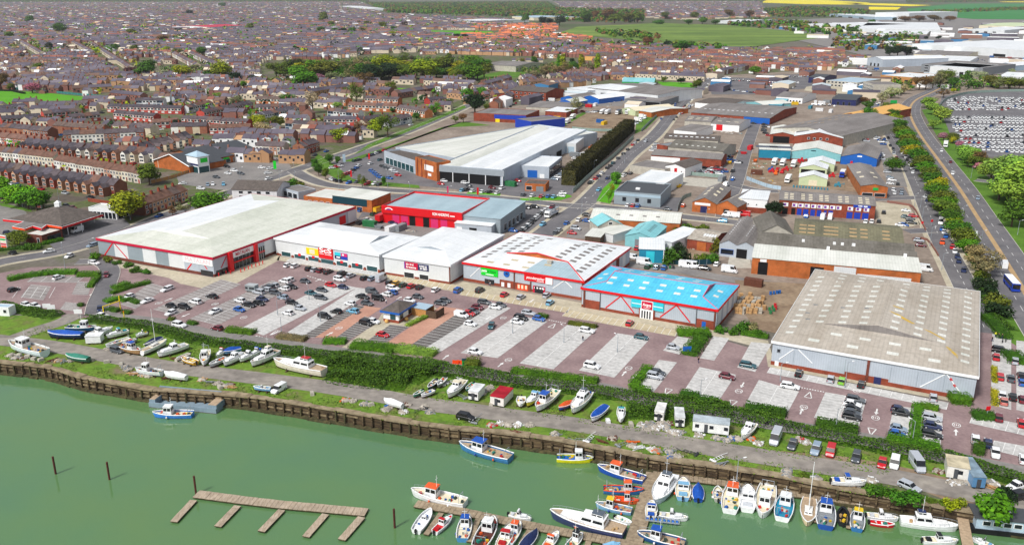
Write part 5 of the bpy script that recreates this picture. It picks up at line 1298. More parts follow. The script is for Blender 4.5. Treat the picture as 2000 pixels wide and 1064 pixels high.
def far_house(p,w,d,h,r,rz,wm,rm,chim=True,win=True):
 co,si=math.cos(rz),math.sin(rz)
 T=lambda x,y,z:(p[0]+x*co-y*si,p[1]+x*si+y*co,z)
 b=FARH
 b.face([T(0,0,0),T(w,0,0),T(w,0,h),T(0,0,h)],wm);b.face([T(w,d,0),T(0,d,0),T(0,d,h),T(w,d,h)],wm)
 b.face([T(w,0,0),T(w,d,0),T(w,d,h),T(w,d/2,h+r),T(w,0,h)],wm);b.face([T(0,d,0),T(0,0,0),T(0,0,h),T(0,d/2,h+r),T(0,d,h)],wm)
 b.face([T(0,-.25,h),T(w,-.25,h),T(w,d/2,h+r+.1),T(0,d/2,h+r+.1)],rm);b.face([T(0,d/2,h+r+.1),T(w,d/2,h+r+.1),T(w,d+.25,h),T(0,d+.25,h)],rm)
 if win:
  b.face([T(w*.15,-.06,h*.58),T(w*.4,-.06,h*.58),T(w*.4,-.06,h*.82),T(w*.15,-.06,h*.82)],8);b.face([T(w*.6,-.06,h*.3),T(w*.85,-.06,h*.3),T(w*.85,-.06,h*.6),
 T(w*.6,-.06,h*.6)],8)
 if chim and rt.random()<.55:
  x,y,z=w*.02,d/2,h+r
  k=[T(x-.45,y-.5,0)[:2],T(x+.45,y-.5,0)[:2],T(x+.45,y+.5,0)[:2],T(x-.45,y+.5,0)[:2]]
  for i in range(4):j=(i+1)%4;b.face([(*k[i],z-.5),(*k[j],z-.5),(*k[j],z+1.5),(*k[i],z+1.5)],1)
  b.face([(*e,z+1.5)for e in k],1)
for i,hh in enumerate(HOUSES):
 if i<N_IND:make_house(*hh,detail=(i<110))
 else:
  st=hh[4];wm={'w':0,'m':rh.choice([0,1,3]),'b':1,'r':1,'t':2,'o':2,'g':3}[st]
  far_house(hh[0],hh[1],8,5.4,2.4,hh[2],wm if rh.random()<.8 else rh.choice([0,1,3]),rh.choice([4,4,4,5]))
def inpoly(x,y,poly):
 c=False;n=len(poly)
 for i in range(n):
  x0,y0=poly[i];x1,y1=poly[(i+1)%n]
  if(y0>y)!=(y1>y)and x<(x1-x0)*(y-y0)/(y1-y0)+x0:c=not c
 return c
EXCL=[[(-200,172),(180,186),(215,200),(150,206),(-200,215)],[(820,58),(975,60),(985,71),(840,69)],[(1085,50),(1300,44),(1640,70),(1560,84),(1440,98),(1200,
 82),(1080,68)],[(520,120),(660,118),(740,105),(960,110),(1010,125),(1100,112),(1180,118),(1080,150),(940,165),(900,150),(740,150),(600,165),(500,160)],[(720,
 8),(1060,6),(1080,30),(980,34),(760,26)],[(985,22),(1120,22),(1250,22),(1255,50),(1000,50)],[(770,168),(830,168),(830,182),(770,182)],[(300,130),(400,
 126),(410,150),(300,150)],[(265,115),(310,115),(310,150),(265,150)],[(1270,155),(1370,155),(1370,182),(1270,182)],[(1640,82),(1790,80),(1790,110),(1640,
 118)]]
DIST=[([(-60,14),(720,14),(740,28),(1000,40),(980,58),(880,70),(850,112),(740,104),(660,116),(500,132),(300,128),(-60,120)],92,'far',22),([(-60,118),(300,
 128),(500,135),(520,160),(400,180),(420,210),(180,240),(-60,250)],92,'mid',20),([(420,165),(900,160),(905,205),(700,280),(560,330),(420,320),(300,330),(100,
 300),(-60,330),(-60,240),(180,230)],100,'mid',21),([(850,75),(1010,72),(1190,88),(1440,100),(1660,100),(1690,120),(1620,140),(1400,146),(1330,155),(1180,
 158),(1090,160),(1100,120),(1000,110),(860,112)],112,'red',21),([(1000,154),(1180,148),(1190,160),(1080,178),(905,205),(930,170)],60,'mid',21),([(900,
 70),(940,48),(1110,48),(1180,76),(1090,84),(940,84)],80,'orange',19),([(1080,2),(1480,4),(1500,34),(1340,40),(1120,26)],95,'far',30),([(-60,4),(700,4),(720,
 14),(-60,14)],90,'far',34)]
PAL={'far':([0,0,0,1,1,2,3],[4,4,4,4,4,4,4,5,6]),'mid':([0,0,0,1,1,2,3],[4,4,4,4,5]),'red':([0,1,1,2,2,3],[4,4,5,5,6]),'orange':([9,9,7,2],[7,7,7,6,4])}
SPOTS=[hh[0]+Vector((math.sin(hh[2]),-math.cos(hh[2]),0))*rt.uniform(-22,-13)for hh in HOUSES if rt.random()<.4]
for poly,az,pal,sp in DIST:
 W_=[P(*p)for p in poly];az=math.radians(az);dx=azdir(az);dy=Vector((-dx.y,dx.x,0))
 us=[p.dot(dx)for p in W_];vs=[p.dot(dy)for p in W_]
 ws,rs=PAL[pal]
 v=min(vs);row=0
 while v<max(vs):
  dist=(dx*((min(us)+max(us))/2)+dy*v).y
  big=3 if dist>2600 else 2 if dist>1500 else 1
  u=min(us)+rt.random()*20
  blk=rt.uniform(70,150);k=0;wm=rt.choice(ws);rm=rt.choice(rs)
  while u<max(us):
   p=dx*u+dy*(v+3*math.sin(u*.01+v*.003));w=rt.uniform(4.8,6)*big
   if k>blk:u+=rt.choice([10,12,30]);k=0;blk=rt.uniform(50,140);wm=rt.choice(ws);rm=rt.choice(rs);continue
   x,y=project(p)
   k+=w;u+=w+(0 if pal!='orange' else rt.choice([0,0,2.5,3]))
   if y<3 or not(-30<x<2030)or not inpoly(x,y,poly)or any(inpoly(x,y,e)for e in EXCL)or near_occ(p):continue
   if rt.random()<.03:SPOTS.append(p);continue
   wmm=wm if rt.random()<.72 else rt.choice(ws);rmm=rm if rt.random()<.85 else rt.choice(rs)
   if rt.random()<.06:rmm=rt.choice([0,3,6,2])
   turn=math.pi/2 if rt.random()<.1 else 0
   far_house(p,w,rt.uniform(7.5,9),rt.uniform(4.8,5.8),rt.uniform(2.0,2.9),math.atan2(dx.y,dx.x)+(math.pi if row%2 else 0)+turn,wmm,rmm,big<2 and pal!='orange',
 big<3)
   if rt.random()<.4:
    p2=p+dy*(rt.choice([-1,1])*rt.uniform(6,9));far_house(p2,rt.uniform(2.5,4),rt.uniform(3,6),2.6,1.2,math.atan2(dx.y,dx.x)+rt.choice([0,1.57]),rt.choice([1,
 2,3,3]),rt.choice([4,5,3]),False,False)
   if rt.random()<.006:far_house(p+dy*10,rt.uniform(14,30),rt.uniform(10,16),rt.uniform(4,7),1.5,math.atan2(dx.y,dx.x),rt.choice([0,3]),rt.choice([3,3,
 4]),False,False)
   if rt.random()<(.42 if big==1 else .55):SPOTS.append(p+dy*rt.uniform(9,13))
  v+=sp*(.7 if row%2 else 1.6)*(1.15 if big==3 else 1);row+=1
o=FARH.build('distant_terraces',FM);stuff(o,'mass of far terraces with slate roofs and brick chimneys stretching to the horizon')
FARH=MB();placed=[at for o_,l_,at in REG if o_['category']in('warehouse','factory','workshop','hall')]
for poly,n_ in(([(1500,60),(1560,52),(1700,46),(2040,46),(2040,140),(1900,135),(1800,120),(1700,100)],150),([(1400,150),(1560,146),(1700,140),(1880,138),(1850,
 160),(1760,190),(1690,200),(1420,190),(1385,172)],60),([(1090,165),(1290,172),(1340,185),(1290,215),(1150,212),(1000,218),(960,205)],36)):
 for _ in range(n_):
  while True:
   x,y=rt.uniform(min(p[0]for p in poly),max(p[0]for p in poly)),rt.uniform(min(p[1]for p in poly),max(p[1]for p in poly))
   if inpoly(x,y,poly):break
  p=P(x,y);k_=1 if y>140 else 1.9;w_,d_=rt.uniform(10,34)*k_,rt.uniform(8,18)*k_
  if any((p-a_).length<.5*w_+14 for a_ in placed):continue
  placed.append(p);far_house(p,w_,d_,rt.uniform(3.5,6.5)*(1 if k_==1 else 1.3),rt.uniform(.6,2),rt.choice([AZU,AZF])*-1+math.pi/2+rt.uniform(-.1,.1),rt.choice([3,
 3,0,1,10,4]),rt.choice([3,3,4,4,5,11,0]),False,False)
paint('far_blue','#3f7fb0',.6,.1);paint('far_pale','#c4d0d6',.6,.1)
o=FARH.build('distant_sheds',FM+['win_dark','far_pale'][:0]+['far_blue','far_pale']);stuff(o,'many small far sheds and units of the industrial districts')
rv=random.Random(21)
def crown_mesh(kind_,seed,n):
 """crown of a tree one unit high, foot at the origin: leaf clumps over many lobes with gaps between"""
 r=random.Random(seed);b=MB();lobes=[]
 if kind_=='round':
  for i in range(11):
   a=r.random()*6.28;rad=r.uniform(.05,.27);z=r.uniform(.36,.78)
   lobes.append((Vector((rad*math.cos(a),rad*math.sin(a),z)),r.uniform(.13,.22)*(1-abs(z-.56)*.8)))
  lobes.append((Vector((0,0,.6)),.27))
 elif kind_=='poplar':
  for i in range(10):z=.16+.08*i;lobes.append((Vector((r.uniform(-.03,.03),r.uniform(-.03,.03),z)),.11*(1-max(0,z-.6)*1.6)))
 elif kind_=='conifer':
  for i in range(12):z=.14+.07*i;lobes.append((Vector((r.uniform(-.02,.02),r.uniform(-.02,.02),z)),.24*(1-z)+.03))
 elif kind_=='bush':
  for i in range(12):
   a=r.random()*6.28;rad=r.uniform(.1,.62);z=r.uniform(.2,.68)*(1-rad*.4)
   lobes.append((Vector((rad*math.cos(a),rad*math.sin(a),z)),r.uniform(.22,.34)))
 elif kind_=='bare':
  for i in range(12):
   a=r.random()*6.28;rad=r.uniform(.1,.3);z=r.uniform(.38,.85)
   lobes.append((Vector((rad*math.cos(a),rad*math.sin(a),z)),r.uniform(.1,.17)))
 tot=sum(l[1]**2 for l in lobes)
 size={'round':.030,'poplar':.024,'conifer':.028,'bush':.07,'bare':.022}[kind_]
 for c,rad in lobes:
  for _ in range(int(n*rad**2/tot)):
   z=r.uniform(-1,1);a=r.random()*6.28;s=math.sqrt(1-z*z)
   d=Vector((s*math.cos(a),s*math.sin(a),z));k=rad*(r.uniform(.72,1.08)if r.random()<.85 else r.uniform(.3,.8))
   p=c+d*k
   if p.z<.02:continue
   b.leaf(p,d+Vector((r.uniform(-.7,.7),r.uniform(-.7,.7),r.uniform(-.2,.9))),size*r.uniform(.7,1.5),0,r)
 return b.mesh('crown' if kind_!='bush' else 'bush',['leaf'])
def trunk_mesh(kind_,seed):
 r=random.Random(seed);b=MB()
 top={'round':.45,'poplar':.5,'conifer':.5,'bare':.55}[kind_]
 b.tube((0,0,0),(0,0,.22),.026,.02,7);b.tube((0,0,.22),(.01,.005,top),.02,.012,6)
 if kind_ in('round','bare'):
  for i in range(7):
   a=i*.9+r.random();l=r.uniform(.16,.28);z=r.uniform(.2,.4)
   b.tube((0,0,z),(l*math.cos(a),l*math.sin(a),z+l*.9),.011,.004,5)
 return b.mesh('trunk',['trunk'])
NV=4
CROWN={(k,i):crown_mesh(k,31*i+len(k),{'round':2300,'poplar':1200,'conifer':1300,'bush':1000,'bare':1700}[k])for k in('round','poplar','conifer','bush',
 'bare')for i in range(NV)}
TRUNK={(k,i):trunk_mesh(k,7*i+1)for k in('round','poplar','conifer','bare')for i in range(NV)}
TC={'g':('#457512','green'),'g2':('#568e0e','bright green'),'lime':('#6aa80e','lime green'),'y':('#949f0c','yellow-green'),'ol':('#66761c','olive'),'dk':('#1d3616',
 'dark green'),'rust':('#7a5a34','rusty brown'),'maroon':('#4e2c34','maroon'),'pink':('#c07aa0','pink blossom'),'bare':('#8d8a62','grey-green'),'light':('#8db344',
 'pale green'),'white':('#b9bd94','white blossom'),'gold':('#c0b81a','yellow'),'cb':('#4c4a22','brown-green')}
TCR={k:lin(v[0])for k,v in TC.items()}
def tree(p,h,kind_,ck,where,wide=1.0,group=None):
 i=rv.randrange(NV);nm,cat={'round':('tree','tree'),'poplar':('poplar_tree','poplar'),'conifer':('conifer_tree','conifer'),'bare':('tree','tree'),'bush':('bush',
 'bush')}[kind_]
 word={'round':'round tree','poplar':'tall narrow poplar','conifer':'pointed conifer','bare':'thin-leaved tree','bush':'bush'}[kind_]
 c=[x*rv.uniform(.85,1.15)for x in TCR[ck][:3]]
 lab=TC[ck][1]+' '+word+' '+where
 if kind_=='bush':
  o=put('bush',CROWN[(kind_,i)],None,p,rv.random()*6.28);o.scale=(wide*h,wide*h,h);o.color=(*c,1);tag(o,lab,cat,group);return o
 t=thing(nm,lab,cat,p,rv.random()*6.28,group);t.scale=(h*wide,h*wide,h)
 o=put('crown',CROWN[(kind_,i)],t);o.color=(*c,1)
 put('trunk',TRUNK[(kind_,i)],t)
 return t
def T(n,rows,where,group=None,fat=1.0):
 for r in rows:
  x,yb,yt,k=r[0],r[1],r[2],r[3];ck=r[4]if len(r)>4 else 'g';wd=r[5]if len(r)>5 else 1
  kk={'r':'round','p':'poplar','c':'conifer','b':'bare','u':'bush'}[k]
  ox,oy=QUAD[n];px,py0,py1=ox+x/4,oy+yb/4,oy+yt/4
  h=hz(px,py0,py1);p=P(px,py0)
  tree(p,max(1.2,h*(1.06 if kk in('round','bare')else 1)),kk,ck,where,wd*fat*{'round':1.5,'bare':1.4,'poplar':1.35}.get(kk,1),group)
T(1,[(230,182,120,'r','g'),(465,262,170,'r','g'),(80,305,245,'r','ol',1.3),(210,300,260,'r','rust',1.4),(385,405,325,'r','dk',.8),(175,482,410,'c','dk'),(110,
 392,345,'r','y',1.4),(905,405,340,'r','g',.9),(1045,418,350,'r','ol'),(1310,422,360,'r','y'),(1380,440,375,'b','ol',1.4),(1585,435,358,'r','g'),(1275,
 335,275,'r','rust',1.7),(1035,285,225,'r','ol',1.4),(1950,240,180,'r','ol'),(1480,120,78,'r','dk',1.5),(605,495,445,'r','ol',1.4),(300,565,490,'r','ol',
 1.1),(1740,60,20,'r','g',1.5)],'among the far terraces')
T(1,[(1140,605,468,'r','g',1.05),(1030,592,520,'r','maroon',1.2),(1260,612,545,'b','white',1.7),(1450,620,508,'r','y',1.3),(1750,625,468,'r','y',.95),(1640,
 625,545,'r','g',1.1),(1850,665,560,'r','dk',1.1),(1970,655,580,'r','dk',1.1),(1910,694,630,'r','g2',.8),(1530,560,500,'b','bare',1.2)],'on the line of big trees')
T(1,[(255,730,640,'r','pink',1.2),(85,708,650,'r','ol'),(10,695,570,'r','rust',.8),(945,645,588,'r','ol',.8),(1540,762,698,'r','g2',1.3),(1700,775,720,
 'b','light',1.2),(1840,825,750,'b','bare',1.8),(655,905,870,'r','g',.9),(310,948,905,'r','g',1.2),(425,934,900,'r','g',1.2),(1390,1000,930,'r','dk',1.1),(1910,
 1060,1000,'r','dk',1.2),(1980,990,895,'r','y',1.1),(1340,850,790,'r','dk',.6),(140,672,645,'u','g',1.5),(360,698,660,'u','g',1.2),(460,698,665,'u','g',
 1),(870,800,755,'b','bare',.8)],'in the panelled estate')
T(2,[(160,605,488,'b','ol',1.0),(215,605,510,'b','bare',1.1),(315,625,500,'r','g2',.95),(385,695,555,'r','g2',1.1),(430,575,475,'r','y',1.1),(500,585,472,
 'r','g2',1.2),(590,610,500,'r','g2',1.1),(640,630,520,'r','g2',1.1),(620,660,560,'b','bare',1.1),(510,640,575,'b','pink',1.2),(710,570,470,'b','bare',
 1.2),(760,640,540,'b','bare',1.2),(840,625,455,'b','bare',.95),(870,665,560,'b','rust',1.1),(925,620,530,'r','dk',1.0),(980,625,525,'r','dk',1.1),(990,
 562,412,'r','y',.95),(1090,540,418,'b','ol',1.2),(1110,595,460,'r','y',1.0),(1190,530,440,'b','maroon',1.1),(1195,595,500,'r','dk',.9),(1280,565,465,'r',
 'ol',1.0),(1345,565,462,'r','g2',.9),(1330,605,540,'r','maroon',1.2),(1410,605,518,'r','g',1.0),(1440,550,445,'b','ol',1.0),(1515,575,402,'p','ol',1.1),(1590,
 580,468,'r','y',1.2),(1520,600,520,'r','ol',1.0),(1690,530,428,'r','g2',1.2),(1760,555,460,'r','g',1.3),(1640,580,500,'b','bare',1.1)],'in the wood behind the villas',
 None,1.25)
T(2,[(190+47*i+rv.uniform(-15,15),600-14*math.sin(i*.35)+rv.uniform(-25,40),490-16*math.sin(i*.35)+rv.uniform(-30,45),rv.choice('rrrb'),rv.choice(['g2',
 'g','y','ol','bare','g','dk','ol']),1.1)for i in range(35)],'filling out the villa wood','trees of the villa wood',1.2)
T(2,[(30,655,590,'u','ol',2.2),(120,655,590,'u','ol',2.2),(220,655,590,'u','ol',2.0),(-60,650,585,'u','ol',2.2)],'in the clipped row left of the wood')
T(2,[(500,255,205,'r','g',1.3),(620,258,215,'r','g',1.4),(680,262,220,'r','dk',1.4),(745,268,215,'r','g',1.2),(830,260,215,'b','ol',1.5),(990,228,168,'r',
 'ol',1.1),(1070,288,243,'r','y',1.3),(525,182,90,'r','ol',.7),(590,212,160,'r','ol',1.1),(1570,310,262,'r','dk',1.2),(1632,313,265,'r','dk',1),(1080,245,
 205,'r','g',1.4),(870,200,160,'r','ol',1.3),(1160,220,165,'b','maroon',1),(1260,340,300,'b','ol',1.4)],'among the roofs beyond the wood')
T(2,[(245,818,732,'r','g',1.2),(330,835,780,'b','ol',1.2),(445,885,715,'b','white',.75),(785,805,655,'b','ol',.9),(1060,725,628,'b','ol',.9),(1650,795,
 688,'r','g2',1.05),(1768,755,672,'r','g2',1.1),(1710,890,728,'r','dk',1.0),(1400,905,802,'b','g2',1.0),(1500,845,768,'b','ol',1.3),(1255,945,878,'r','g',
 .9),(630,855,795,'b','light',1.3),(25,1000,892,'r','y',1.0),(160,1010,902,'r','ol',1.2),(70,1080,955,'b','white',1.3),(370,955,893,'b','ol',1.3),(470,
 955,903,'b','maroon',1.2),(660,1110,1000,'r','y',1.25),(735,1075,985,'b','maroon',1.1),(825,1070,945,'b','rust',1.05),(935,1070,915,'r','y',.85),(1030,
 1075,885,'b','ol',.8),(210,1075,1015,'r','maroon',1.4),(510,960,920,'r','y',1.3),(1130,880,845,'r','maroon',1.6),(1070,880,840,'r','g',1.1),(1620,960,
 890,'b','rust',1.2),(1560,960,905,'b','ol',1.2),(1800,860,810,'r','ol',1.0)],'along the avenue estate')
T(3,[(395,545,410,'p','y',1.3),(370,535,415,'p','g2',1.2),(540,565,408,'p','y',1.2),(665,565,405,'p','y',1.2)],'in the poplar row')
T(3,[(195,635,525,'b','bare',1.2),(270,615,505,'b','bare',1.1),(365,595,488,'b','bare',1.2),(440,580,500,'b','ol',1.1),(490,565,480,'r','g',.9),(600,575,
 485,'b','bare',1.1),(175,505,438,'r','g',.8),(80,505,455,'r','ol',.8),(470,500,455,'r','dk',1)],'beside the poplar row')
T(3,[(970,452,402,'r','dk',1.3),(1060,370,288,'r','rust',1.1),(1205,382,318,'r','dk',.9),(1350,410,315,'r','g',1.3),(1300,400,340,'r','g',1.2),(240,200,
 128,'r','dk',1),(300,198,140,'r','dk',1),(370,202,122,'r','dk',1.1),(100,182,108,'r','g',.8),(570,175,78,'r','g',1),(640,155,82,'r','rust',1.1),(745,155,
 62,'r','rust',1.2),(800,185,105,'r','ol',1.4),(910,180,100,'r','ol',1.2),(980,180,95,'r','ol',1.1),(1195,152,92,'r','ol',1.1),(1425,152,88,'r','ol',1.1),(1485,
 192,128,'r','g2',1.3),(1700,140,75,'r','rust',1.2),(1855,140,80,'r','rust',1.1),(1380,195,150,'r','g',1.6),(1590,195,155,'r','g',1.6),(1140,190,150,'u',
 'g',2.2)],'around the edge of heath')
T(3,[(1895,585,512,'r','g2',1.3),(1525,512,475,'r','dk',.9),(1440,700,625,'r','ol',1.1),(1320,655,608,'r','dk',1.3),(1185,645,598,'r','ol',.9),(500,880,
 770,'b','bare',1.1),(450,905,848,'b','ol',1.2),(1460,650,610,'r','dk',1),(740,620,580,'r','ol',1.3)],'near the top of main street')
T(4,[(950,440,360,'r','dk',1.2),(1010,442,352,'r','dk',1.2),(1080,440,358,'r','dk',1.2),(1130,432,358,'r','dk',.8),(990,175,135,'r','dk',1),(805,195,152,
 'r','g',1.3),(1070,175,125,'r','rust',2),(1180,170,120,'r','rust',2),(1300,168,118,'r','rust',2),(1420,168,122,'r','rust',2),(650,280,220,'r','g',1.4),(920,
 310,275,'r','dk',1.2),(1330,310,280,'r','dk',1.5),(1230,310,282,'r','dk',1.2)],'among the far warehouses')
T(4,[(1010,565,528,'b','white',2),(1180,705,588,'b','rust',1.1),(1230,700,600,'b','rust',1.1),(1285,690,595,'b','bare',1.1),(1340,690,560,'b','bare',1.0),(1385,
 655,540,'r','ol',1.0),(1425,690,600,'r','g',1.1),(960,770,680,'b','white',1.4),(1050,735,665,'b','white',1.5),(890,805,728,'b','white',1.3),(825,805,768,
 'r','g',1.2),(740,805,755,'r','rust',1.6),(690,805,768,'r','pink',1.4),(780,855,788,'r','g',1.2),(800,965,838,'r','g',.9),(1100,710,665,'r','g2',1.3),(1570,
 625,548,'r','g',1.0),(1650,635,552,'b','white',1.5),(1620,695,635,'r','g',1.3),(1740,685,590,'r','ol',1.3),(1800,695,615,'b','bare',1.4),(1880,695,600,
 'r','ol',1.3),(1960,695,615,'r','ol',1.4),(1450,725,688,'r','gold',1.2),(1370,765,698,'b','rust',1.4),(1530,640,580,'r','g',1.2),(1900,580,540,'b','white',
 1.6)],'at the dual carriageway bend')
T(4,[(1255,845,755,'r','light',1.2),(1300,900,800,'r','light',1.3),(1345,960,825,'r','light',1.1),(1290,1010,930,'r','light',1.0),(1370,1100,1030,'r','pink',
 1.0),(1440,1120,1030,'r','ol',1.0)],'beside the compound of white cars')
row=[(4,935,880,800),(4,960,935,850),(4,985,985,890),(4,1010,1030,930),(4,1040,1080,970),(8,1060,60,-60),(8,1085,95,-20),(8,1110,135,20),(8,1135,175,60),(8,
 1165,225,100),(8,1195,270,145),(8,1215,310,190),(8,1250,350,240),(8,1280,400,280),(8,1305,450,330),(8,1325,500,370),(8,1350,560,420),(8,1375,600,470),(8,
 1400,640,500),(8,1425,700,580),(8,1455,740,640),(8,1490,800,660),(8,1520,850,700),(8,1545,910,800),(8,1590,970,850),(8,1640,1040,850),(8,1690,1090,930)]
for i,(n,x,yb,yt)in enumerate(row):
 T(n,[(x,yb+4,yt,'b' if i>23 else 'r',['ol','g','y','g','ol','g2'][i%6]if i<24 else 'bare',1.3)],'in the street tree row','trees in the row between the two roads')
T(8,[(1335,440,315,'r','gold',.8)],'in the street tree row')
T(8,[(1740,340,190,'r','light',1.1),(1830,410,170,'r','light',1.1),(1920,460,200,'r','light',1.1),(1990,500,190,'r','light',1.1),(1800,500,300,'r','light',
 1.1),(1950,350,140,'r','light',1.1),(1870,540,340,'r','light',1.0),(2060,460,180,'r','light',1.2),(1530,190,55,'r','light',1.0),(1580,210,85,'r','light',
 1.0),(1560,240,150,'r','g',1),(1610,250,150,'r','ol',1),(1650,230,115,'r','rust',1.0),(1695,260,165,'r','ol',.9),(1640,260,205,'r','pink',1.2),(1900,710,
 485,'r','g',.8),(1960,660,490,'r','ol',.9),(1440,60,0,'r','gold',.9),(1490,85,35,'r','pink',1.1)],'by the right verge',None)
T(8,[(970,275,155,'r','g',1.1),(50,625,505,'r','dk',1.0),(20,620,530,'r','dk',1)],'beside a brick unit')
T(14,[(1690,120,20,'u','dk',1.2),(1735,190,85,'u','dk',1.1),(1765,260,145,'u','ol',1.1),(1810,340,220,'u','dk',1.2),(1650,40,-40,'u','ol',1.2)],'on the verge beside the warehouse')
T(5,[(20,500,320,'r','lime',.95),(80,515,375,'r','lime',1.1),(150,550,378,'r','lime',1.1),(225,570,400,'r','lime',1.0),(290,585,415,'r','g2',1.05),(345,
 575,430,'r','g2',.9),(-20,480,300,'r','lime',1)],'behind the filling station')
T(5,[(1170,380,210,'r','ol',1.0),(1030,650,408,'r','y',1.15),(1640,605,428,'r','g2',1.4),(1560,600,500,'b','ol',1.2),(1450,610,510,'b','bare',1.2),(1350,
 620,550,'b','rust',1.1),(140,860,745,'r','ol',1.3),(1940,70,-10,'r','dk',.9)],'near the big store side')
T(6,[(465,275,170,'r','g',.6),(490,310,210,'r','g',.7),(545,340,245,'r','ol',.6),(575,220,135,'r','g',.7),(640,220,155,'r','g',.7),(670,355,290,'b','ol',
 .9),(830,395,305,'b','ol',.8),(1000,390,312,'r','g',.5),(280,395,325,'u','g',1.4),(350,398,345,'u','ol',1.4),(215,385,345,'u','g',1)],'round the dealer forecourt')
T(7,[(815,372,268,'r','g2',.9),(755,520,420,'b','lime',.6),(780,440,375,'b','y',.8)],'on the grass at the crossroads')
T(7,[(1340,770,670,'u','g',1),(1430,750,670,'u','ol',1.2),(1500,730,680,'u','ol',1.2),(1270,900,810,'u','dk',1),(1240,990,850,'u','g',.9),(1320,975,860,
 'u','dk',.9),(1320,830,730,'u','ol',1),(1590,900,780,'u','ol',.8),(1560,990,900,'u','g',1),(1480,970,900,'u','ol',1)],'round the ruined building','bushes round the ruin')
T(18,[(850,668,575,'u','g',1.2),(945,675,605,'u','g',1),(1080,735,628,'u','g',1.3),(1180,720,655,'u','g',1.1),(1270,740,700,'u','ol',1.3),(1440,770,672,
 'u','y',1),(1350,745,700,'u','ol',1.2),(1740,835,635,'u','g2',1.2),(1850,710,585,'u','dk',.7),(280,530,490,'u','ol',1.4)],'on the quay edge')
T(5,[(850,985,925,'u','ol',1),(750,965,900,'u','g2',1.1),(920,1000,960,'u','g',1.2),(1000,1020,975,'u','g',1.2),(1060,1060,1010,'u','g',1.4),(1150,1070,
 1030,'u','g',1.4),(200,880,830,'u','g',1.3),(280,880,825,'u','g',1.3)],'at the foot of big store wall')
T(13,[(1632,470,400,'u','g',.9),(1722,485,420,'u','g',.9),(1790,450,370,'u','g',1.2),(1870,440,390,'u','bare',1.6),(1930,490,440,'u','g',1.5)],'beside the blue-roofed store')
def hedge_mesh(pts,wid,h,dens=7.0,size=.30,rnd=rv,round_=True):
 b=MB();L,R_=offset_line(pts,wid*.68);h_=h;h=h*.9
 for i in range(len(pts)-1):
  b.face([(*L[i][:2],0),(*L[i+1][:2],0),(*L[i+1][:2],h*.75),(*L[i][:2],h*.75)]);b.face([(*R_[i+1][:2],0),(*R_[i][:2],0),(*R_[i][:2],h*.75),(*R_[i+1][:2],
 h*.75)])
  b.face([(*L[i][:2],h*.75),(*L[i+1][:2],h*.75),(*R_[i+1][:2],h*.75),(*R_[i][:2],h*.75)])
 for e in(0,-1):b.face([(*L[e][:2],0),(*R_[e][:2],0),(*R_[e][:2],h*.75),(*L[e][:2],h*.75)])
 h=h_
 for e,f in((0,1),(-1,-2)):
  dd=(pts[e]-pts[f]).normalized();nn=Vector((-dd.y,dd.x,0))
  for _ in range(int(wid*h*dens)):p=pts[e]+dd*rnd.uniform(0,.5)+nn*rnd.uniform(-wid/2,wid/2);b.leaf((p.x,p.y,rnd.uniform(.05,h*.95)),dd+Vector((0,0,rnd.uniform(-.3,
 .6))),size*rnd.uniform(.8,1.4),0,rnd)
 for i in range(len(pts)-1):
  a,c=pts[i],pts[i+1];l=(c-a).length;d=(c-a).normalized()if l>0 else Vector((1,0,0));n=Vector((-d.y,d.x,0))
  for _ in range(int(l*(wid+2*h)*dens)):
   t=rnd.random()*l;s=rnd.uniform(0,2*h+wid)
   if s<h:o,z,nn=-wid/2,s,-n
   elif s<h+wid:o,z,nn=s-h-wid/2,h,Vector((0,0,1))
   else:o,z,nn=wid/2,s-h-wid,n
   if round_ and z>h*.7 and abs(o)>wid*.3:z-=h*.15*rnd.random()
   k=noise.noise(Vector((a.x+d.x*t,a.y+d.y*t,z))*.6)*.25
   p=a+d*t+n*(o*(1+k));p=Vector((p.x,p.y,max(.05,z*(1+k))))
   b.leaf(p,nn+Vector((rnd.uniform(-.6,.6),rnd.uniform(-.6,.6),rnd.uniform(0,.8))),size*rnd.uniform(.7,1.4),0,rnd)
 return b
def hedge(n,px,wid,h,ck,label,group=None,name='hedge',dens=20,size=.16):
 pts=[q(n,*p)for p in px]
 c=sum(pts,Vector())/len(pts)
 loc=[p-c for p in pts];fine=[]
 for i in range(len(loc)-1):
  k=max(1,int((loc[i+1]-loc[i]).length/2.0))
  for j in range(k):fine.append(loc[i].lerp(loc[i+1],j/k))
 fine.append(loc[-1])
 b=hedge_mesh(fine,wid,h,dens,size)
 o=b.build(name,'leaf',loc=c);cc=[x*rv.uniform(.75,.95)for x in TCR[ck][:3]];o.color=(*cc,1)
 tag(o,label,'hedge',group);return o
HG='hedges of the car park'
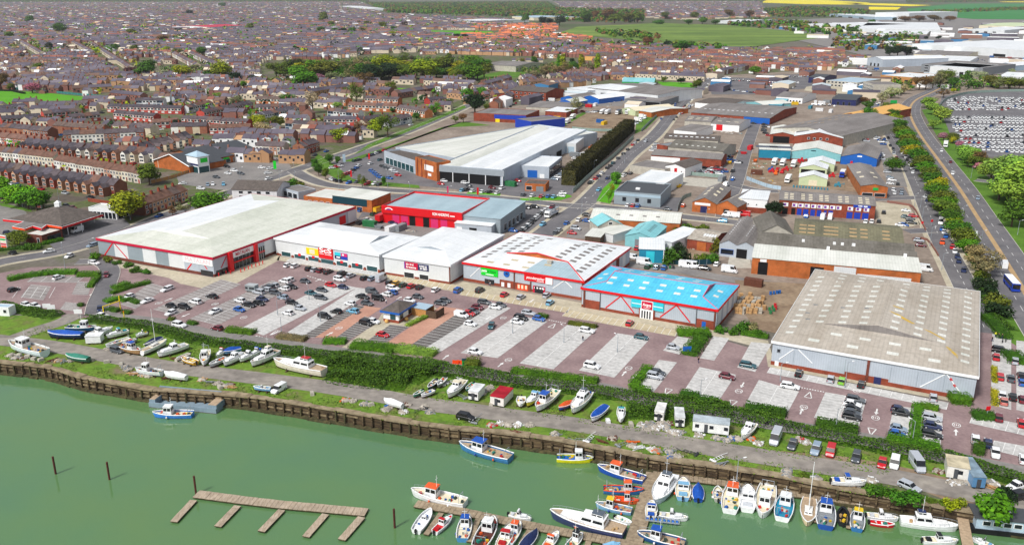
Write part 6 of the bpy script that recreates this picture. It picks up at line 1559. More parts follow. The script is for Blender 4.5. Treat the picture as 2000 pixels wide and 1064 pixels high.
for i,(n,px,wd,h,ck,lab)in enumerate([(11,[(70,65),(190,40),(400,12),(600,8)],3.2,1.6,'g2','long clipped hedge at the back of the small car park'),(11,[(610,
 30),(780,25)],3.2,1.6,'g2','thick hedge beside the access road'),(11,[(700,120),(765,45)],2.4,1.3,'g2','short hedge dividing the small car park'),(11,[(890,
 130),(1000,95)],3,1.3,'g2','short bushy hedge at the car park entrance'),(11,[(875,170),(1010,125),(1170,85)],2,1.3,'g2','long narrow hedge on the entrance corner'),(11,[(830,
 235),(930,205),(1000,225)],3.5,1.0,'g2','wide low hedge behind the yellow barrier'),(11,[(850,292),(930,305)],2.6,1.1,'g','small hedge under the yellow barrier'),(11,[(965,
 318),(1020,322)],2.2,1.1,'g','small hedge at the barrier post'),(11,[(1475,395),(1530,410)],2,1.0,'g','tiny hedge near the white car'),(11,[(1775,455),(1985,
 478)],3.4,1.2,'g2','hedge at the end of the far bay block'),(11,[(615,262),(650,262)],1.8,1.1,'g','small round hedge by the sign boards'),(11,[(1320,372),(1360,
 374)],1.8,1.0,'ol','tiny round shrub hedge at a bay end'),(11,[(1030,225),(1085,245)],2.4,.9,'g','low hedge beside the white cars'),(12,[(175,505),(390,
 530)],3.4,1.1,'bare','grey-green hedge at the second bay block'),(12,[(535,545),(700,550)],3.6,1.3,'g2','hedge left of the crossing path'),(12,[(750,580),(900,
 590),(1090,612)],5.4,1.4,'g2','broad bright hedge right of the crossing path'),(12,[(1100,605),(1250,622),(1400,645)],5,1.3,'light','broad silvery hedge with grey leaves'),(12,[(1185,
 420),(1340,345)],2.0,.9,'light','flower hedge beside the timber enclosure'),(12,[(1640,725),(1745,735)],4,2.2,'ol','round brown-green hedge beside orange barriers'),(13,[(445,
 400),(660,432)],2.4,1.0,'ol','low olive hedge at the top of a bay block'),(13,[(1295,478),(1540,482)],5,1.5,'g2','top arm of the big angular hedge'),(13,[(1490,
 500),(1385,650)],5,1.4,'g','long arm of the big angular hedge'),(13,[(0,775),(300,815),(670,860)],3,1.3,'g2','long straight hedge along the perimeter road'),(13,[(1065,
 755),(945,890),(1000,930),(1080,942)],2.8,1.3,'g2','hooked hedge round the small bay block'),(13,[(1315,960),(1450,985)],3.8,1.4,'g','hedge at the front of the third bay block'),(13,[(1440,
 1005),(1610,1025)],3.8,1.3,'g','twin hedge at the front of the third bay block'),(13,[(1790,480),(2000,512)],2.6,1.2,'g2','straight hedge along the pavement by blue store'),(13,[(205,
 345),(275,358)],2.4,1.2,'g','small hedge behind the blue parked car'),(13,[(1820,1060),(2030,1090),(2140,1110)],3.8,1.3,'g','hedge at the front of the fourth bay block'),(14,[(1425,
 1005),(1570,1015)],4.5,2.2,'g2','big round hedge at the grey warehouse corner'),(14,[(1765,750),(1770,860)],1.4,.9,'gold','yellow flowering hedge beside the red cars'),(14,[(1768,
 930),(1772,1040)],1.6,1.0,'gold','yellow flowering hedge beside the white cars'),(14,[(1890,640),(1960,720)],5,1.6,'g','wide hedge along the right lot'),(14,[(1700,
 350),(1790,440),(1850,520)],4,1.6,'g','hedge behind the group of motorcyclists'),(18,[(-60,30),(130,50)],3.8,1.3,'g','hedge end at the fourth bay block'),(18,[(375,
 120),(520,145),(700,175)],4,1.4,'g','fat rounded hedge at the fifth bay block'),(18,[(930,235),(1100,275),(1340,315)],3.6,1.4,'g2','long hedge under the two dark car rows'),(18,[(1170,-20),(1145,
 240)],2.6,1.1,'g2','hedge dividing the two dark car rows'),(18,[(1185,-20),(1330,10)],2.6,1.1,'g2','hedge at the back of the silver car'),(18,[(1600,60),(1760,
 75)],4,1.5,'g','hedge beside the red sign in the right lot'),(18,[(1600,320),(1690,340)],5,1.6,'g','blocky hedge at the bottom right bays')]):
 hedge(n,px,wd,h,ck,lab,HG)
hedge(5,[(330,850),(490,815)],2,1.3,'g2','hedge along the filling station shop',None)
hedge(5,[(0,895),(150,880),(300,885)],2.4,1.1,'g','low hedge under the price sign',None)
hedge(7,[(440,385),(600,240),(750,105),(915,-40)],7,8.2,'cb','tall dark brown conifer hedge along the main street',None,dens=9,size=.45)
hedge(1,[(-80,710),(100,715),(190,735)],3,1.6,'dk','dark hedge at the playing field edge',None)
def thicket():
 BASE=[];b=MB();r=random.Random(9)
 for n,line,w_,h in[(11,[(680,365),(900,385),(1100,415),(1300,455),(1500,520),(1750,560),(2000,590)],5,2.2),(11,[(0,262),(150,290),(300,320),(460,345)],
 5,2.2),(12,[(0,600),(250,625),(500,655),(750,680),(900,700)],7,2.6),(12,[(560,700),(700,730),(900,740),(1100,750),(1250,760),(1400,790)],13,3.2),(12,[(600,
 790),(800,830),(1000,845),(1200,860)],9,2.4),(12,[(1000,690),(1250,730),(1500,770),(1800,815),(2000,850)],7,2.6),(13,[(0,860),(300,890),(500,915),(700,
 945),(900,965),(1100,990),(1350,1015),(1700,1060)],5.5,2.4),(17,[(900,10),(1200,20),(1500,40),(1750,60),(2000,110)],8,2.4),(18,[(-20,110),(130,140),(300,
 180),(520,225),(700,260),(900,305),(1100,350),(1350,375),(1500,410),(1750,490),(1950,560),(2100,600)],5.5,2.2),(14,[(1640,60),(1700,200),(1800,380),(1900,
 460)],4,2)]:
  pts=smooth_line([q(n,*p)for p in line],5);BASE.append((pts,w_*1.1))
  for i in range(len(pts)-1):
   a,c=pts[i],pts[i+1];l=(c-a).length
   if l<.1:continue
   d=(c-a).normalized();nn=Vector((-d.y,d.x,0))
   for _ in range(int(l*w_*18)):
    t=r.random()*l;o=r.gauss(0,w_*.3);o=max(-w_*.6,min(w_*.6,o))
    p=a+d*t+nn*o
    hh=h*.78*max(.12,1-(abs(o)/(w_*.6))**2)*(.9+.5*noise.noise(Vector((p.x*.22,p.y*.22,1.3))))
    z=hh*(r.uniform(.75,1.05)if r.random()<.7 else r.random())
    b.leaf((p.x,p.y,max(.1,z)),(r.uniform(-.8,.8),r.uniform(-.8,.8),1),r.uniform(.15,.33),0,r)
 for ln,w2 in BASE:strip(b,ln,w2,.03)
 o=b.build('undergrowth','leaf',col='#456a12');stuff(o,'bank of brambles and scrub between the car park and the quay')
thicket()
def clumps(name,polys,dens,hh,cols,label,size,k=14):
 b=MB();r=random.Random(4)
 cm=[]
 for i,c in enumerate(cols):
  nm='leaf_%s_%d'%(name,i)
  blend(nm,[(.3,tuple(x*.7 for x in TCR[c][:3])),(.5,TCR[c][:3]),(.7,tuple(min(1,x*1.35)for x in TCR[c][:3]))],.08,.9,4);cm.append(nm)
 for poly in polys:
  W_=[P(*p)for p in poly];x0,x1=min(p.x for p in W_),max(p.x for p in W_);y0,y1=min(p.y for p in W_),max(p.y for p in W_)
  fl=[(p.x,p.y)for p in W_]
  far_=(y0+y1)/2;s=1 if far_<1500 else 1.5 if far_<2600 else 2.2
  for _ in range(int((x1-x0)*(y1-y0)*dens/s**2)):
   x,y=r.uniform(x0,x1),r.uniform(y0,y1)
   if not inpoly(x,y,fl):continue
   h=hh*r.uniform(.6,1.25)*(1+.15*s);m=r.randrange(len(cols));rad=h*.42
   for _ in range(k):
    d=Vector((r.gauss(0,1),r.gauss(0,1),r.gauss(0,1))).normalized()
    b.leaf(Vector((x,y,h*.55))+Vector((d.x*rad,d.y*rad,d.z*h*.42)),d+Vector((0,0,.5)),size*s*r.uniform(.7,1.3),m,r)
 o=b.build(name,cm);stuff(o,label)
clumps('far_woods',[[(715,7),(1070,5),(1090,18),(1070,30),(990,33),(900,30),(760,26)],[(985,20),(1100,18),(1260,22),(1255,45),(1120,44),(1000,30)],[(1480,
 40),(1560,46),(1680,60),(1690,72),(1620,72),(1530,60),(1420,50)],[(1640,74),(1800,70),(1790,92),(1700,104),(1620,96)],[(1490,20),(1560,14),(1700,22),(1690,
 34),(1500,34)],[(-60,0),(720,0),(720,5),(-60,6)],[(1080,0),(1500,0),(1490,4),(1080,4)],[(1770,0),(2060,0),(2060,3),(1770,6)],[(1800,24),(2060,14),(2060,
 18),(1800,28)],[(1160,62),(1250,66),(1300,78),(1200,76)],[(1150,84),(1450,96),(1440,101),(1140,92)]],.006,9,['g','ol','dk','g','rust'],'far belts of woodland round the town',
 2.0)
def gardens():
 b=MB();r=random.Random(14);cm=[]
 for c in('g','g2','ol','y','dk','bare'):
  nm='garden_'+c;blend(nm,[(.3,tuple(x*.75 for x in TCR[c][:3])),(.7,tuple(min(1,x*1.2)for x in TCR[c][:3]))],.2,.9,4);cm.append(nm)
 for p in SPOTS:
  h=r.choice([2,3,5,8])*r.uniform(.7,1.2)*(1 if p.y<1400 else 1.4);m=r.randrange(6)
  for _ in range(16):
   d=Vector((r.gauss(0,1),r.gauss(0,1),r.gauss(0,1))).normalized()
   b.leaf(p+Vector((d.x*h*.5,d.y*h*.5,h*.5+d.z*h*.45)),d+Vector((0,0,.5)),h*.22*r.uniform(.7,1.3),m,r)
 o=b.build('garden_greenery',cm);stuff(o,'bushes and small trees in the gardens among the terraces')
gardens()
clumps('wood_understory',[[(515,133),(590,152),(700,156),(760,152),(905,147),(960,130),(900,118),(740,117),(660,122)],[(310,138),(400,136),(405,150),(330,
 150)],[(1005,140),(1090,126),(1150,136),(1060,152)],[(1700,196),(1760,152),(1800,155),(1760,188),(1725,200)],[(1830,172),(1890,158),(2060,156),(2060,172),(1900,
 175),(1845,182)],[(1945,330),(2060,380),(2060,500),(1990,460)]],.02,6,['g','ol','g2','bare','dk'],'dense undergrowth below the trees in the woods',1.0,
 18)
CT_={'h':(4.0,1.76,.92,1.48,.30,.45,.82,.97,'hatchback'),'s':(4.6,1.80,.90,1.43,.30,.44,.70,.86,'saloon car'),'e':(4.6,1.80,.92,1.48,.29,.43,.90,.985,'estate car'),
 'v':(4.5,1.88,1.05,1.70,.27,.40,.90,.985,'tall SUV'),'M':(4.4,1.85,1.1,1.85,.20,.33,.97,.995,'small van'),'V':(5.6,2.0,1.35,2.45,.12,.24,.985,.995,'large van'),
 'P':(5.0,1.85,1.05,1.75,.28,.38,.58,.62,'pickup'),'c':(4.4,1.8,.9,1.36,.34,.48,.68,.84,'coupe')}
def car_meshes(k):
 L,Wd,belt,roof,a,b_,c,d,_=CT_[k];hw=Wd/2;X=lambda t:L/2-t*L
 van=k in 'MV'
 st=[(0.0,.50,.80),(.03,.62,.90),(.10,belt-.16,.97),(a-.02,belt-.02,1.0),(b_,belt,1.0),(.7,belt,1.0),(.92,belt,.98),(.985,belt-.04,.93),(1.0,belt-.2,.86)]
 if k=='P':st=[s if s[0]<.62 else(s[0],belt-.02,s[2])for s in st]
 m=MB();rows=[]
 for t,zt,wf in st:
  w=hw*wf;x=X(t)
  rows.append([(x,-w*.93,.22),(x,-w,.48),(x,-w*.99,zt-.12),(x,-w*.90,zt),(x,w*.90,zt),(x,w*.99,zt-.12),(x,w,.48),(x,w*.93,.22)])
 m.grid([r[::-1]for r in rows],0,False,False);m.face(rows[0][::-1],0);m.face(rows[-1],0)
 rf,rr=X(b_),X(c);w1=hw*.80 if not van else hw*.88;zr=roof;w0=hw*.90
 m.face([(rf,-w1,zr),(rf,w1,zr),(rr,w1,zr),(rr,-w1,zr)][::-1],0);e=.05
 m.grid([[(rf+.06,-w1-.02,zr-.09),(rf+.06,w1+.02,zr-.09),(rr-.06,w1+.02,zr-.09),(rr-.06,-w1-.02,zr-.09)],[(rf,-w1,zr),(rf,w1,zr),(rr,w1,zr),(rr,-w1,zr)]],
 0,True)
 def pillar(x0,x1,y0,y1,wd):
  for s in(-1,1):m.face([(x0,s*y0,belt),(x0-wd,s*y0,belt),(x1-wd,s*y1,zr-.05),(x1,s*y1,zr-.05)][::s],0)
 pillar(X(a),rf,w0+.015,w1+.025,.10);pillar(X(d)+.16,rr+.1,w0+.015,w1+.025,.18)
 pillar((X(a)+X(d))/2+.1,(rf+rr)/2+.08,w0+.012,w1+.022,.09)
 if van:
  xs=X(.42)if k=='V' else X(.5)
  for s in(-1,1):m.face([(xs,s*(w0+.02),belt-.02),(X(d),s*(w0+.02),belt-.02),(rr,s*(w1+.02),zr),(xs-.1,s*(w1+.02),zr)][::s],0)
  m.face([(X(d)-.02,-w0,belt),(X(d)-.02,w0,belt),(rr-.03,w1,zr),(rr-.03,-w1,zr)][::-1],0)
 if k=='P':m.b0(X(.985),X(.63),-hw*.8,hw*.8,belt-.35,belt+.02,1)
 body=m.mesh('body',['carpaint','black'])
 g=MB();B0=[(X(a),-w0),(X(a),w0),(X(d),w0),(X(d),-w0)];T0=[(rf,-w1),(rf,w1),(rr,w1),(rr,-w1)]
 g.grid([[(*p,belt-.02)for p in B0],[(*p,zr-.06)for p in T0]],0,True);glass=g.mesh('glass',['car_glass'])
 wl=MB();wl.tube((0,-.1,0),(0,.1,0),.33,n=12,m=0);wl.tube((0,-.115,0),(0,.115,0),.2,n=10,m=1);wheel=wl.mesh('wheel',['tyre','alloy'])
 hl=MB();hl.box((0,0,0),(.10,.36,.15));head=hl.mesh('headlight',['lamp_white']);tl=MB();tl.box((0,0,0),(.10,.26,.22));tail=tl.mesh('tail_light',['lamp_red'])
 return body,glass,wheel,head,tail
CARM={k:car_meshes(k)for k in CT_}
CC={'w':('#eceef0','white'),'s':('#b4bac2','silver'),'g':('#4b5158','charcoal'),'k':('#16171a','black'),'b':('#1f5fb0','blue'),'n':('#1c2a52','navy'),'r':('#c01420',
 'red'),'m':('#6a1626','maroon'),'t':('#1f5560','dark teal'),'l':('#6fb0d0','light blue'),'y':('#e8b016','yellow'),'o':('#e0521a','orange'),'G':('#1f4a32',
 'dark green'),'L':('#7ac03a','lime green'),'S':('#8ea0b2','blue-grey'),'d':('#c87a70','salmon')}
NCAR=[0]
def car(p,az,k,c,where,detail=2,group=None):
 L,Wd,belt=CT_[k][:3];body,glass,wheel,head,tail=CARM[k]
 col,word=CC[c]
 t=thing(CT_[k][8].replace(' ','_').lower(),word+' '+CT_[k][8]+' '+where,'van' if k in 'MV' else 'car',p+Vector((0,0,.06)),math.pi/2-az,group or 'vehicles '+where)
 j=rv.uniform(.94,1.06);t.scale=(j,1,rv.uniform(.97,1.05));NCAR[0]+=1
 put('body',body,t,col=col);put('glass',glass,t)
 if detail>0:
  for sx in(.19,.80):
   for s in(-1,1):put('wheel',wheel,t,(L/2-sx*L,s*(Wd/2-.06),.33))
 if detail>1:
  for s in(-1,1):put('headlight',head,t,(L/2-.06,s*Wd*.33,.68));put('tail_light',tail,t,(-L/2+.03,s*Wd*.38,belt-.22))
 return t
def cars(n,s,where,detail=2,ox=0,oy=0,sc=4.0):
 for it in s.split():
  f=it.split(',');x,y,hd=float(f[0]),float(f[1]),f[2];k,c=f[3][0],f[3][1]
  px,py=(QUAD[n][0]+x/4,QUAD[n][1]+y/4)if n else(ox+x/sc,oy+y/sc)
  p=P(px,py,.75);p.z=0
  if ':' in hd:
   dx,dy=map(float,hd.split(':'));d=P(px+dx*3,py+dy*3)-P(px,py);az=math.atan2(d.x,d.y)
  else:az=DIRS[hd]+rv.uniform(-.04,.04)
  car(p,az,k,c,where,detail)
cars(11,'455,35,u,hw 105,130,1:-.3,hk 205,248,f,hw 275,258,f,hw','in the small left car park')
cars(11,'830,15,-.3:1,hm 780,282,-.1:1,hn 800,335,1:.1,hw','on the car park access road')
cars(11,'1005,185,d,hw 1150,215,d,cw 1305,125,d,ew 1655,182,b,sk 1525,225,b,vw 1340,258,f,hk 1440,268,f,vk 1335,310,d,hw 1680,298,d,sw 1875,215,b,hw 1945,248,f,sk 1870,285,f,hb',
 'in the leftmost bays near big store')
cars(11,'1400,405,f,vw 1695,430,b,hm','driving on the perimeter road')
cars(12,'20,150,b,vs 75,130,b,es 95,108,b,eg 140,98,b,hs 225,65,b,vw 258,52,b,hw 222,122,b,hw 278,108,f,hk 150,155,f,eg 210,190,b,hS 50,205,f,hn 22,236,f,hk 385,65,f,hg',
 'in the busy bays before big store')
cars(12,'585,95,f,hr 682,112,f,hn 515,132,f,hg 430,158,f,st 508,192,f,eg 280,232,f,sk 345,275,f,hs 248,312,b,hw','in the bay block facing long store')
cars(12,'535,338,f,vk 625,300,b,hk 757,298,b,hl 735,238,b,hw 868,237,f,hg 832,185,f,sk 905,145,f,Mg 955,200,f,Mk 1018,168,b,hw 1060,152,b,hb 1068,118,f,ew',
 'in the bay block left of kiosk')
cars(12,'1265,185,f,hg 1200,215,f,hw 1130,240,f,hw 1440,235,f,hg 1478,216,f,hg 860,390,f,vk 920,378,f,hw 990,482,f,hr','in the bays around kiosk')
cars(12,'1605,330,f,Mw 1662,316,f,hr 1695,300,f,hg 1730,268,f,hm 1785,228,f,eg 1910,250,f,hg 1868,266,f,hw 1675,395,f,hw 1712,614,f,hw','in the bay block right of kiosk')
cars(12,'1838,412,-.45:1,ht','driving down the aisle right of kiosk')
cars(0,'295,555,u,hk 368,570,u,hs 447,578,u,hm 540,597,u,ek 722,625,u,vk 832,645,u,hs 110,520,u,hw 20,510,u,hw','parked before the long white store',2,
 560,440,6.65)
cars(0,'1013,676,u,hk 1112,682,u,hS 1230,690,u,Vs 1340,735,u,hk 1427,745,u,hy 1510,766,u,hG 1622,780,u,hr 1726,795,u,hk 1935,828,u,hw','parked before the pink-signed store',
 2,560,440,6.65)
cars(0,'685,695,f,vw','driving past the long white store',2,560,440,6.65)
cars(12,'1580,135,u,vb 1750,135,u,vk 1942,168,u,hr','parked before the green-signed store')
cars(13,'70,187,u,hs 270,175,u,hs 297,230,u,hl','parked before the red-signed store')
cars(13,'920,390,u,hr','parked before the blue-roofed store')
cars(13,'130,312,f,es 70,352,f,vk 40,380,f,hw 210,358,f,hb 585,448,f,ew 1010,500,f,ht 625,724,f,vw','in the bay blocks facing blue-roofed store')
cars(13,'1260,580,f,hs 1115,805,f,vs 1142,778,f,hg 1680,808,f,hm 1845,718,f,et','in the bays left of grey warehouse')
cars(14,'242,780,u,hk 490,825,u,hs 578,840,u,hL 730,868,u,hk 1293,970,u,hs','parked along the grey warehouse')
cars(14,'172,882,f,ew 685,988,f,eg 660,1022,f,hw 665,1056,f,hk','in the bays before grey warehouse')
cars(18,'660,25,f,hg 655,56,f,ek','in the fifth bay block')
cars(18,'1050,28,f,sk 1030,2,f,hn 1022,150,f,hS 1010,194,f,hb','left of the dividing hedge')
cars(18,'1280,64,f,es 1285,130,f,hn 1280,196,f,ek','right of the dividing hedge')
cars(14,'1820,605,f,vk 1783,655,u,hr 1930,685,u,hs 1815,805,u,er 1898,820,u,sg 1978,800,u,hk 1988,852,u,hb 1830,950,u,hw 1845,1000,u,hd 1912,965,u,hk 1990,985,u,hm',
 'in the right-hand lot beside warehouse')
cars(18,'1803,62,u,hm 1982,105,u,hr 1622,230,u,hw 1720,262,u,hn 1778,340,d,hw 1998,385,u,hw','in the bottom right lot')
cars(18,'60,228,d,Vs 192,275,d,hg 375,310,d,vS 490,328,d,Mr 690,370,d,eg 893,418,d,hr 990,418,d,Mw 1165,432,.7:1,Vs 1105,600,1:.45,es 1945,600,-1:.3,Pw 1935,680,-1:.2,vk',
 'on the quay road verge')
cars(12,'178,905,d,Mw','on the quay by the blue pontoon')
cars(16,'1640,62,f,vk','on the quay grass');cars(11,'915,605,f,vg','among the boats ashore')
D5=1
cars(5,'95,908,b,hk 380,895,-1:.15,hw 540,932,-1:.4,hw 720,848,-1:.3,eS 735,985,1:.15,ew','at the filling station junction',D5)
cars(5,'1690,318,1:.1,hg 1780,288,1:.1,hw 1830,268,1:.1,vw 1882,290,1:.1,hg 1772,236,1:.1,hk 1425,368,-1:.1,hw 1570,405,1:.1,ew 1622,376,0:1,hS 1662,372,0:1,hw 1745,372,0:1,hl',
 'in the supermarket car park',D5)
cars(5,'520,540,1:.2,hk 570,555,1:.2,hm 60,748,1:-.1,hn','behind the filling station',D5)
cars(5,'602,735,d,Vw','under the filling station canopy',D5)
cars(6,'45,243,1:0,hw 110,250,1:-.1,hw 95,285,1:-.1,ew 100,328,1:-.2,hw 75,155,1:0,hS 30,75,1:0,hg','left of the avenue junction',D5)
cars(6,'595,245,1:-.1,hw 625,238,1:-.1,hr 655,230,1:-.1,hw 590,335,1:.4,hw 620,345,1:.4,hk 655,350,1:.4,hk 725,360,d,hb 785,355,d,hg 868,368,d,vr 925,368,d,hw 960,375,d,hk',
 'along the dealer kerb',D5)
cars(6,'695,297,u,hr 720,288,u,hr 740,278,u,hw 762,262,u,hk 785,245,u,hb 805,228,u,hw 895,210,u,hw 970,182,u,ht','in the dealer display row',D5)
cars(6,'905,268,f,hb 920,280,f,hb 936,293,f,hb 952,305,f,hb 970,318,f,hb 990,232,f,hk 1012,242,f,hg 1040,250,f,hg 1065,262,f,hw 1085,275,f,hs 1110,302,f,hr 1042,325,f,hb',
 'round the glazed showroom wing',D5)
cars(6,'770,190,u,hG 805,182,u,hk 885,150,u,hk 912,142,u,hn 938,130,u,hw 965,122,u,hk 1003,108,u,hr','on the dealer avenue side',D5)
cars(6,'1470,347,f,hw 1635,362,f,ew 1660,382,f,hg 1725,353,f,hw 1445,370,f,hr 1612,420,u,hl 1645,415,u,vk 1692,425,u,hw 1770,430,u,hw 1825,432,u,hk 1885,440,u,hw 1845,400,f,hm 1922,402,u,vw',
 'before the dealer canopy',D5)
cars(6,'870,650,f,sw 1070,672,f,sn 1160,682,u,hm 955,580,u,Vy 920,605,u,hG 822,575,u,hb','in the red garage yard',D5)
cars(7,'45,345,f,hr 15,372,f,hw 90,455,u,hg 160,460,u,hw 232,467,u,hr 285,467,u,hb 328,470,u,hl 385,462,f,hw 398,442,f,hw','beside the brick hut',D5)
cars(7,'605,18,u,hn 638,20,u,hn 665,20,u,hm 698,20,u,hw 730,18,u,hn 755,20,u,hS 490,172,f,hw 530,172,f,hr 465,226,f,hw 440,250,f,hm 412,272,f,hw 385,296,f,hS 358,316,f,hw 335,332,f,hS 670,80,f,hs',
 'between the showroom and tall hedge',D5)
cars(7,'610,362,u,hk 622,350,u,hw 655,328,u,hr 678,310,u,hn 703,285,u,hw 745,245,u,hk 768,228,u,hk 790,207,u,ht 830,170,u,hg 870,135,u,hk 905,102,u,hk 945,65,u,hr 963,50,u,hs 985,30,u,hk',
 'parked along the tall hedge',D5)
cars(7,'747,325,d,hn 678,415,d,hl 1045,38,d,vs 240,685,d,hl 430,675,u,hb 370,730,u,hs 345,750,u,hg','driving on the main street',D5)
cars(7,'50,542,f,hr 88,542,f,hw 112,555,f,sk 178,550,f,vk 55,632,f,sk 15,665,f,hw 10,735,f,hb','behind the garage extension',D5)
cars(7,'285,560,u,hw 262,575,u,hw 240,590,u,hw 222,605,u,hk 205,622,u,hw 188,638,u,hw 168,655,u,hk 148,675,u,hk 128,692,u,hw 110,708,u,hk 92,722,u,hw 75,738,u,hk',
 'in the long row by transporter',D5)
cars(7,'525,650,u,hw 585,657,f,hb 585,612,f,hk 500,718,f,vs 470,752,f,hr 905,537,u,hw 945,540,u,hr 985,542,u,hb 1215,567,f,hg 1340,540,u,ho','near the estate crossroads',
 D5)
cars(7,'1690,615,b,Vw 1735,620,b,Vw 1812,612,b,Vr 1642,660,b,Ml 1668,385,d,Vw 1725,335,d,hb 1725,270,d,vk 1550,260,f,hs 1535,290,f,sw 1620,290,f,hw 1640,255,f,hw 1430,285,f,hr',
 'in the middle estate streets',D5)
cars(7,'950,945,f,Mw 1035,987,f,Vw 1360,1010,f,Vw 1410,1012,f,Vw 1505,1028,f,Pk 1600,995,u,hw 1700,1047,f,Vw 980,872,u,hr 1060,1015,u,hG 1130,1020,u,hS 1190,1025,u,hb',
 'in the lane behind blue-roofed store',D5)
cars(8,'935,277,f,es 955,320,f,hS 970,340,f,ew 955,366,f,hw 1015,370,u,hk 980,413,u,hw 990,440,u,hw 1045,425,u,hg 1045,442,u,hS 760,440,f,Mw 830,450,u,hk 872,456,u,hk 910,460,u,hr',
 'beside the green-signed offices',D5)
cars(8,'1010,55,d,hk 1050,130,d,hw 1077,160,d,hw 1087,182,d,hk 1105,220,d,hw 1120,247,d,hw 1132,280,d,hw 1230,468,d,hw 1247,497,d,hn','parked under the street trees',
 D5)
cars(8,'1350,670,d,Vw 1360,722,d,hb 1375,745,d,hw 1390,777,d,hb 1362,825,d,vo 1440,862,d,hr 1460,897,d,hw 1480,935,d,hn 1492,972,d,hn 1530,1042,d,hn','in the lower side street line',
 D5)
cars(8,'1427,198,d,hm 1443,287,d,ew 1640,482,d,hS 1615,778,u,Vw 1750,968,u,Mw 1847,1008,u,Vw 1357,112,d,hw 1150,40,u,Mw','driving on the dual carriageway',
 D5)
cars(8,'905,592,u,hk 1080,578,f,cw 1075,627,f,ht 1112,640,f,hg 1135,620,f,hr 1120,672,f,ek 1035,690,f,sw 1062,690,f,hb','in the curved-wall yard',D5)
cars(8,'300,622,u,vb 430,634,u,Vw 487,634,u,Vw 765,662,u,hw 812,662,u,hw 867,662,u,hk 1180,810,f,hs 1195,848,f,hm 1225,1037,f,Vw','beside the brick unit terrace',
 D5)
def lowcar(b,p,az,m,L=4.1,gl=6):
 co,si=math.sin(az),math.cos(az);T=lambda x,y,z:(p.x+x*co-y*si,p.y+x*si+y*co,p.z+z)
 k=[[T(x,y,z)for x,y in((L/2,-.85),(L/2,.85),(-L/2,.85),(-L/2,-.85))]for z in(.2,.9)]
 b.grid(k,m,True);b.face(k[1],m);c0=[T(x,y,.9)for x,y in((L*.2,-.78),(L*.2,.78),(-L*.42,.78),(-L*.42,-.78))];c1=[T(x,y,1.45)for x,y in((L*.04,-.6),(L*.04,
 .6),(-L*.34,.6),(-L*.34,-.6))]
 b.grid([c0,c1],gl,True);b.face(c1,m)
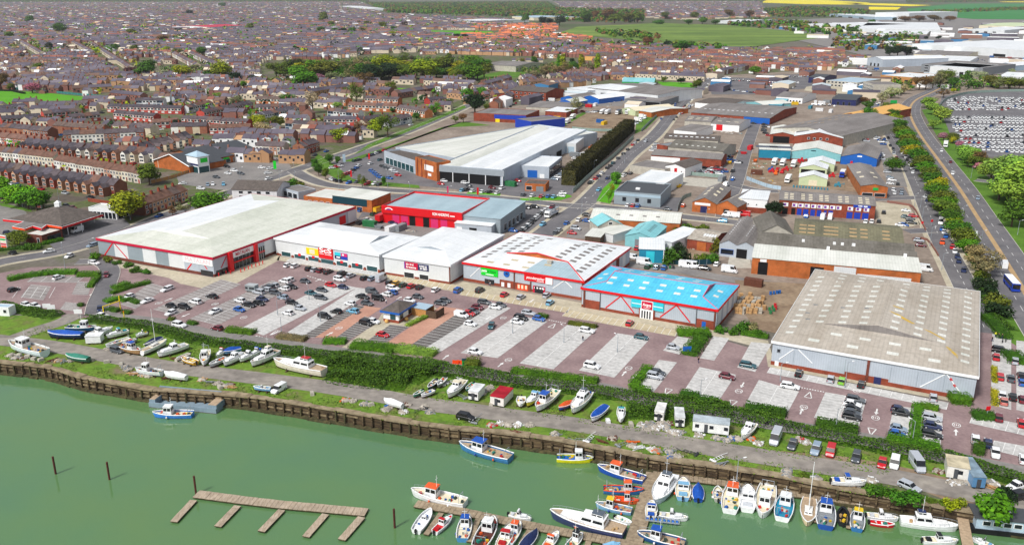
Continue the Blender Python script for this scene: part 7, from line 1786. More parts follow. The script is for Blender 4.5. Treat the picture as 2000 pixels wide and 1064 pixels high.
def masses():
 r=random.Random(8);cols=['#eceef0','#b4bac2','#3c4046','#1f4f94','#a81822','#15161a']
 for i,c in enumerate(cols):paint('lowcar_%d'%i,c,.35,.04)
 MM=['lowcar_%d'%i for i in range(6)]+['car_glass']
 b=MB();poly=[(p.x,p.y)for p in[P(*t)for t in((1848,196),(1900,187),(2080,185),(2400,300),(2060,302),(1960,300),(1885,288),(1862,262))]]
 aisle=[P(1845,222),P(2000,226)]
 dx,dy=azdir(math.radians(99)),azdir(math.radians(9));o=P(1848,300)
 v=0;row=0
 while v<330:
  u=-60
  gap=row%9==8
  while u<420 and not gap:
   p=o+dx*u+dy*v;x,y=project(p);u+=2.9
   if 216<y<229 or r.random()<(.04 if y>229 else .3):continue
   if x<2040 and inpoly(p.x,p.y,poly):lowcar(b,p+Vector((0,0,.07)),math.radians(205),0 if r.random()<.85 else r.randrange(6))
  v+=5.6 if row%2 else 10.5;row+=1
 o_=b.build('compound_cars',MM);stuff(o_,'hundreds of new white cars parked in rows in the compound')
 b=MB()
 def line(p0,p1,n,az,jit=.5):
  for i in range(n):
   p=p0.lerp(p1,(i+r.random()*jit)/n)+Vector((r.uniform(-1,1),r.uniform(-1,1)*p0.y*.006,0));lowcar(b,p+Vector((0,0,.06)),az,r.choice([0,0,1,1,2,2,3,4,5,
 5]))
 for off in(-5,5):
  for pts,k in((R_M[26:],15),(R_AV[40:],26),(R_S[:14],9)):
   Lr=offset_line(pts,2*abs(off))[0 if off>0 else 1]
   for i in range(len(Lr)-1):
    d=Lr[i+1]-Lr[i];n=int(d.length/k)
    if n:line(Lr[i],Lr[i+1],n,math.atan2(d.x,d.y))
 for zx,x0,y0,x1,y1,n,hd in[(ZA,1480,230,1530,350,9,'f'),(ZA,1620,310,1690,405,7,'f'),(ZA,1750,300,1850,420,9,'f'),(ZA,1790,500,1840,600,6,'f'),(ZA,1700,
 190,1770,235,4,'f'),(ZA,530,180,560,330,8,'f'),(ZA,360,165,420,185,3,'f'),(ZA,90,580,280,630,8,'f'),(ZA,0,660,90,740,6,'f'),(ZB,1430,260,1560,140,12,'u'),(ZB,
 1100,660,1160,580,4,'f'),(ZB,1690,860,1900,860,5,'f'),(ZB,1640,900,1900,905,6,'f'),(ZB,760,940,880,910,4,'u'),(ZB,1880,610,1990,760,7,'f'),(Z4,10,650,
 240,650,16,'u'),(Z4,20,680,200,690,12,'u'),(Z4,60,610,330,600,16,'u'),(Z4,690,520,860,560,12,'u'),(Z4,1590,450,1740,500,14,'u'),(Z4,1600,270,1990,260,
 40,'u'),(Z4,1400,260,1600,250,22,'u'),(Z4,340,820,520,830,10,'u'),(Z4,630,980,860,1010,9,'u'),(Z3,1540,620,1900,640,16,'u'),(Z3,1560,690,1990,740,16,'f'),(Z3,
 560,880,700,880,5,'f'),(Z3,930,985,1040,920,7,'f'),(Z3,580,340,1050,380,40,'u'),(Z3,230,330,600,350,30,'u'),(Z3,280,790,420,740,5,'u'),(Z3,620,800,880,
 790,8,'u')]:
  line(P(*zx(x0,y0)),P(*zx(x1,y1)),n,DIRS[hd],.35)
 for hh in HOUSES[:330:3]:
  nv=Vector((math.sin(hh[2]),-math.cos(hh[2]),0));p=hh[0]+nv*(7 if hh[3]!='o' else 9)
  lowcar(b,p+Vector((0,0,.05)),math.pi/2-hh[2]+r.choice([0,math.pi]),r.choice([0,1,2,3,4,5]))
 o_=b.build('distant_parked_cars',MM);stuff(o_,'many small parked cars along far streets and yards')
masses()
def lorry(p,az,c,label,L=9.0,cab='white_paint',flat=False):
 t=thing('lorry',label,'lorry',p+Vector((0,0,.06)),math.pi/2-az)
 b=MB();b.b0(L/2-2,L/2,-1.2,1.2,.7,2.6,0);b.face([(L/2-1.9,-1.15,2.6),(L/2-.35,-1.15,2.6),(L/2-.7,-1.05,3.2),(L/2-1.9,-1.05,3.2)]);b.b0(L/2-1.95,L/2-.5,-1.1,
 1.1,2.6,3.2);b.build('cab',cab,t)
 b=MB();b.b0(L/2-.05,L/2+.03,-1.05,1.05,1.7,2.5);b.b0(L/2-1.2,L/2-.3,-1.23,1.23,1.7,2.4);b.build('glass','car_glass',t)
 b=MB();b.b0(-L/2,L/2-2.3,-1.25,1.25,1.1,1.5 if flat else 3.7);b.build('body','any_gloss',t,col=c)
 b=MB();b.b0(-L/2,L/2-.3,-.6,.6,.6,1.1);b.build('chassis','black',t)
 for x in(-L/2+1.2,-L/2+2.4,L/2-1.2):
  for s in(-1,1):b=MB();b.tube((x,s*.85,.5),(x,s*1.2,.5),.5,n=12);b.build('wheel','tyre',t)
 return t
for n,x,y,hd,c,lab,L in[(3,708,890,DN,'#f0f0f0','white lorry in the dirt lorry park, first of the line',9),(3,748,893,DN,'#e0e4e8','white lorry in the dirt lorry park, second of the line',
 9),(3,830,895,DN,'#33405a','dark-bodied lorry in the dirt lorry park',9),(3,892,890,DN-.35,'#2c3c64','long navy-sided lorry in the dirt lorry park',13),(3,
 435,965,DN,'#f2f2f2','white box lorry at the lorry park corner',7),(3,475,930,DN,'#f2f2f2','white tall box lorry beside the lorry park grass',7),(3,985,
 955,AZF,'#f0f0f0','white lorry cab beside the main street fence',6),(3,1020,930,AZF,'#f0f0f0','white lorry cab further up the main street fence',6),(8,
 580,320,DN,'#f4f4f4','white lorry with blue cab in the machinery yard',8),(8,155,360,DN,'#f4f4f4','white trailer in the machinery yard',8),(8,50,225,DN,
 '#f2f2f2','white tank lorry in the machinery yard',7),(8,115,230,DN,'#f2f2f2','second white tank lorry in the machinery yard',7),(8,200,240,DN,'#f2f2f2',
 'third white tank lorry in the machinery yard',7),(8,1385,85,DN,'#e8e8e0','cream lorry driving on the dual carriageway',8),(6,985,670,AZU,'#d02028','red lorry at the red garage front',
 7)]:
 lorry(q(n,x,y),hd,c,lab,L,'royal' if 'blue cab' in lab else 'red' if c=='#d02028' else 'white_paint')
S_=lorry(P(*ZA(1000,385)),AZF,'#f6f6f6','long white lorry with lettered side before the brick hall',14)
me=text_mesh('euroline','letter_blue',1.1,7);put('lettering',me,S_,(-2.0,-1.29,2.6))
tr=lorry(q(7,310,625),DN,'#d8dade','car transporter lorry on the main street',11,'white_paint',True)
b=MB()
for x in(-5,-1.5,2.5):b.b0(x-.1,x+.1,-1.2,-1.1,1.4,3.9);b.b0(x-.1,x+.1,1.1,1.2,1.4,3.9)
b.b0(-5.2,2.8,-1.15,1.15,3.1,3.25);b.build('upper_deck','grey_metal',tr)
car(q(7,312,618)+Vector((0,0,3.3)),DN,'h','m','carried on the transporter top deck',0)
def bus():
 p=q(14,1898,118);t=thing('bus','white and blue single-decker bus on the dual carriageway','bus',p+Vector((0,0,.06)),0)
 d=q(14,1950,170)-q(14,1855,60);t.rotation_euler[2]=math.atan2(d.y,d.x);L=11
 b=MB();b.b0(-L/2,L/2,-1.25,1.25,.4,3.1,0,1);b.build('body',['royal','white_paint'],t)
 b=MB();b.b0(-L/2+.6,L/2-.8,-1.28,1.28,1.5,2.6);b.b0(L/2-.02,L/2+.03,-1.1,1.1,1.2,2.7);b.build('glass','car_glass',t)
 b=MB();b.b0(-2,2,-.7,.7,3.1,3.35);b.build('roof_unit','white_paint',t)
 for x in(-3.4,3.2):
  for s in(-1,1):b=MB();b.tube((x,s*.95,.5),(x,s*1.27,.5),.5,n=12);b.build('wheel','tyre',t)
bus()
blend('rubble_timber',[(.3,'#4a3f32'),(.5,'#75664f'),(.7,'#9a8a6c')],.6,.95,7)
def quay():
 t=thing('quay_wall','long weathered timber quay wall along the green harbour water','quay wall',(0,0,0))
 REG[-1]=(t,t['label'],P(1000,850))
 pts=[p for p in smooth_line(QW[1:-1],3)]
 b=MB();c=MB();wl=MB();lg=MB();r=random.Random(2)
 for i in range(len(pts)-1):
  a,e=pts[i],pts[i+1];d=(e-a).normalized();n=Vector((d.y,-d.x,0));l=(e-a).length
  b.face([(*(a+n*.1)[:2],ZW-1.5),(*(e+n*.1)[:2],ZW-1.5),(*(e+n*.1)[:2],0),(*(a+n*.1)[:2],0)])
  j=[r.uniform(-.08,.08)for _ in range(2)]
  for z0,z1,o0,o1,mb in((-.05,.35+j[0],-1.3+j[1]*5,.45+j[0]*2,c),(-.9,-.55,.1,.32+j[1],wl),(-1.9,-1.5,.1,.36+j[0],wl),(ZW-.3,ZW+.45,.1,1.3+j[1]*3,lg)):
   A0,A1,E0,E1=a+n*o0,a+n*o1,e+n*o0,e+n*o1
   if mb is wl and r.random()<.45:continue
   mb.face([(*A0[:2],z1),(*A1[:2],z1),(*E1[:2],z1),(*E0[:2],z1)][::-1]);mb.face([(*A1[:2],z0),(*E1[:2],z0),(*E1[:2],z1),(*A1[:2],z1)]);mb.face([(*A0[:2],
 z0),(*A0[:2],z1),(*E0[:2],z1),(*E0[:2],z0)])
   mb.face([(*A0[:2],z0),(*A1[:2],z0),(*A1[:2],z1),(*A0[:2],z1)]);mb.face([(*E0[:2],z0),(*E0[:2],z1),(*E1[:2],z1),(*E1[:2],z0)])
 b.build('wall_face','quay_timber',t);c.build('coping','coping',t);wl.build('waling','rubble_timber',t);lg.build('fender_ledge','weedy_timber',t)
 vis=[p for p in pts if-30<project(p)[0]<1900];tot=sum((vis[i+1]-vis[i]).length for i in range(len(vis)-1));step=tot/98;acc=0
 for i in range(len(vis)-1):
  a,e=vis[i],vis[i+1];l=(e-a).length;d=(e-a).normalized();n=Vector((d.y,-d.x,0));s=(-acc)%step
  while s<l:
   p=a+d*s+n*.55;k=MB();h=r.uniform(-.9,.5);k.box((0,0,(h+ZW-.5)/2),(.34,.34,h-ZW+.5));o=k.build('pile','quay_timber' if r.random()<.7 else 'weedy_timber',
 t,(p.x,p.y,0),math.atan2(d.y,d.x));o.rotation_euler[0]=r.uniform(-.05,.03);s+=step
  acc+=l
quay()
def jetty(name,label,px,wid,fingers,mat_='deck_wood',z=ZW+.55,piles=()):
 pts=[P(*p,z)for p in px];t=thing(name,label,'jetty',Vector((*pts[0][:2],ZW)))
 REG[-1]=(t,label,sum(pts,Vector())/len(pts));o=t.location
 def deck(nm,line,w_,th=.3,dz=0):
  b=MB();L_,R_=offset_line(line,w_)
  for i in range(len(line)-1):
   k=max(1,int((line[i+1]-line[i]).length/.9))
   for j in range(k):
    t0,t1=(j+.02)/k,(j+.96)/k;zz_=z+dz+rv.uniform(-.03,.03)-o.z
    Q=[L_[i].lerp(L_[i+1],t0),L_[i].lerp(L_[i+1],t1),R_[i].lerp(R_[i+1],t1),R_[i].lerp(R_[i+1],t0)];Q=[(p.x-o.x,p.y-o.y)for p in Q]
    b.prism(Q,zz_-.08,zz_)
   Q=[L_[i],L_[i+1],R_[i+1],R_[i]];b.prism([(p.x-o.x,p.y-o.y)for p in Q],z+dz-th-o.z,z+dz-.1-o.z,1)
  b.build(nm,[mat_,'weedy_timber'],t)
 deck('deck',pts,wid)
 for f in fingers:deck('finger',[P(*f[0],z),P(*f[1],z)],f[2],.25,-.06)
 for x,y0,y1 in piles:
  p=P(x,y0,ZW);h=max(2.5,hz(x,y0,y1)*.0+4.2);k=MB();k.tube((0,0,-1.5),(0,0,h),.22,n=8);pl=k.build('mooring_pile','rust',None,p);tag(pl,'rusty brown mooring pile standing in the harbour',
 'pile','mooring piles')
jetty('jetty','weathered grey disused jetty with five short fingers, empty of boats',[(383,963),(465,974),(550,984),(630,991),(716,999)],2.6,[((378,975),(339,
 1017),1.5),((464,986),(425,1026),1.5),((550,994),(510,1036),1.5),((636,1002),(597,1046),1.5),((706,1008),(667,1052),1.6)],piles=[(109,925,895),(214,936,
 902),(383,964,929),(771,1030,1005)])
jetty('pontoon','timber pontoon with small boats moored in its fingers',[(812,982),(905,998),(1000,1018),(1100,1037),(1240,1064),(1300,1075)],2.4,[((862,
 1000),(832,1042),1.1),((934,1012),(916,1056),1.1),((1035,1033),(1018,1060),1.1),((1150,1055),(1140,1085),1.1)],'pier_wood')
jetty('pontoon','straight timber pier running out from the quay corner',[(1277,922),(1258,990),(1240,1050),(1228,1090)],3.2,[],'pier_wood')
jetty('pontoon','long timber walkway with boats moored along the foot of quay wall',[(1275,924),(1400,940),(1500,957),(1620,972),(1750,990),(1872,1008)],
 2.2,[((1352,945),(1345,974),.9),((1413,952),(1408,976),.9),((1597,975),(1593,1018),.8),((1660,990),(1657,1030),.8)],'pier_wood')
jetty('gangway','narrow brown gangway bridge sloping down from the quay',[(1876,985),(1884,1030),(1893,1075)],2.0,[],'wood',ZW+1.6)
def boat(n,bx,by,sx,sy,kd,hc,label,top='w',br=.31,ash=False,dk='cream',low='rust',L=None,cat='boat',group=None):
 zr=1.6 if ash else ZW+.9;B,S_=q(n,bx,by,zr),q(n,sx,sy,zr);d=B-S_;d.z=0;L=L or min(16,max(3.2,d.length));az=math.atan2(d.y,d.x);mid=(B+S_)/2
 t=thing({'sail':'sailing_boat','yacht':'motor_yacht','cruiser':'cabin_cruiser','fish':'fishing_boat','open':'open_boat','rib':'inflatable_boat','cover':'covered_boat'}[kd],
 label,cat,(mid.x,mid.y,.55 if ash else ZW),az,group or('boats stored ashore' if ash else 'boats in the harbour'))
 bm=br*L/2;fb=.35+.075*L;tt=[0,.06,.2,.4,.6,.78,.9,.97,1.0];hb=[.78,.84,.95,1,.95,.74,.45,.2,.03]
 X=lambda u:-L/2+u*L;sh=lambda u:fb*(1+.55*max(0,u-.35)**1.6+.06*(1-u))
 b=MB();rows=[];top_=[]
 for u,h in zip(tt,hb):
  w_,z=bm*h,sh(u);k=.0 if u<.9 else(u-.9)*1.5
  rows.append([(X(u),-w_,z),(X(u)-k*L*.04,-w_*.97,z*.55),(X(u)-k*L*.2,-w_*.82,.08),(X(u)-k*L*.3,-w_*.4,-.3*fb),(X(u)-k*L*.35,0,-.45*fb)]);rows[-1]+=[(x,-y,
 z)for x,y,z in rows[-1][-2::-1]];top_.append((X(u),w_,z))
 for i in range(len(rows)-1):
  for j in range(8):b.face([rows[i][j],rows[i][j+1],rows[i+1][j+1],rows[i+1][j]],1 if j in(2,3,4,5)else 0);b.smooth.add(len(b.f)-1)
 b.face(rows[0][::-1],0);b.build('hull',['any_gloss',low],t,col=hc)
 b=MB();dz=.12 if kd in('cruiser','yacht','sail')else .38
 dp=[(x,w_*.93,max(.1,z-dz))for x,w_,z in top_]
 for i in range(len(dp)-1):(x0,w0,z0),(x1,w1,z1)=dp[i],dp[i+1];b.face([(x0,-w0,z0),(x0,w0,z0),(x1,w1,z1),(x1,-w1,z1)][::-1])
 b.build('deck',dk,t)
 b=MB()
 for s in(-1,1):
  for i in range(len(top_)-1):(x0,w0,z0),(x1,w1,z1)=top_[i],top_[i+1];b.tube((x0,s*w0,z0),(x1,s*w1,z1),.075+.004*L,n=5)
 b.build('gunwale','orange' if top=='o' and hc in('#2f6fb0','#e0622c')else 'white_paint' if kd!='rib' else 'black',t)
 TOPC={'w':'#eef0f2','o':'#e8622c','b':'#1c55b4','n':'#22305c','l':'#7fb4d8','r':'#b82026','g':'#2f7f6c','y':'#e8c81c','k':'#22252a','c':'#e6dcc4','s':'#b8bec6',
 't':'#3a9aa8'};tc=TOPC[top]
 z0=sh(.5)-dz
 def cab(x0,x1,w_,h,z,rake=.25,col='#eef0f2',wins=True,name='wheelhouse',wc='car_glass'):
  bb=MB();a=[(x0,-w_),(x0,w_),(x1,w_*.9),(x1,-w_*.9)];e=[(x0+rake*.2,-w_*.9),(x0+rake*.2,w_*.9),(x1-rake,w_*.8),(x1-rake,-w_*.8)]
  bb.grid([[(*p,z)for p in a],[(*p,z+h)for p in e]],0,True);bb.face([(*p,z+h)for p in e],0);o=bb.build(name,'any_gloss',t,col=col)
  if wins:
   wb=MB();f0,f1=.5,.86;lo=[tuple(a[i][k]+(e[i][k]-a[i][k])*f0 for k in(0,1))for i in range(4)];hi=[tuple(a[i][k]+(e[i][k]-a[i][k])*f1 for k in(0,1))for i in range(4)]
   for i in range(4):
    j=(i+1)%4;nn=Vector((hi[j][1]-hi[i][1],-(hi[j][0]-hi[i][0]),0)).normalized()*-.03
    for u0,u1 in((.06,.46),(.54,.94))if(Vector(lo[i])-Vector(lo[j])).length>.8 else((.1,.9),):
     Q=[Vector((*lo[i],z+h*f0)).lerp(Vector((*lo[j],z+h*f0)),u)for u in(u0,u1)]+[Vector((*hi[i],z+h*f1)).lerp(Vector((*hi[j],z+h*f1)),u)for u in(u1,u0)]
     wb.face([p+nn for p in Q]);wb.face([p-nn for p in Q])
   wb.build('window',wc,o)
  return e,z+h,o
 def slab(e,z,col,th=.12,g=1.12,nm='cabin_roof'):
  cx=sum(p[0]for p in e)/4;bb=MB();bb.prism([(cx+(p[0]-cx)*g,p[1]*g)for p in e],z,z+th);return bb.build(nm,'any_gloss',t,col=col)
 def mast(x,z,h,r_=.05,nm='mast',m_='white_paint',arm=True):
  bb=MB();bb.tube((x,0,z),(x,0,z+h),r_,r_*.6,n=6,m=0)
  if arm:bb.tube((x,-.5,z+h*.7),(x,.5,z+h*.7),r_*.6,n=5)
  bb.build(nm,m_,t)
 def rail(u0,u1,h=.55):
  bb=MB();pr=[]
  for i in range(7):
   u=u0+(u1-u0)*i/6;w_=bm*(hb[0]+0 if u<=0 else max(.05,math.sqrt(max(0,1-max(0,(u-.4)/.6)**2.4))))*.93;pr.append((X(u),w_,sh(u)))
  for s in(-1,1):
   for i in range(7):
    x,w_,z=pr[i];bb.tube((x,s*w_,z),(x,s*w_,z+h),.025,n=4)
    if i:bb.tube((pr[i-1][0],s*pr[i-1][1],pr[i-1][2]+h),(x,s*w_,z+h),.03,n=4)
  bb.build('rail','grey_metal',t)
 def outboard():
  bb=MB();bb.box((-L/2-.25,0,fb*1.0),(.5,.4,.6),0,0,.8);bb.box((-L/2-.25,0,fb*.4),(.22,.2,.9));bb.build('outboard_motor','black',t)
 def clutter(k,u0,u1):
  for i in range(k):
   bb=MB();u=rv.uniform(u0,u1);s_=rv.uniform(.35,.75);bb.box((0,0,s_*.35),(s_,s_*.8,s_*.7),0,0,.85);o=bb.build(rv.choice(['fish_box','crate','net_bag']),
 'any_tarp',t,(X(u),rv.uniform(-.6,.6)*bm,sh(u)-dz),rv.random()*3,rv.choice(['#d85a28','#2f5fa8','#e0dcd0','#c8322c','#3a4a44','#b89a70','#2f8a7a','#e8c030']))
 if kd=='fish':
  e,z,o=cab(X(.50),X(.72),bm*.62,1.75+.03*L,z0+.1);slab(e,z,tc);mast(X(.52),z,1.2+.12*L);clutter(int(3+L*.6),.05,.46);clutter(2,.74,.82);rail(.6,.97)
  bb=MB();gx=X(.08);bb.tube((gx,-bm*.6,z0),(gx,-bm*.6,z0+1.8),.05);bb.tube((gx,bm*.6,z0),(gx,bm*.6,z0+1.8),.05);bb.tube((gx,-bm*.6,z0+1.8),(gx,bm*.6,z0+1.8),
 .06);bb.build('gantry','grey_metal',t)
 elif kd=='cruiser':
  e,z,o=cab(X(.55),X(.88),bm*.66,.55,sh(.6)-dz,.5,'#f0f2f4',False,'fore_cabin');e,z,o=cab(X(.36),X(.60),bm*.74,1.25,z0+.1,.7);slab(e,z,tc);rail(.55,.98,
 .4);
  bb=MB();bb.box((X(.15),0,z0+.2),(L*.14,bm*1.1,.4));bb.build('seat','any_tarp',t,col=tc if top!='w' else '#cfd4da')
  if L<8:outboard()
  else:mast(X(.4),z+.1,1.1)
 elif kd=='yacht':
  cab(X(.56),X(.86),bm*.6,.6,sh(.7)-dz,.6,'#f4f5f6',False,'fore_cabin');e,z,o=cab(X(.24),X(.6),bm*.74,1.5,z0,.9);slab(e,z,'#f2f3f5',.12,1.06);e,z,o=cab(X(.27),
 X(.45),bm*.5,.75,z+.12,.4,'#f4f5f6',True,'flybridge');slab(e,z,tc if top!='w' else '#5a6470',.06,1.0,'sun_pad');rail(.5,.98,.6);mast(X(.36),z,2.0+.12*L,
 .05);clutter(2,.05,.2)
 elif kd=='open':
  for u in(.25,.5,.7):bb=MB();bb.box((X(u),0,sh(u)-.25),(.3,bm*1.75,.08));bb.build('thwart','any_tarp',t,col=tc)
  outboard();clutter(3,.15,.7)
  if L>4.5:e,z,o=cab(X(.5),X(.62),bm*.4,.9,z0,.2,'#e8eaec',True,'console')
 elif kd=='sail':
  e,z,o=cab(X(.38),X(.7),bm*.55,.5,sh(.5)-dz,.5,'#f2f0ea',True,'coachroof');mast(X(.56),z,L*1.15,.09);bb=MB();bb.tube((X(.55),0,z+1.0),(X(.1),0,z+1.1),
 .1,n=7);bb.build('boom','white_paint',t);bb=MB();bb.box((X(.2),0,z0+.06),(L*.25,bm*.8,.1));bb.build('cockpit','wood',t)
 elif kd=='rib':
  bb=MB()
  for s in(-1,1):
   for i in range(len(top_)-1):(x0,w0,zz0),(x1,w1,zz1)=top_[i],top_[i+1];bb.tube((x0,s*w0*.9,zz0),(x1,s*w1*.9,zz1),.28,n=8)
  bb.build('tube','any_tarp',t,col=tc);outboard();clutter(4,.2,.7)
 elif kd=='cover':
  bb=MB();pk=[(X(u),max(.05,h*bm*1.04),sh(u)+.05)for u,h in zip(tt,hb)];rd=[z+.25+.6*math.sin(min(1,u*1.15)*math.pi*.9)*(1+.12*math.sin(u*23))for(x,w_,
 z),u in zip(pk,tt)]
  rw=[[(x,-w_,z-.3),(x,-w_,z),(x,-w_*.5,(z+r_)/2+.12),(x,0,r_),(x,w_*.5,(z+r_)/2+.06),(x,w_,z),(x,w_,z-.3)]for(x,w_,z),r_ in zip(pk,rd)]
  bb.grid(rw);bb.face([p for p in rw[0]][::-1]);bb.build('tarpaulin','any_tarp',t,col=tc)
  if not ash:outboard()
 if ash:
  for u in(.2,.68):
   bb=MB()
   for s in(-1,1):bb.tube((X(u),s*bm*.95,-.5),(X(u),s*bm*.7,fb*.35),.07,n=5)
   bb.box((X(u),0,-.42),(.35,bm*2.0,.3));bb.build('trestle','wood_dark',t)
 else:
  for u in(.25,.6):
   if rv.random()<.6:bb=MB();bb.ball((X(u),bm*1.05,fb*.5),.22,0,8,6,(1,1,1.4));bb.build('fender','any_gloss',t,col=rv.choice(['#f0f0f0','#e86030','#2a4aa0']))
 return t
W_,NV_,BL,LB,GY='#eef0f2','#222a55','#1f4fa0','#7fb0dc','#b0b4b8'
for a in[(11,75,548,350,620,'fish','#dfeef4','pale wooden fishing boat with red keel at the left quay end','w',.28,'wood'),(11,375,470,645,478,'cover',
 '#1a2a50','big boat wrapped in bright blue tarpaulin','b'),(11,755,425,520,420,'fish','#24507c','dark blue boat with white wheelhouse behind blue tarpaulin',
 'w'),(11,880,425,680,490,'cruiser',W_,'white cruiser pointing at the hedge','w'),(11,830,488,1000,442,'cruiser',W_,'white cruiser with teal stern cover',
 't'),(11,825,565,1010,505,'open','#dfe4e6','long white open hull on the grass','w'),(11,1095,610,930,560,'fish','#a8865c','weathered brown workboat with blue wheelhouse',
 'b',.3,'wood'),(11,1300,525,1105,612,'sail',W_,'white and blue sailing hull with red keel','w',.27,'cream','rust'),(11,1230,632,1460,555,'cruiser',W_,
 'white speedboat on a trailer','w'),(11,1060,480,1150,455,'cruiser',W_,'small white boat with yellow cabin','y'),(11,1590,700,1610,600,'fish',W_,'white fishing boat facing the road',
 'w'),(11,1635,712,1765,650,'open','#b8bcc0','grey open boat beside white fishing boat','s'),(11,1745,702,1905,620,'cruiser',W_,'white and navy cruiser below the blue tarpaulin',
 'w',.3,'cream','navy'),(11,1730,612,1880,580,'cover',LB,'small boat under crumpled blue tarpaulin','b'),(11,1870,672,1995,612,'cruiser',W_,'white cabin boat beside the wooden cruiser',
 'w'),(12,-40,705,170,605,'yacht',W_,'white and wood cruiser with dark keel','c',.28,'wood','wood_dark'),(12,115,685,560,775,'yacht','#e4dccc','large rust-streaked old white motor yacht with red cabin sides',
 'r',.24,'wood','rust'),(11,690,470,800,430,'open',NV_,'navy open hull behind the white cruisers','w'),(11,960,540,1060,505,'open','#c8ccd0','pale dinghy beside brown workboat',
 's'),(11,1130,560,1260,500,'cover','#24507c','slim boat under navy cover beside sailing hull','n'),(11,1380,660,1480,620,'open','#d8d4c8','stripped hull on the concrete slab',
 'c'),(11,1420,655,1530,690,'open','#e0b040','yellow workfloat on the concrete slab','y',.4),(11,1690,640,1760,590,'cruiser',W_,'small white cuddy boat behind the grey open boat',
 'r'),(11,1960,640,2040,585,'cruiser',W_,'white boat tight beside the wooden cruiser','b'),(12,1420,870,1480,810,'open','#8a9096','bare grey dinghy hull by the scrub',
 's'),(12,1640,900,1700,850,'open','#2f8a7a','teal dinghy behind the caravan','t'),(11,515,640,690,665,'cover','#3f6a5a','boat under a green tarpaulin',
 'g'),(11,1285,780,1455,805,'cover',W_,'upturned white dinghy by the blue barge','w'),(11,1058,745,1262,770,'fish','#e6eef4','small blue and white fishing boat by the quay edge',
 'w',.3,'wood','blue'),(12,-20,880,115,892,'open',LB,'flat pale blue boat on the quay grass','l'),(12,1000,985,1145,1025,'cover',W_,'boat half under white and blue tarpaulin',
 'w'),(12,1228,945,1300,905,'open','#2f8a6a','green dinghy at the thicket end','g'),(12,1290,945,1390,905,'open',W_,'little white dinghy beside green dinghy',
 'w'),(12,1345,890,1410,825,'open',NV_,'dark blue dinghy stood by the scrub','n'),(12,1500,950,1625,835,'cruiser','#e6e8e4','cream white cruiser beside the caravan',
 'c'),(13,65,1020,75,955,'open',W_,'small stubby white boat by the red-roofed container','w',.5),(13,115,1015,225,925,'cruiser','#e8d850','yellow-hulled houseboat with pale blue roof',
 'l'),(13,190,1055,345,915,'fish','#e8ecf0','white fishing boat with blue canopy and yellow stand','b'),(13,365,1045,475,995,'cover',BL,'small boat under blue and orange covers',
 'o'),(13,470,1070,600,930,'yacht',W_,'tall white flybridge cruiser ashore','w'),(17,620,70,735,-30,'cover',W_,'white boat with royal blue cover','b'),(17,
 850,80,855,-20,'cruiser',W_,'white cruiser with turquoise trim bow to the road','t'),(17,1800,205,1890,105,'cruiser',W_,'white boat on a blue stand beside static caravan',
 'w',.32,'cream','blue'),(18,770,560,500,545,'cruiser',W_,'white cruiser with blue stern cover on the quay grass','b')]:
 boat(a[0],a[1],a[2],a[3],a[4],a[5],a[6],a[7],a[8]if len(a)>8 else 'w',a[9]if len(a)>9 else .3,True,a[10]if len(a)>10 else 'cream',a[11]if len(a)>11 else 'rust')
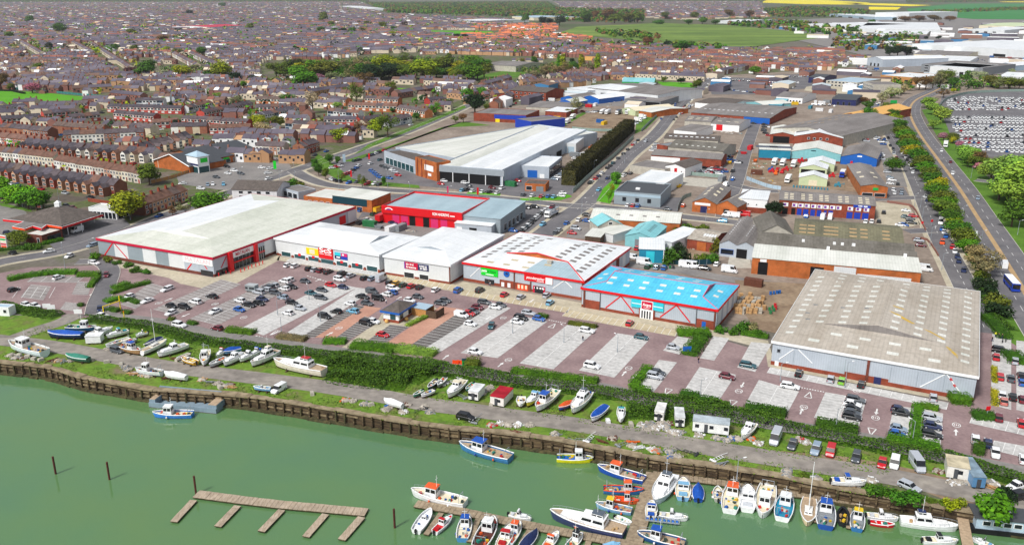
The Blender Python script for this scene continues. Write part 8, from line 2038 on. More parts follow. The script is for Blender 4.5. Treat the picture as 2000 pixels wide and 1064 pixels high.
for a in[(15,1195,34,1505,36,'fish','#3a86e0','bright blue boat with white cabin beside the steel barge','w'),(16,1590,275,1990,385,'fish','#3f7fb8','worn pale blue trawler hull full of gear at the quay',
 'b',.3,'wood'),(17,635,385,350,375,'fish','#e6e01c','yellow-hulled boat with blue deck at the quay','w',.34,'blue','yellow'),(17,670,450,1035,550,'fish',
 '#1f52b4','large blue and white trawler moored at the pier corner','o',.28,'wood'),(17,1028,632,715,620,'fish','#2f6fb0','blue boat with orange rubbing rail',
 'o',.3,'wood'),(17,990,712,765,690,'fish','#e0622c','orange-decked boat at the pier','o',.3,'orange'),(17,655,735,935,790,'fish',LB,'pale blue boat with yellow wheelhouse',
 'y',.32,'wood'),(17,300,815,880,965,'yacht','#39436c','big motor yacht with navy hull, white cabins and brown foredeck','w',.27,'wood','navy'),(17,935,
 880,810,830,'open',W_,'white tender with red stern at the pier','w',.4),(16,1215,640,1635,735,'fish','#eef0f2','white fishing boat with orange cabin roof and navy waterline',
 'o',.28,'cream','navy'),(16,1365,780,1250,945,'open',W_,'white open boat in the first finger berth','w',.33,'white_paint'),(16,1530,830,1395,950,'cruiser',
 W_,'white boat with red deck mats','r',.3,'red'),(16,1650,830,1610,1010,'fish','#4a8cc0','blue and white workboat stern out','b',.36,'cream'),(16,1860,
 850,1740,1075,'fish','#e8e0d0','cream wooden trawler with brown deck','w',.36,'rust'),(16,2000,900,1910,1075,'cruiser',W_,'white boat with red stripes at the pontoon middle',
 'r',.34),(17,150,850,-20,810,'cruiser',W_,'white speedboat with outboard on the outer pontoon side','w'),(17,60,880,-30,1040,'fish','#dfe6ee','white boat with orange gear and blue bow',
 'o',.34),(17,195,945,80,1080,'cover',W_,'white boat with navy cover','n',.36),(17,360,955,260,1080,'cruiser',W_,'white boat with orange seats','o',.34),(17,
 545,965,440,1080,'fish','#b8c4cc','grey cluttered crabber with fish boxes','k',.38),(17,840,1050,720,1060,'cover',LB,'rounded pale blue covered boat',
 'l',.5),(17,1120,725,1245,515,'yacht','#c9d6e6','long pale blue and white cruiser by the pier corner','w',.36,'white_paint','navy'),(17,1340,540,1335,
 690,'cruiser',LB,'white boat with pale blue windscreen','l',.42),(17,1455,585,1455,700,'cover',BL,'boat under royal blue cover by the walkway','b',.42),(17,
 1095,715,1085,835,'cruiser',W_,'small boat with blue canopy beside the pier','b',.42),(17,1375,845,1150,815,'cruiser',W_,'white cruiser with navy hull and antenna',
 'w',.3,'cream','navy'),(17,980,965,1350,1050,'fish','#2a5a94','blue trawler with maroon bottom and red winch','b',.34,'wood','rust'),(17,1608,600,1612,
 700,'open','#a8aca4','small grey cluttered boat','s',.42),(17,1735,580,1700,790,'fish',W_,'white boat with orange roof and red door','o',.36),(17,1845,
 600,1840,780,'cruiser',W_,'white boat with red stern','w',.38,'white_paint','red'),(17,1955,835,2000,600,'fish',W_,'white and navy fishing boat bow out',
 'w',.34,'cream','navy'),(18,150,660,110,850,'fish',W_,'white boat with teal deck and red stern','w',.38,'teal','red'),(18,308,895,325,700,'sail','#e8d2b0',
 'cream varnished sailing yacht with tall mast','w',.34,'wood'),(18,450,705,450,915,'fish',BL,'blue cabin boat stern to the water','b',.38,'mid_grey'),(18,
 588,770,590,890,'rib','#22252a','black inflatable with twin seats','k',.42,'black'),(18,705,785,695,930,'fish','#2f6fa8','blue boat with yellow gear',
 'y',.4,'mid_grey'),(18,1020,850,775,820,'cruiser','#dfe2e6','white cruiser behind the red boat','w'),(18,990,895,800,870,'open','#c8182c','bright red and white open boat',
 'w',.36,'red','red'),(18,1485,925,1035,865,'yacht',W_,'large white flybridge motor cruiser by the gangway','n',.28,'white_paint','white_paint'),(18,1485,
 1025,1215,1015,'cruiser',W_,'white cruiser with black canopy','k',.3),(18,1600,1000,1760,1060,'cruiser',W_,'blue and white boat beside the houseboat',
 'l',.34,'cream','blue')]:
 boat(a[0],a[1],a[2],a[3],a[4],a[5],a[6],a[7],a[8]if len(a)>8 else 'w',a[9]if len(a)>9 else .31,False,a[10]if len(a)>10 else 'cream',a[11]if len(a)>11 else 'navy')
def frame_of(n,a,c,z):A,B=q(n,*a,z),q(n,*c,z);d=B-A;return A,math.atan2(d.y,d.x),d.length
A,rz,L=frame_of(11,(1165,1052),(1690,1104),ZW)
t=thing('steel_barge','open grey steel barge moored against the quay wall','barge',Vector((A.x,A.y,ZW)),rz)
b=MB();b.b0(0,L,0,5.5,-.4,.5);b.b0(0,L,0,.4,.5,1.3);b.b0(0,L,5.1,5.5,.5,3.4);b.b0(0,1.6,.4,5.1,.5,2.0);b.b0(L-2.4,L,.4,5.1,.5,2.0);b.build('hull','any_matt',
 t,col='#8296a4')
b=MB();b.b0(.1,1.5,.5,5,2.0,2.1);b.b0(L-2.3,L-.1,.5,5,2.0,2.1);b.build('deck','wood',t);b=MB();b.b0(0,L,-.03,0,-.2,.1);b.build('waterline_stripe','rust',
 t)
for i in range(10):b=MB();b.b0(3.3+i*(L-6.6)/9,3.5+i*(L-6.6)/9,4.98,5.1,.5,3.3);b.build('rib','grey_metal',t)
A,rz,L=frame_of(17,(1040,890),(1305,920),ZW)
t=thing('float','row of blue drums under a grey lattice float by the pier','float',Vector((A.x,A.y,ZW)),rz);b=MB();b.b0(0,L,0,.15,.5,.7);b.b0(0,L,1.6,1.75,
 .5,.7)
for i in range(9):b.b0(i*L/8-.06,i*L/8+.06,0,1.75,.7,.78)
b.build('frame','grey_metal',t)
for i in range(8):b=MB();b.tube((i*L/8+.2,.87,.25),((i+1)*L/8-.2,.87,.25),.45,n=10);b.build('drum','blue',t)
A,rz,L=frame_of(18,(1600,960),(2060,1010),ZW+.3)
t=thing('houseboat','white houseboat with black flat roof beside the gangway','houseboat',Vector((A.x,A.y,ZW)),rz);b=MB();b.b0(-1,L,0,5,-.3,1.0);b.build('hull',
 'black',t);b=MB();b.b0(.4,L-.4,.3,4.7,1.0,3.3);wl=b.build('cabin','any_gloss',t,col='#b9cfe0');b=MB();b.b0(0,L,0,5,3.3,3.5);b.build('roof','dark_grey',
 t)
for i in range(4):b=MB();x=1.5+i*(L-3)/4;b.b0(x,x+1.5,.22,.3,1.8,2.8,0);b.b0(x+.12,x+1.38,.2,.22,1.9,2.7,1);b.build('window',['white_paint','glass'],wl)
b=MB();b.tube((L*.45,2,3.6),(L*.7,3,3.7),.18);b.build('roof_spar','white_paint',t);b=MB();b.tube((L*.62,4,3.5),(L*.62,4,6),.06);b.build('mast','white_paint',
 t)
def box_home(n,a,c,D,h,lab,name,cat,wall,roofc,win=2,door=True,z=.45):
 A,rz,L=frame_of(n,a,c,0);t=thing(name,lab,cat,A,rz)
 b=MB();b.b0(0,L,0,D,z,h);w_=b.build('body','any_gloss',t,col=wall);b=MB();b.b0(-.1,L+.1,-.1,D+.1,h,h+.14);b.build('roof','any_roof',t,col=roofc)
 for i in range(win):b=MB();x=L*(.1+.8*i/max(1,win-1))-.3 if win>1 else L*.5;x=min(x,L-1.1);b.b0(x,x+.9,-.05,.02,h*.5,h*.78);b.build('window','glass',w_)
 if door:b=MB();b.b0(L*.32,L*.32+.8,-.05,.02,z,h*.85);b.build('door','dark_grey',t)
 for x in(L*.2,L*.75):b=MB();b.tube((x,.1,.3),(x,.35,.3),.3,n=10);b.build('wheel','tyre',t)
 return t
box_home(17,(1408,185),(1690,220),3.2,2.9,'long white static caravan with grey roof on the quay','static_caravan','caravan','#eef0f0','#b8c4cc',3)
box_home(12,(1660,1000),(1735,1012),4.6,2.6,'white touring caravan beside the cream cruiser','caravan','caravan','#f0f0f0','#e8ecee');box_home(17,(1275,
 148),(1345,152),5.2,2.6,'white touring caravan beside the scrap heap','caravan','caravan','#f0f0f0','#e2e6e8')
box_home(12,(1830,1040),(1935,1060),6,2.6,'white container with a bright red roof','container','container','#ece8e2','#b02434',1);box_home(18,(1388,545),(1560,
 575),5,3.0,'patched white workshop trailer with brown-stained roof','workshop_trailer','trailer','#e8e6e0','#cfc4a8',1);box_home(18,(1590,625),(1690,632),
 8,2.7,'blue-grey container with rusty blue door end','container','container','#5a8cb8','#8aa0b0',0);box_home(17,(1110,100),(1180,110),5,2.6,'white derelict caravan in the scrap heap',
 'caravan','caravan','#eceae6','#e6e6e4');box_home(11,(672,565),(790,560),3,2.4,'white sheeted trailer beside the blue tarpaulin boat','trailer','trailer',
 '#f0f2f4','#f0f2f4',0,False)
box_home(11,(1918,152),(1992,160),2.4,2.3,'grey glazed trolley shelter in the busy bays','trolley_shelter','shelter','#8f999c','#b4babd',3,False)
rk=random.Random(77)
def lamp(n,x,y0,y1,where):
 ox,oy=QUAD[n];p=q(n,x,y0);h=max(5,min(12,hz(ox+x/4,oy+y0/4,oy+y1/4)))
 t=thing('street_lamp','grey street lamp '+where,'street lamp',p,rk.choice([AZU,AZF,.3]),'street lamps')
 b=MB();b.tube((0,0,0),(0,0,h),.09,.06,7);b.tube((0,0,0),(0,0,1.2),.13,n=7);b.tube((0,0,h-.1),(1.3,0,h+.15),.045,n=5);b.build('post','grey_metal',t)
 b=MB();b.box((1.5,0,h+.14),(.75,.26,.14),0,0,.8);b.build('lamp_head','white_paint',t)
for n,where,s in[(13,'standing in the parking bays','405,548,440 823,622,512 1470,985,890 5,475,420'),(12,'standing in the bays near kiosk','170,335,215 200,470,400 415,215,130 505,385,320'),(8,
 'beside the side street or carriageway','1262,862,710 1355,1045,915 1205,640,565 1140,560,450 1510,680,545 1655,880,740 1948,772,660 1585,330,240 1190,560,470'),(5,
 'by the filling station junction','510,1030,840 710,925,800 177,552,415 462,505,395 1880,362,245 1020,655,615'),(6,'round the dealer bend','308,392,170 650,420,262 1030,405,265 1203,442,378 1438,462,388 1505,472,398 185,345,300 955,420,355'),(7,
 'along the estate roads','545,612,485 880,215,150 1513,662,575 135,505,455 220,562,470 1215,470,400 1865,380,290 640,260,210'),(4,'tall at the compound fence',
 '1345,838,650'),(18,'at the car park hedges','530,150,40 1128,255,165'),(14,'in front of grey warehouse','95,850,730 600,900,700'),(17,'by the quay corner',
 '1755,560,470')]:
 for it in s.split():lamp(n,*map(float,it.split(',')),where)
def fence(n,px,h,m,label,post=6.0,name='fence'):
 pts=smooth_line([q(n,*p)for p in px],3);o=pts[0];t=thing(name,label,name,o);REG[-1]=(t,label,sum(pts,Vector())/len(pts));b=MB();pb=MB()
 for i in range(len(pts)-1):
  a,c=pts[i]-o,pts[i+1]-o;d=c-a;l=d.length;rz=math.atan2(d.y,d.x);k=(a+c)/2;b.box((k.x,k.y,h/2),(l+.02,.06 if name=='fence' else .25,h-.1),0,rz)
  for j in range(int(l/post)+1):p=a.lerp(c,j*post/max(l,.1));pb.box((p.x,p.y,h/2+.05),(.14,.14,h+.1),0,rz)
 b.build('panel' if name=='fence' else 'wall_face',m,t)
 if name=='fence':pb.build('posts','grey_metal',t)['kind']='stuff'
paint('palisade','#8fa59c',.6,.15);paint('teal_fence','#2f7a78',.6,.15)
for a in[(7,[(475,445),(640,290),(800,160),(950,15)],2.4,'palisade','pale green palisade fence along the tall dark hedge'),(1,[(110,700),(300,715),(500,
 735),(820,765)],2.2,'teal_fence','teal fence at the bottom of playing field'),(3,[(1140,905),(1080,960),(1010,1030)],2.2,'palisade','grey fence between the lorry park and main street'),(3,[(470,
 1010),(620,1025),(830,1030)],2,'palisade','grey fence along the near edge of lorry park'),(7,[(1350,300),(1500,315),(1660,330)],2,'palisade','grey palisade fence before the van yard'),(7,[(1290,
 590),(1330,500),(1400,470)],2,'palisade','green-grey fence beside the brick workshops'),(7,[(1210,1000),(1400,1005),(1560,1000)],2,'dark_teal','dark fence at the ruin garden'),(4,[(1340,
 835),(1400,780),(1560,735),(1800,720),(2050,715)],2.4,'palisade','pale fence curving round the white car compound'),(7,[(1830,340),(1990,400),(2100,420)],
 2,'steel_blue','pale blue fence of the machinery yard')]:fence(*a)
fence(8,[(930,518),(1040,535),(1130,560),(1190,660),(1230,738)],1.1,'far_brick','low pink brick wall curving round the corner yard',6,'wall');fence(8,[(1130,
 810),(1240,815),(1330,940)],1.0,'far_brick','low brick wall beside the slanting stone slabs',6,'wall');fence(5,[(690,510),(900,540)],1.8,'brick','brick garden wall behind the glazed shop',
 6,'wall');fence(5,[(1180,372),(1330,335),(1480,285)],1.8,'fence_wood','golden timber fence beside the supermarket gable',4)
YZ=[.05]
for n,m_,pts in[(7,'asphalt_pale',[(640,620),(470,700),(420,790),(560,800),(700,720)]),(7,'bare_earth',[(1340,880),(1560,880),(1540,990),(1300,990)]),(7,
 'concrete',[(1700,930),(1850,920),(1870,1030),(1680,1030)]),(7,'asphalt',[(1240,480),(1340,480),(1290,590),(780,530),(820,510)]),(7,'asphalt_pale',[(1330,
 250),(1680,230),(1660,320),(1350,310)]),(7,'concrete',[(1340,320),(1650,340),(1600,410),(1310,380)]),(8,'bare_earth',[(-300,120),(720,200),(720,440),(330,
 400),(-100,380)]),(8,'footway',[(830,510),(1100,545),(1190,690),(1060,720),(850,690)]),(8,'footway',[(230,640),(850,690),(1060,710),(240,660)]),(8,'asphalt',[(700,
 400),(1060,400),(1110,480),(830,490)]),(8,'asphalt_pale',[(910,60),(1040,250),(1090,400),(930,380),(880,150)]),(8,'asphalt_pale',[(620,20),(850,0),(940,
 100),(860,110)]),(3,'asphalt_pale',[(640,740),(900,760),(860,830),(560,830)]),(3,'bare_earth',[(280,700),(430,720),(400,800),(270,760)]),(3,'asphalt',[(1530,
 600),(2100,620),(2100,740),(1560,740)]),(4,'asphalt',[(-50,590),(330,580),(440,680),(240,700),(0,700)]),(4,'footway',[(300,680),(450,660),(700,690),(820,
 740),(480,740),(280,710)]),(6,'asphalt_pale',[(780,640),(1000,640),(1540,720),(1400,800),(1180,780),(880,740)]),(6,'asphalt',[(920,470),(1180,450),(980,
 600),(800,640)]),(14,'bare_earth',[(-260,60),(300,90),(80,480),(-100,440),(-200,300)])]:
 YZ[0]+=.004;flat('yard_surface',[(QUAD[n][0]+x/4,QUAD[n][1]+y/4)for x,y in pts],m_,YZ[0]-.03)
def M(k,c):
 b=MB()
 if k=='container':
  b.b0(-3,3,-1.2,1.2,.1,2.6)
  for i in range(13):b.b0(-2.95+i*.48,-2.75+i*.48,-1.26,1.26,.2,2.5)
  b.b0(3,3.05,-1.1,-.05,.25,2.45);b.b0(3,3.05,.05,1.1,.25,2.45)
 elif k=='skip':
  a=[(-1.3,-.8,.1),(1.3,-.8,.1),(1.3,.8,.1),(-1.3,.8,.1)];e=[(-2,-1,1.3),(2,-1,1.3),(2,1,1.3),(-2,1,1.3)];f=[(x*.93,y*.9,1.3)for x,y,z in e];g=[(x*.93,
 y*.9,.8)for x,y,z in e]
  b.grid([a,e,f,g],0,True);b.face(g)
 elif k=='pallet_stack':
  for i in range(rk.randint(5,9)):b.box((rk.uniform(-.05,.05),rk.uniform(-.05,.05),.08+i*.17),(1.2,1.0,.1),0,rk.uniform(-.06,.06))
 elif k=='crate_stack':
  for i in range(2):
   for x in(-.6,.6):b.box((x,rk.uniform(-.1,.1),.5+i*.95),(1.1,1.1,.85),0,rk.uniform(-.1,.1),.97)
  b.b0(-1.2,1.2,-.6,.6,0,.1)
 elif k=='machine':
  b.b0(-1.6,1.4,-.7,.7,.7,1.5);b.b0(-.4,.8,-.6,.6,1.5,2.5);b.tube((-1.2,-.95,.7),(-1.2,.95,.7),.7,n=10);b.tube((1.0,-.8,.5),(1.0,.8,.5),.48,n=10);b.tube((1.4,
 0,1.2),(2.8,0,2.0),.15);b.box((2.9,0,1.7),(.3,1.6,.7))
 elif k=='heap':
  b.ball((0,0,.05),1.25,2,10,6,(1,.85,.4))
  for i in range(16):
   a_=rk.random()*6.28;r_=rk.random()**.6*1.3;b.box((r_*math.cos(a_),r_*math.sin(a_),.12+.55*(1-r_/1.4)),(rk.uniform(.2,.9),rk.uniform(.1,.5),rk.uniform(.1,
 .4)),rk.randrange(3),rk.random()*3,.85)
 elif k=='block':
  b.box((0,0,.35),(1.5,1.0,.75),0,0,.9);b.box((.1,.05,.78),(1.2,.8,.12),0,.1,.9)
 elif k=='frame':
  for i in range(5):x=-1.6+i*.8;b.tube((x,-.5,.3),(x+.3,.5,.35),.06,n=5)
  b.tube((-2,-.5,.3),(1.8,-.4,.3),.06,n=5);b.tube((-1.8,.5,.35),(2.3,.45,.35),.06,n=5);b.tube((2.3,.45,.35),(3.6,.1,.5),.06,n=5);b.tube((-1.2,-.8,.25),(-1.2,
 .8,.25),.26,n=10)
 elif k=='timber':
  for i in range(7):b.box((rk.uniform(-.4,.4),rk.uniform(-.5,.5),.1+i*.07),(rk.uniform(1.5,3.4),.16,.12),0,rk.uniform(-.5,.5))
 elif k=='bin':
  b.box((0,0,.55),(.62,.7,1.0),0,0,1.12);b.box((0,.02,1.1),(.74,.84,.1));b.tube((-.3,.36,.1),(.3,.36,.1),.1,n=7)
 return b
NM={'container':'shipping container','skip':'open skip','pallet_stack':'stack of pallets','crate_stack':'stack of crates','machine':'farm machine','heap':'junk heap',
 'block':'concrete block','frame':'bare boat trailer','timber':'timber pile','bin':'wheeled bin'}
KM={}
CW={'#c8202c':'red','#1f5fa8':'blue','#2f7a4a':'green','#e8eaec':'white','#8a8f94':'grey','#c8a070':'tan','#e06a24':'orange','#6a4030':'rusty brown','#b8b2a6':'pale stone',
 '#3f8aa0':'teal','#e0b820':'yellow','#3a3c40':'dark'}
def clutter(n,k,pts,cols,where):
 for i,(x,y)in enumerate(pts):
  key=(k,rk.randrange(3))
  if key not in KM:KM[key]=M(k,0).mesh(k,['any_tarp','any_tarp','rubble'])
  c=cols[i%len(cols)]
  if k=='heap' and c in(Or,R_,Te,B_,Ye)and rk.random()<.7:c=rk.choice([Gy,St,Ru])
  o=put(k,KM[key],None,q(n,x,y),rk.choice([math.pi/2-AZU,math.pi/2-AZF])+rk.uniform(-.15,.15)+(rk.random()*3 if k in('heap','timber','frame','block')else 0),
 c)
  tag(o,CW[c]+' '+NM[k]+' '+where,NM[k].split()[-1]if k not in('pallet_stack','crate_stack')else 'stack',NM[k]+' '+where)
def grid_pts(x0,y0,x1,y1,n):return[(rk.uniform(x0,x1),rk.uniform(y0,y1))for _ in range(n)]
R_,B_,G_,Wh,Gy,Tn,Or,Ru,St,Te,Ye,Dk='#c8202c','#1f5fa8','#2f7a4a','#e8eaec','#8a8f94','#c8a070','#e06a24','#6a4030','#b8b2a6','#3f8aa0','#e0b820','#3a3c40'
clutter(13,'crate_stack',[(1760+38*i+12*(j%2),235+28*j)for i in range(5)for j in range(4)],[Tn,St,Tn],'in the grey warehouse yard');clutter(13,'pallet_stack',[(1790,
 195),(1860,190),(1960,215),(1970,290),(1950,250)],[Tn],'in the grey warehouse yard')
clutter(14,'container',[(-115,105)],[Ru],'open at the end of blue-roofed store');clutter(14,'bin',[(20,175),(45,172),(70,168),(90,165)],[B_],'in the yard beside grey warehouse');clutter(14,
 'bin',[(10,300),(35,285),(55,268),(20,325),(45,305),(60,290)],[G_,G_,R_],'stacked near the grey warehouse wall')
clutter(8,'machine',[(30,285),(70,280),(110,290),(60,300),(140,270),(235,210),(260,200),(560,210),(590,205),(620,215),(650,230),(660,280),(680,300),(500,
 320)],[R_,R_,R_,Or],'in the machinery yard');clutter(8,'machine',[(25,270),(420,250),(545,395)],[B_,G_,Te],'in the machinery yard')
clutter(8,'bin',[(200+24*i,400+2*i)for i in range(12)],[Te],'in a row behind the brick unit terrace');clutter(8,'heap',[(20,350),(50,370),(-40,330),(300,
 470),(640,350)],[Ye,Tn,Gy],'in the machinery yard');clutter(8,'container',[(20,160),(70,150),(140,175),(-90,300)],[B_,Gy,R_,Ru],'beside the teal row')
clutter(7,'container',[(1860,105),(1640,350)],[R_,Gy],'on the inner estate street');clutter(7,'heap',grid_pts(1680,110,1800,190,7)+grid_pts(1880,180,1990,
 260,7),[Or,Gy,G_,Wh,R_],'in the scrap yard by inner street');clutter(7,'skip',[(1810,140),(1700,215),(1900,200),(1240,395),(1300,400)],[R_,Ye,Or],'in the estate yards');clutter(7,
 'heap',[(1390,860),(1420,880),(1450,870),(1500,885),(1370,840)],[Wh,St],'in the ruin garden');clutter(7,'bin',[(1050,1022),(1090,1026),(1140,1028),(1190,
 1030),(1235,1034),(1260,1036)],[B_,G_,Dk],'in the lane behind blue-roofed store')
clutter(7,'machine',[(620,100),(1270,330)],[Or,R_],'parked by the main street');clutter(7,'container',[(560,160),(490,160)],[Wh,Gy],'behind the showroom block')
clutter(3,'container',[(690,960),(720,975),(340,760),(310,790),(1240,815),(1220,800),(600,840),(650,830),(310,740),(1180,860),(330,830),(300,940),(350,
 935)],[B_,Ye,Te,Wh,B_,Wh,R_,Wh,Or,R_,Gy],'round the lorry park');clutter(3,'heap',grid_pts(560,790,800,840,9)+grid_pts(290,720,420,800,6)+grid_pts(1640,
 980,1790,1050,10),[Wh,Gy,R_,Te],'in the far yards');clutter(4,'container',[(370,810),(420,815),(460,805),(330,850),(400,870),(210,820),(160,830),(490,
 880),(620,1000)],[Wh,Wh,Gy,Te,Wh,Ye],'near the yellow-roofed hall');clutter(4,'container',grid_pts(1700,430,1950,480,8)+grid_pts(700,520,850,560,8),[Wh,
 R_,Gy,B_],'in the far depot yards')
clutter(6,'container',[(890,705)],[G_],'in the red garage yard');clutter(6,'skip',[(960,720),(810,690)],[Gy,Dk],'in the red garage yard');clutter(6,'container',[(1060,
 745),(1130,735),(1990,390)],[Wh,Gy,G_],'near the red garage');clutter(6,'heap',[(1190,740),(1230,745),(1000,770)],[St,Gy],'in the red garage yard')
QE='on the quay edge'
clutter(11,'block',[(320,690),(215,665),(265,682),(835,705),(950,725),(720,690),(150,655),(1720,905),(1390,690),(680,695)],[St],QE);clutter(11,'heap',[(80,
 650),(120,670),(180,672),(450,690),(560,690),(1000,760),(1050,790),(1120,805),(1160,808),(980,740),(1330,815),(1580,840),(1700,870),(1760,890),(1480,680),(1520,
 690),(850,600),(1440,690),(1800,880)],[St,Gy,Ru,Tn],QE);clutter(11,'timber',[(230,640),(420,690),(500,700),(1040,800),(1300,830),(1640,860),(1800,900),(1370,
 680)],[Tn,Ru,Gy],QE)
clutter(12,'heap',[(700,1000),(760,1005),(850,1030),(1040,1050),(1180,1035),(1320,1050),(1800,920),(1760,950),(1950,985),(1830,900)],[Or,St,Gy,B_],QE);clutter(12,
 'block',[(900,1040),(440,955),(1840,1035)],[St],QE);clutter(12,'frame',[(1465,870),(1615,975),(1520,860)],[Wh,Gy],'among the boats ashore')
clutter(16,'frame',[(1720,100),(1290,10)],[Gy,Dk],QE);clutter(16,'heap',[(1150,30),(1020,10),(1360,30),(1840,130),(1920,115),(1975,130)],[Wh,St,B_,R_],
 QE)
clutter(17,'heap',[(1010,130),(1040,145),(1080,120),(1100,140),(1130,155),(1160,140),(1190,130),(1210,160),(1060,160),(1240,180),(1280,195),(1310,185),(1170,
 115),(1220,120)],[Wh,Gy,Te,B_,Wh],'in the scrap heap by caravans');clutter(17,'heap',[(45,135),(140,130),(340,205),(790,235),(940,290),(1100,320),(1130,
 330),(1230,335),(1240,380),(1290,375),(1460,210),(1600,230),(1680,250),(1720,230),(1770,240),(1930,275),(1870,240)],[Wh,Or,Gy,B_,St],QE);clutter(17,'frame',[(600,
 245),(860,285),(1400,350),(1600,400),(560,250)],[Wh,Gy,Dk],QE);clutter(17,'block',[(330,205),(750,105),(930,130),(55,130)],[St,Wh],QE);clutter(17,'timber',[(30,
 190),(950,270),(990,310),(1650,435),(700,260)],[Ru,Or,Wh,Gy],QE)
clutter(18,'heap',[(155,490),(150,520),(250,245),(290,265),(560,585),(620,600),(680,595),(380,545),(1330,490),(1440,580),(1490,575),(1560,580),(1740,580),(1770,
 600),(1420,400),(810,560)],[Or,Te,R_,Wh,St,Gy],QE);clutter(18,'timber',[(1750,620),(1780,590),(640,610)],[Tn,Wh],QE)
def small(name,label,cat,p,parts,rz=0):
 t=thing(name,label,cat,p,rz)
 for nm,m_,f in parts:b=MB();f(b);b.build(nm,m_,t)
p0,p1=q(11,815,345),q(11,945,300);d=p1-p0
small('height_barrier','yellow height barrier over the car park entrance','barrier',p0,[('post','yellow',lambda b:b.tube((0,0,0),(0,0,3.4),.16,n=8)),('beam',
 'yellow',lambda b:b.tube((0,0,3.3),(d.length,0,3.3),.16,n=8)),('post','yellow',lambda b:b.tube((d.length,0,0),(d.length,0,5),.16,n=8))],math.atan2(d.y,
 d.x))
small('barrier_post','lone yellow post beside the height barrier','post',q(11,975,380),[('post','yellow',lambda b:b.tube((0,0,0),(0,0,3),.15,n=8)),('cap',
 'orange',lambda b:b.tube((0,0,3),(0,0,3.2),.2,n=8))])
for x in(0,1):small('traffic_barrier','orange plastic barrier beside the round hedge','barrier',q(12,1560+35*x,712),[('panel','orange',lambda b:b.b0(-.9,
 .9,-.06,.06,.25,1.0)),('foot','orange',lambda b:b.b0(-1,1,-.3,.3,0,.12))],-.3)
small('bin','green litter bin between the orange barriers and hedge','bin',q(12,1628,722),[('body','green',lambda b:b.box((0,0,.8),(1.2,1.0,1.5),0,0,1.05)),('lid',
 'dark_teal',lambda b:b.box((0,0,1.62),(1.35,1.1,.14)))])
for i,(x,y)in enumerate([(780,795),(895,760),(965,758),(1125,735),(1185,712),(1245,690),(1298,665),(1360,650),(1412,630),(1468,608)]):
 o=MB();o.tube((0,0,0),(0,0,1.0),.17,n=8);o.ball((0,0,1.05),.26);o=o.build('bollard','red',None,P(330+x/8,440+y/8));tag(o,'red bollard before the red entrance portal',
 'bollard','red bollards')
for n,x,y,lab,m_ in[(11,370,300,'white sign board on posts by the dark hedge','white_paint'),(11,405,310,'second white sign board on posts by the dark hedge',
 'white_paint'),(11,615,345,'pale sign board at the slipway steps','white_paint'),(13,1365,640,'blue sign board on the angular hedge','blue'),(18,1708,
 70,'red sign on the corner hedge','red'),(4,978,830,'big green direction sign beside the dual carriageway','green'),(8,1275,705,'red disc sign on the side street',
 'red'),(8,1200,720,'red sign at the corner yard','red'),(6,885,200,'tall red flag sign on the avenue verge','red'),(6,690,215,'tall pale blue sign at the dealer entrance',
 'steel_blue'),(6,150,270,'tall lime green sign by the supermarket exit','lime'),(7,1275,330,'red sign tower beside the white garage','red'),(6,1500,470,
 'pink flag on the dealership verge','magenta'),(6,1733,480,'red flag on the dealership verge','red'),(6,745,340,'red flag among the dealer cars','red'),(5,
 1020,635,'round red road sign beside the yellow tree','red'),(5,920,625,'round red road sign beside the glazed shop','red')]:
 tall='tall' in lab or 'flag' in lab or 'tower' in lab;big='big' in lab;w_,h0,h1=(.45,1.5,5.0)if 'flag' in lab else(.8,1.0,5.5)if tall else(3.0,2.0,5)if big else(1.2,
 1.0,2.4)if 'board' in lab else(.5,2.0,3.0)
 small('sign',lab,'sign',q(n,x,y),[('panel',m_,lambda b:b.b0(-w_,w_,-.06,.06,h0,h1)),('post','grey_metal',lambda b:b.tube((0,.1,0),(0,.1,h1),.08,n=6))],
 .1)
def person_mesh():
 me=bpy.data.meshes.new('person_skeleton')
 V_=[(0,0,.95),(0,0,1.2),(0,0,1.42),(0,.02,1.53),(0,.03,1.68),(.18,0,1.40),(.24,-.06,1.12),(.25,.10,.90),(-.18,0,1.40),(-.24,.06,1.12),(-.25,-.08,.9),(.1,
 0,.9),(.11,.16,.5),(.11,.1,.08),(.11,.26,.05),(-.1,0,.9),(-.11,-.04,.5),(-.11,-.26,.1),(-.11,-.14,.05)]
 E_=[(0,1),(1,2),(2,3),(3,4),(2,5),(5,6),(6,7),(2,8),(8,9),(9,10),(0,11),(11,12),(12,13),(13,14),(0,15),(15,16),(16,17),(17,18)]
 Rd=[.15,.15,.16,.06,.11,.075,.055,.045,.075,.055,.045,.1,.075,.055,.05,.1,.075,.055,.05]
 me.from_pydata(V_,E_,[]);ob=bpy.data.objects.new('person',me);COL.objects.link(ob);mod=ob.modifiers.new('skin','SKIN');ob.modifiers.new('sub','SUBSURF').levels=1
 for v,r_ in zip(me.skin_vertices[0].data,Rd):v.radius=(r_,r_)
 me.skin_vertices[0].data[0].use_root=True
 dg=bpy.context.evaluated_depsgraph_get();dg.update();m2=bpy.data.meshes.new_from_object(ob.evaluated_get(dg));bpy.data.objects.remove(ob)
 m2.materials.clear()
 for k in('any_tarp','navy','skin','black'):m2.materials.append(MATS[k])
 for p in m2.polygons:
  c=p.center;p.material_index=3 if c.z<.12 or c.z>1.72 or(c.z>1.6 and c.y<0)else 1 if c.z<.92 and abs(c.x)<.22 else 2 if c.z>1.47 or(abs(c.x)>.2 and c.z<.98)else 0;p.use_smooth=True
 return m2
paint('skin','#c08a6c',.6,.05)
PM=person_mesh()
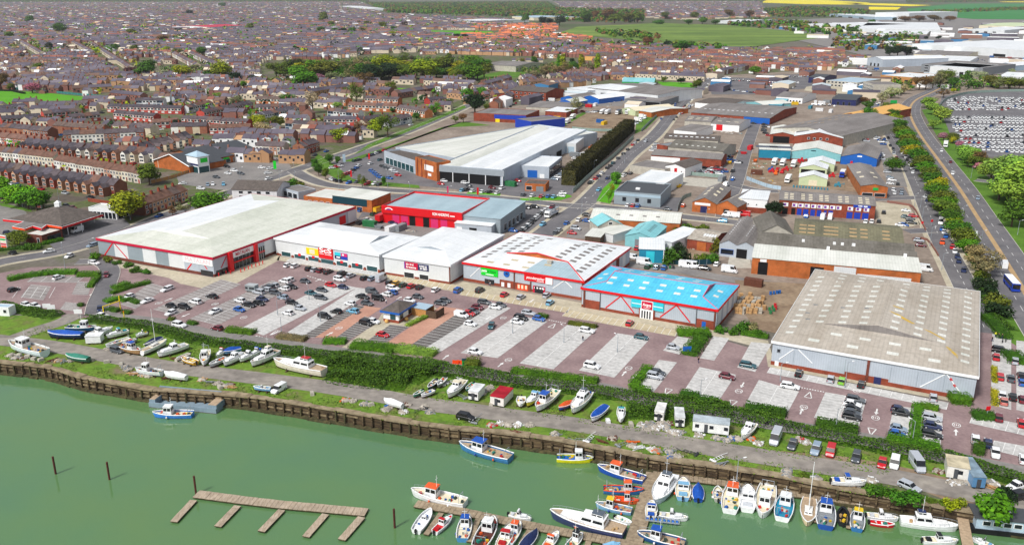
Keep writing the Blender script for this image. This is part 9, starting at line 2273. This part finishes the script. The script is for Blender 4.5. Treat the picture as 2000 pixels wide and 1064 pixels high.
for n,x,y,c,lab in[(13,553,535,'#22262c','person in dark clothes walking between parking bays'),(13,1456,705,'#1a1c20','person in black standing beside the angular hedge'),(14,
 1750,540,'#202226','person in dark clothes at the motorcycle group edge'),(14,1775,505,'#d8dc30','person in a yellow vest beside the motorcycles'),(14,
 1800,515,'#25282e','person in dark clothes beside the motorcycles'),(14,1825,520,'#2c2a30','person leaning by the motorcycles in dark jacket'),(3,435,
 1060,'#303030','person in grey by the far fence'),(12,1018,245,'#e8e8e8','person in white beside the kiosk car row'),(12,1820,100,'#26282c','person at the green-signed store door'),(12,
 1830,108,'#c8c8cc','person in pale top at the green-signed store door'),(16,40,1,'#303a30','person on the far quay')][:10]:
 o=put('person',PM,None,q(n,x,y),rk.random()*6.28,c);tag(o,lab,'person')
for i in range(2):
 o=thing('motorcycle','black motorcycle parked in the marked lot corner','motorcycle',q(14,1830+26*i,545-6*i),1.0,'motorcycles')
 b=MB();b.tube((-.7,-.07,.32),(-.7,.07,.32),.32,n=12);b.build('wheel','tyre',o);b=MB();b.tube((.75,-.06,.32),(.75,.06,.32),.32,n=12);b.build('wheel','tyre',
 o)
 b=MB();b.box((0,0,.62),(1.1,.3,.4),0,0,.8);b.tube((.75,0,.35),(.5,0,1.05),.05);b.tube((.5,-.35,1.05),(.5,.35,1.05),.03);b.build('body','black',o);b=MB();b.box((-.35,
 0,.88),(.7,.28,.12),0,0,.85);b.build('saddle','dark_grey',o)
b=MB()
for line,w_ in(([(0,690),(200,728),(330,742),(500,762),(800,808),(1000,834),(1250,872),(1500,912),(1750,962)],5.5),([(60,646),(200,660),(400,690),(560,
 715),(820,762),(1000,790),(1250,828),(1500,868),(1750,915)],9),([(x,y-3)for x,y in QUAY[2:23]],3)):
 pts=smooth_line([P(*p)for p in line],6)
 for i in range(len(pts)-1):
  d=pts[i+1]-pts[i];nn=Vector((-d.y,d.x,0)).normalized()
  for _ in range(int(d.length*w_*3)):
   p=pts[i]+d*rk.random()+nn*max(-w_*.42,min(w_*.42,rk.gauss(0,w_*.25)))
   if noise.noise(Vector((p.x*.15,p.y*.15,4)))>-.1:b.leaf((p.x,p.y,.12),(rk.uniform(-.6,.6),rk.uniform(-.6,.6),.9),rk.uniform(.12,.34),0,rk)
o=b.build('grass_tufts','leaf',col='#6c8a34');stuff(o,'tufts of long grass and weeds along the quay')
m=bpy.data.materials.new('air');m.use_nodes=True;nt_=m.node_tree;nt_.nodes.clear();ou=nt_.nodes.new('ShaderNodeOutputMaterial');pv=nt_.nodes.new('ShaderNodeVolumePrincipled');pv.inputs['Color'].default_value=(.86,
 .9,1,1);pv.inputs['Density'].default_value=.00004;pv.inputs['Anisotropy'].default_value=.2;nt_.links.new(pv.outputs[0],ou.inputs['Volume']);MATS['air']=m
b=MB();b.b0(-15000,15000,-800,23000,-7,130);o=b.build('haze','air');o['kind']='stuff'
finish_labels()
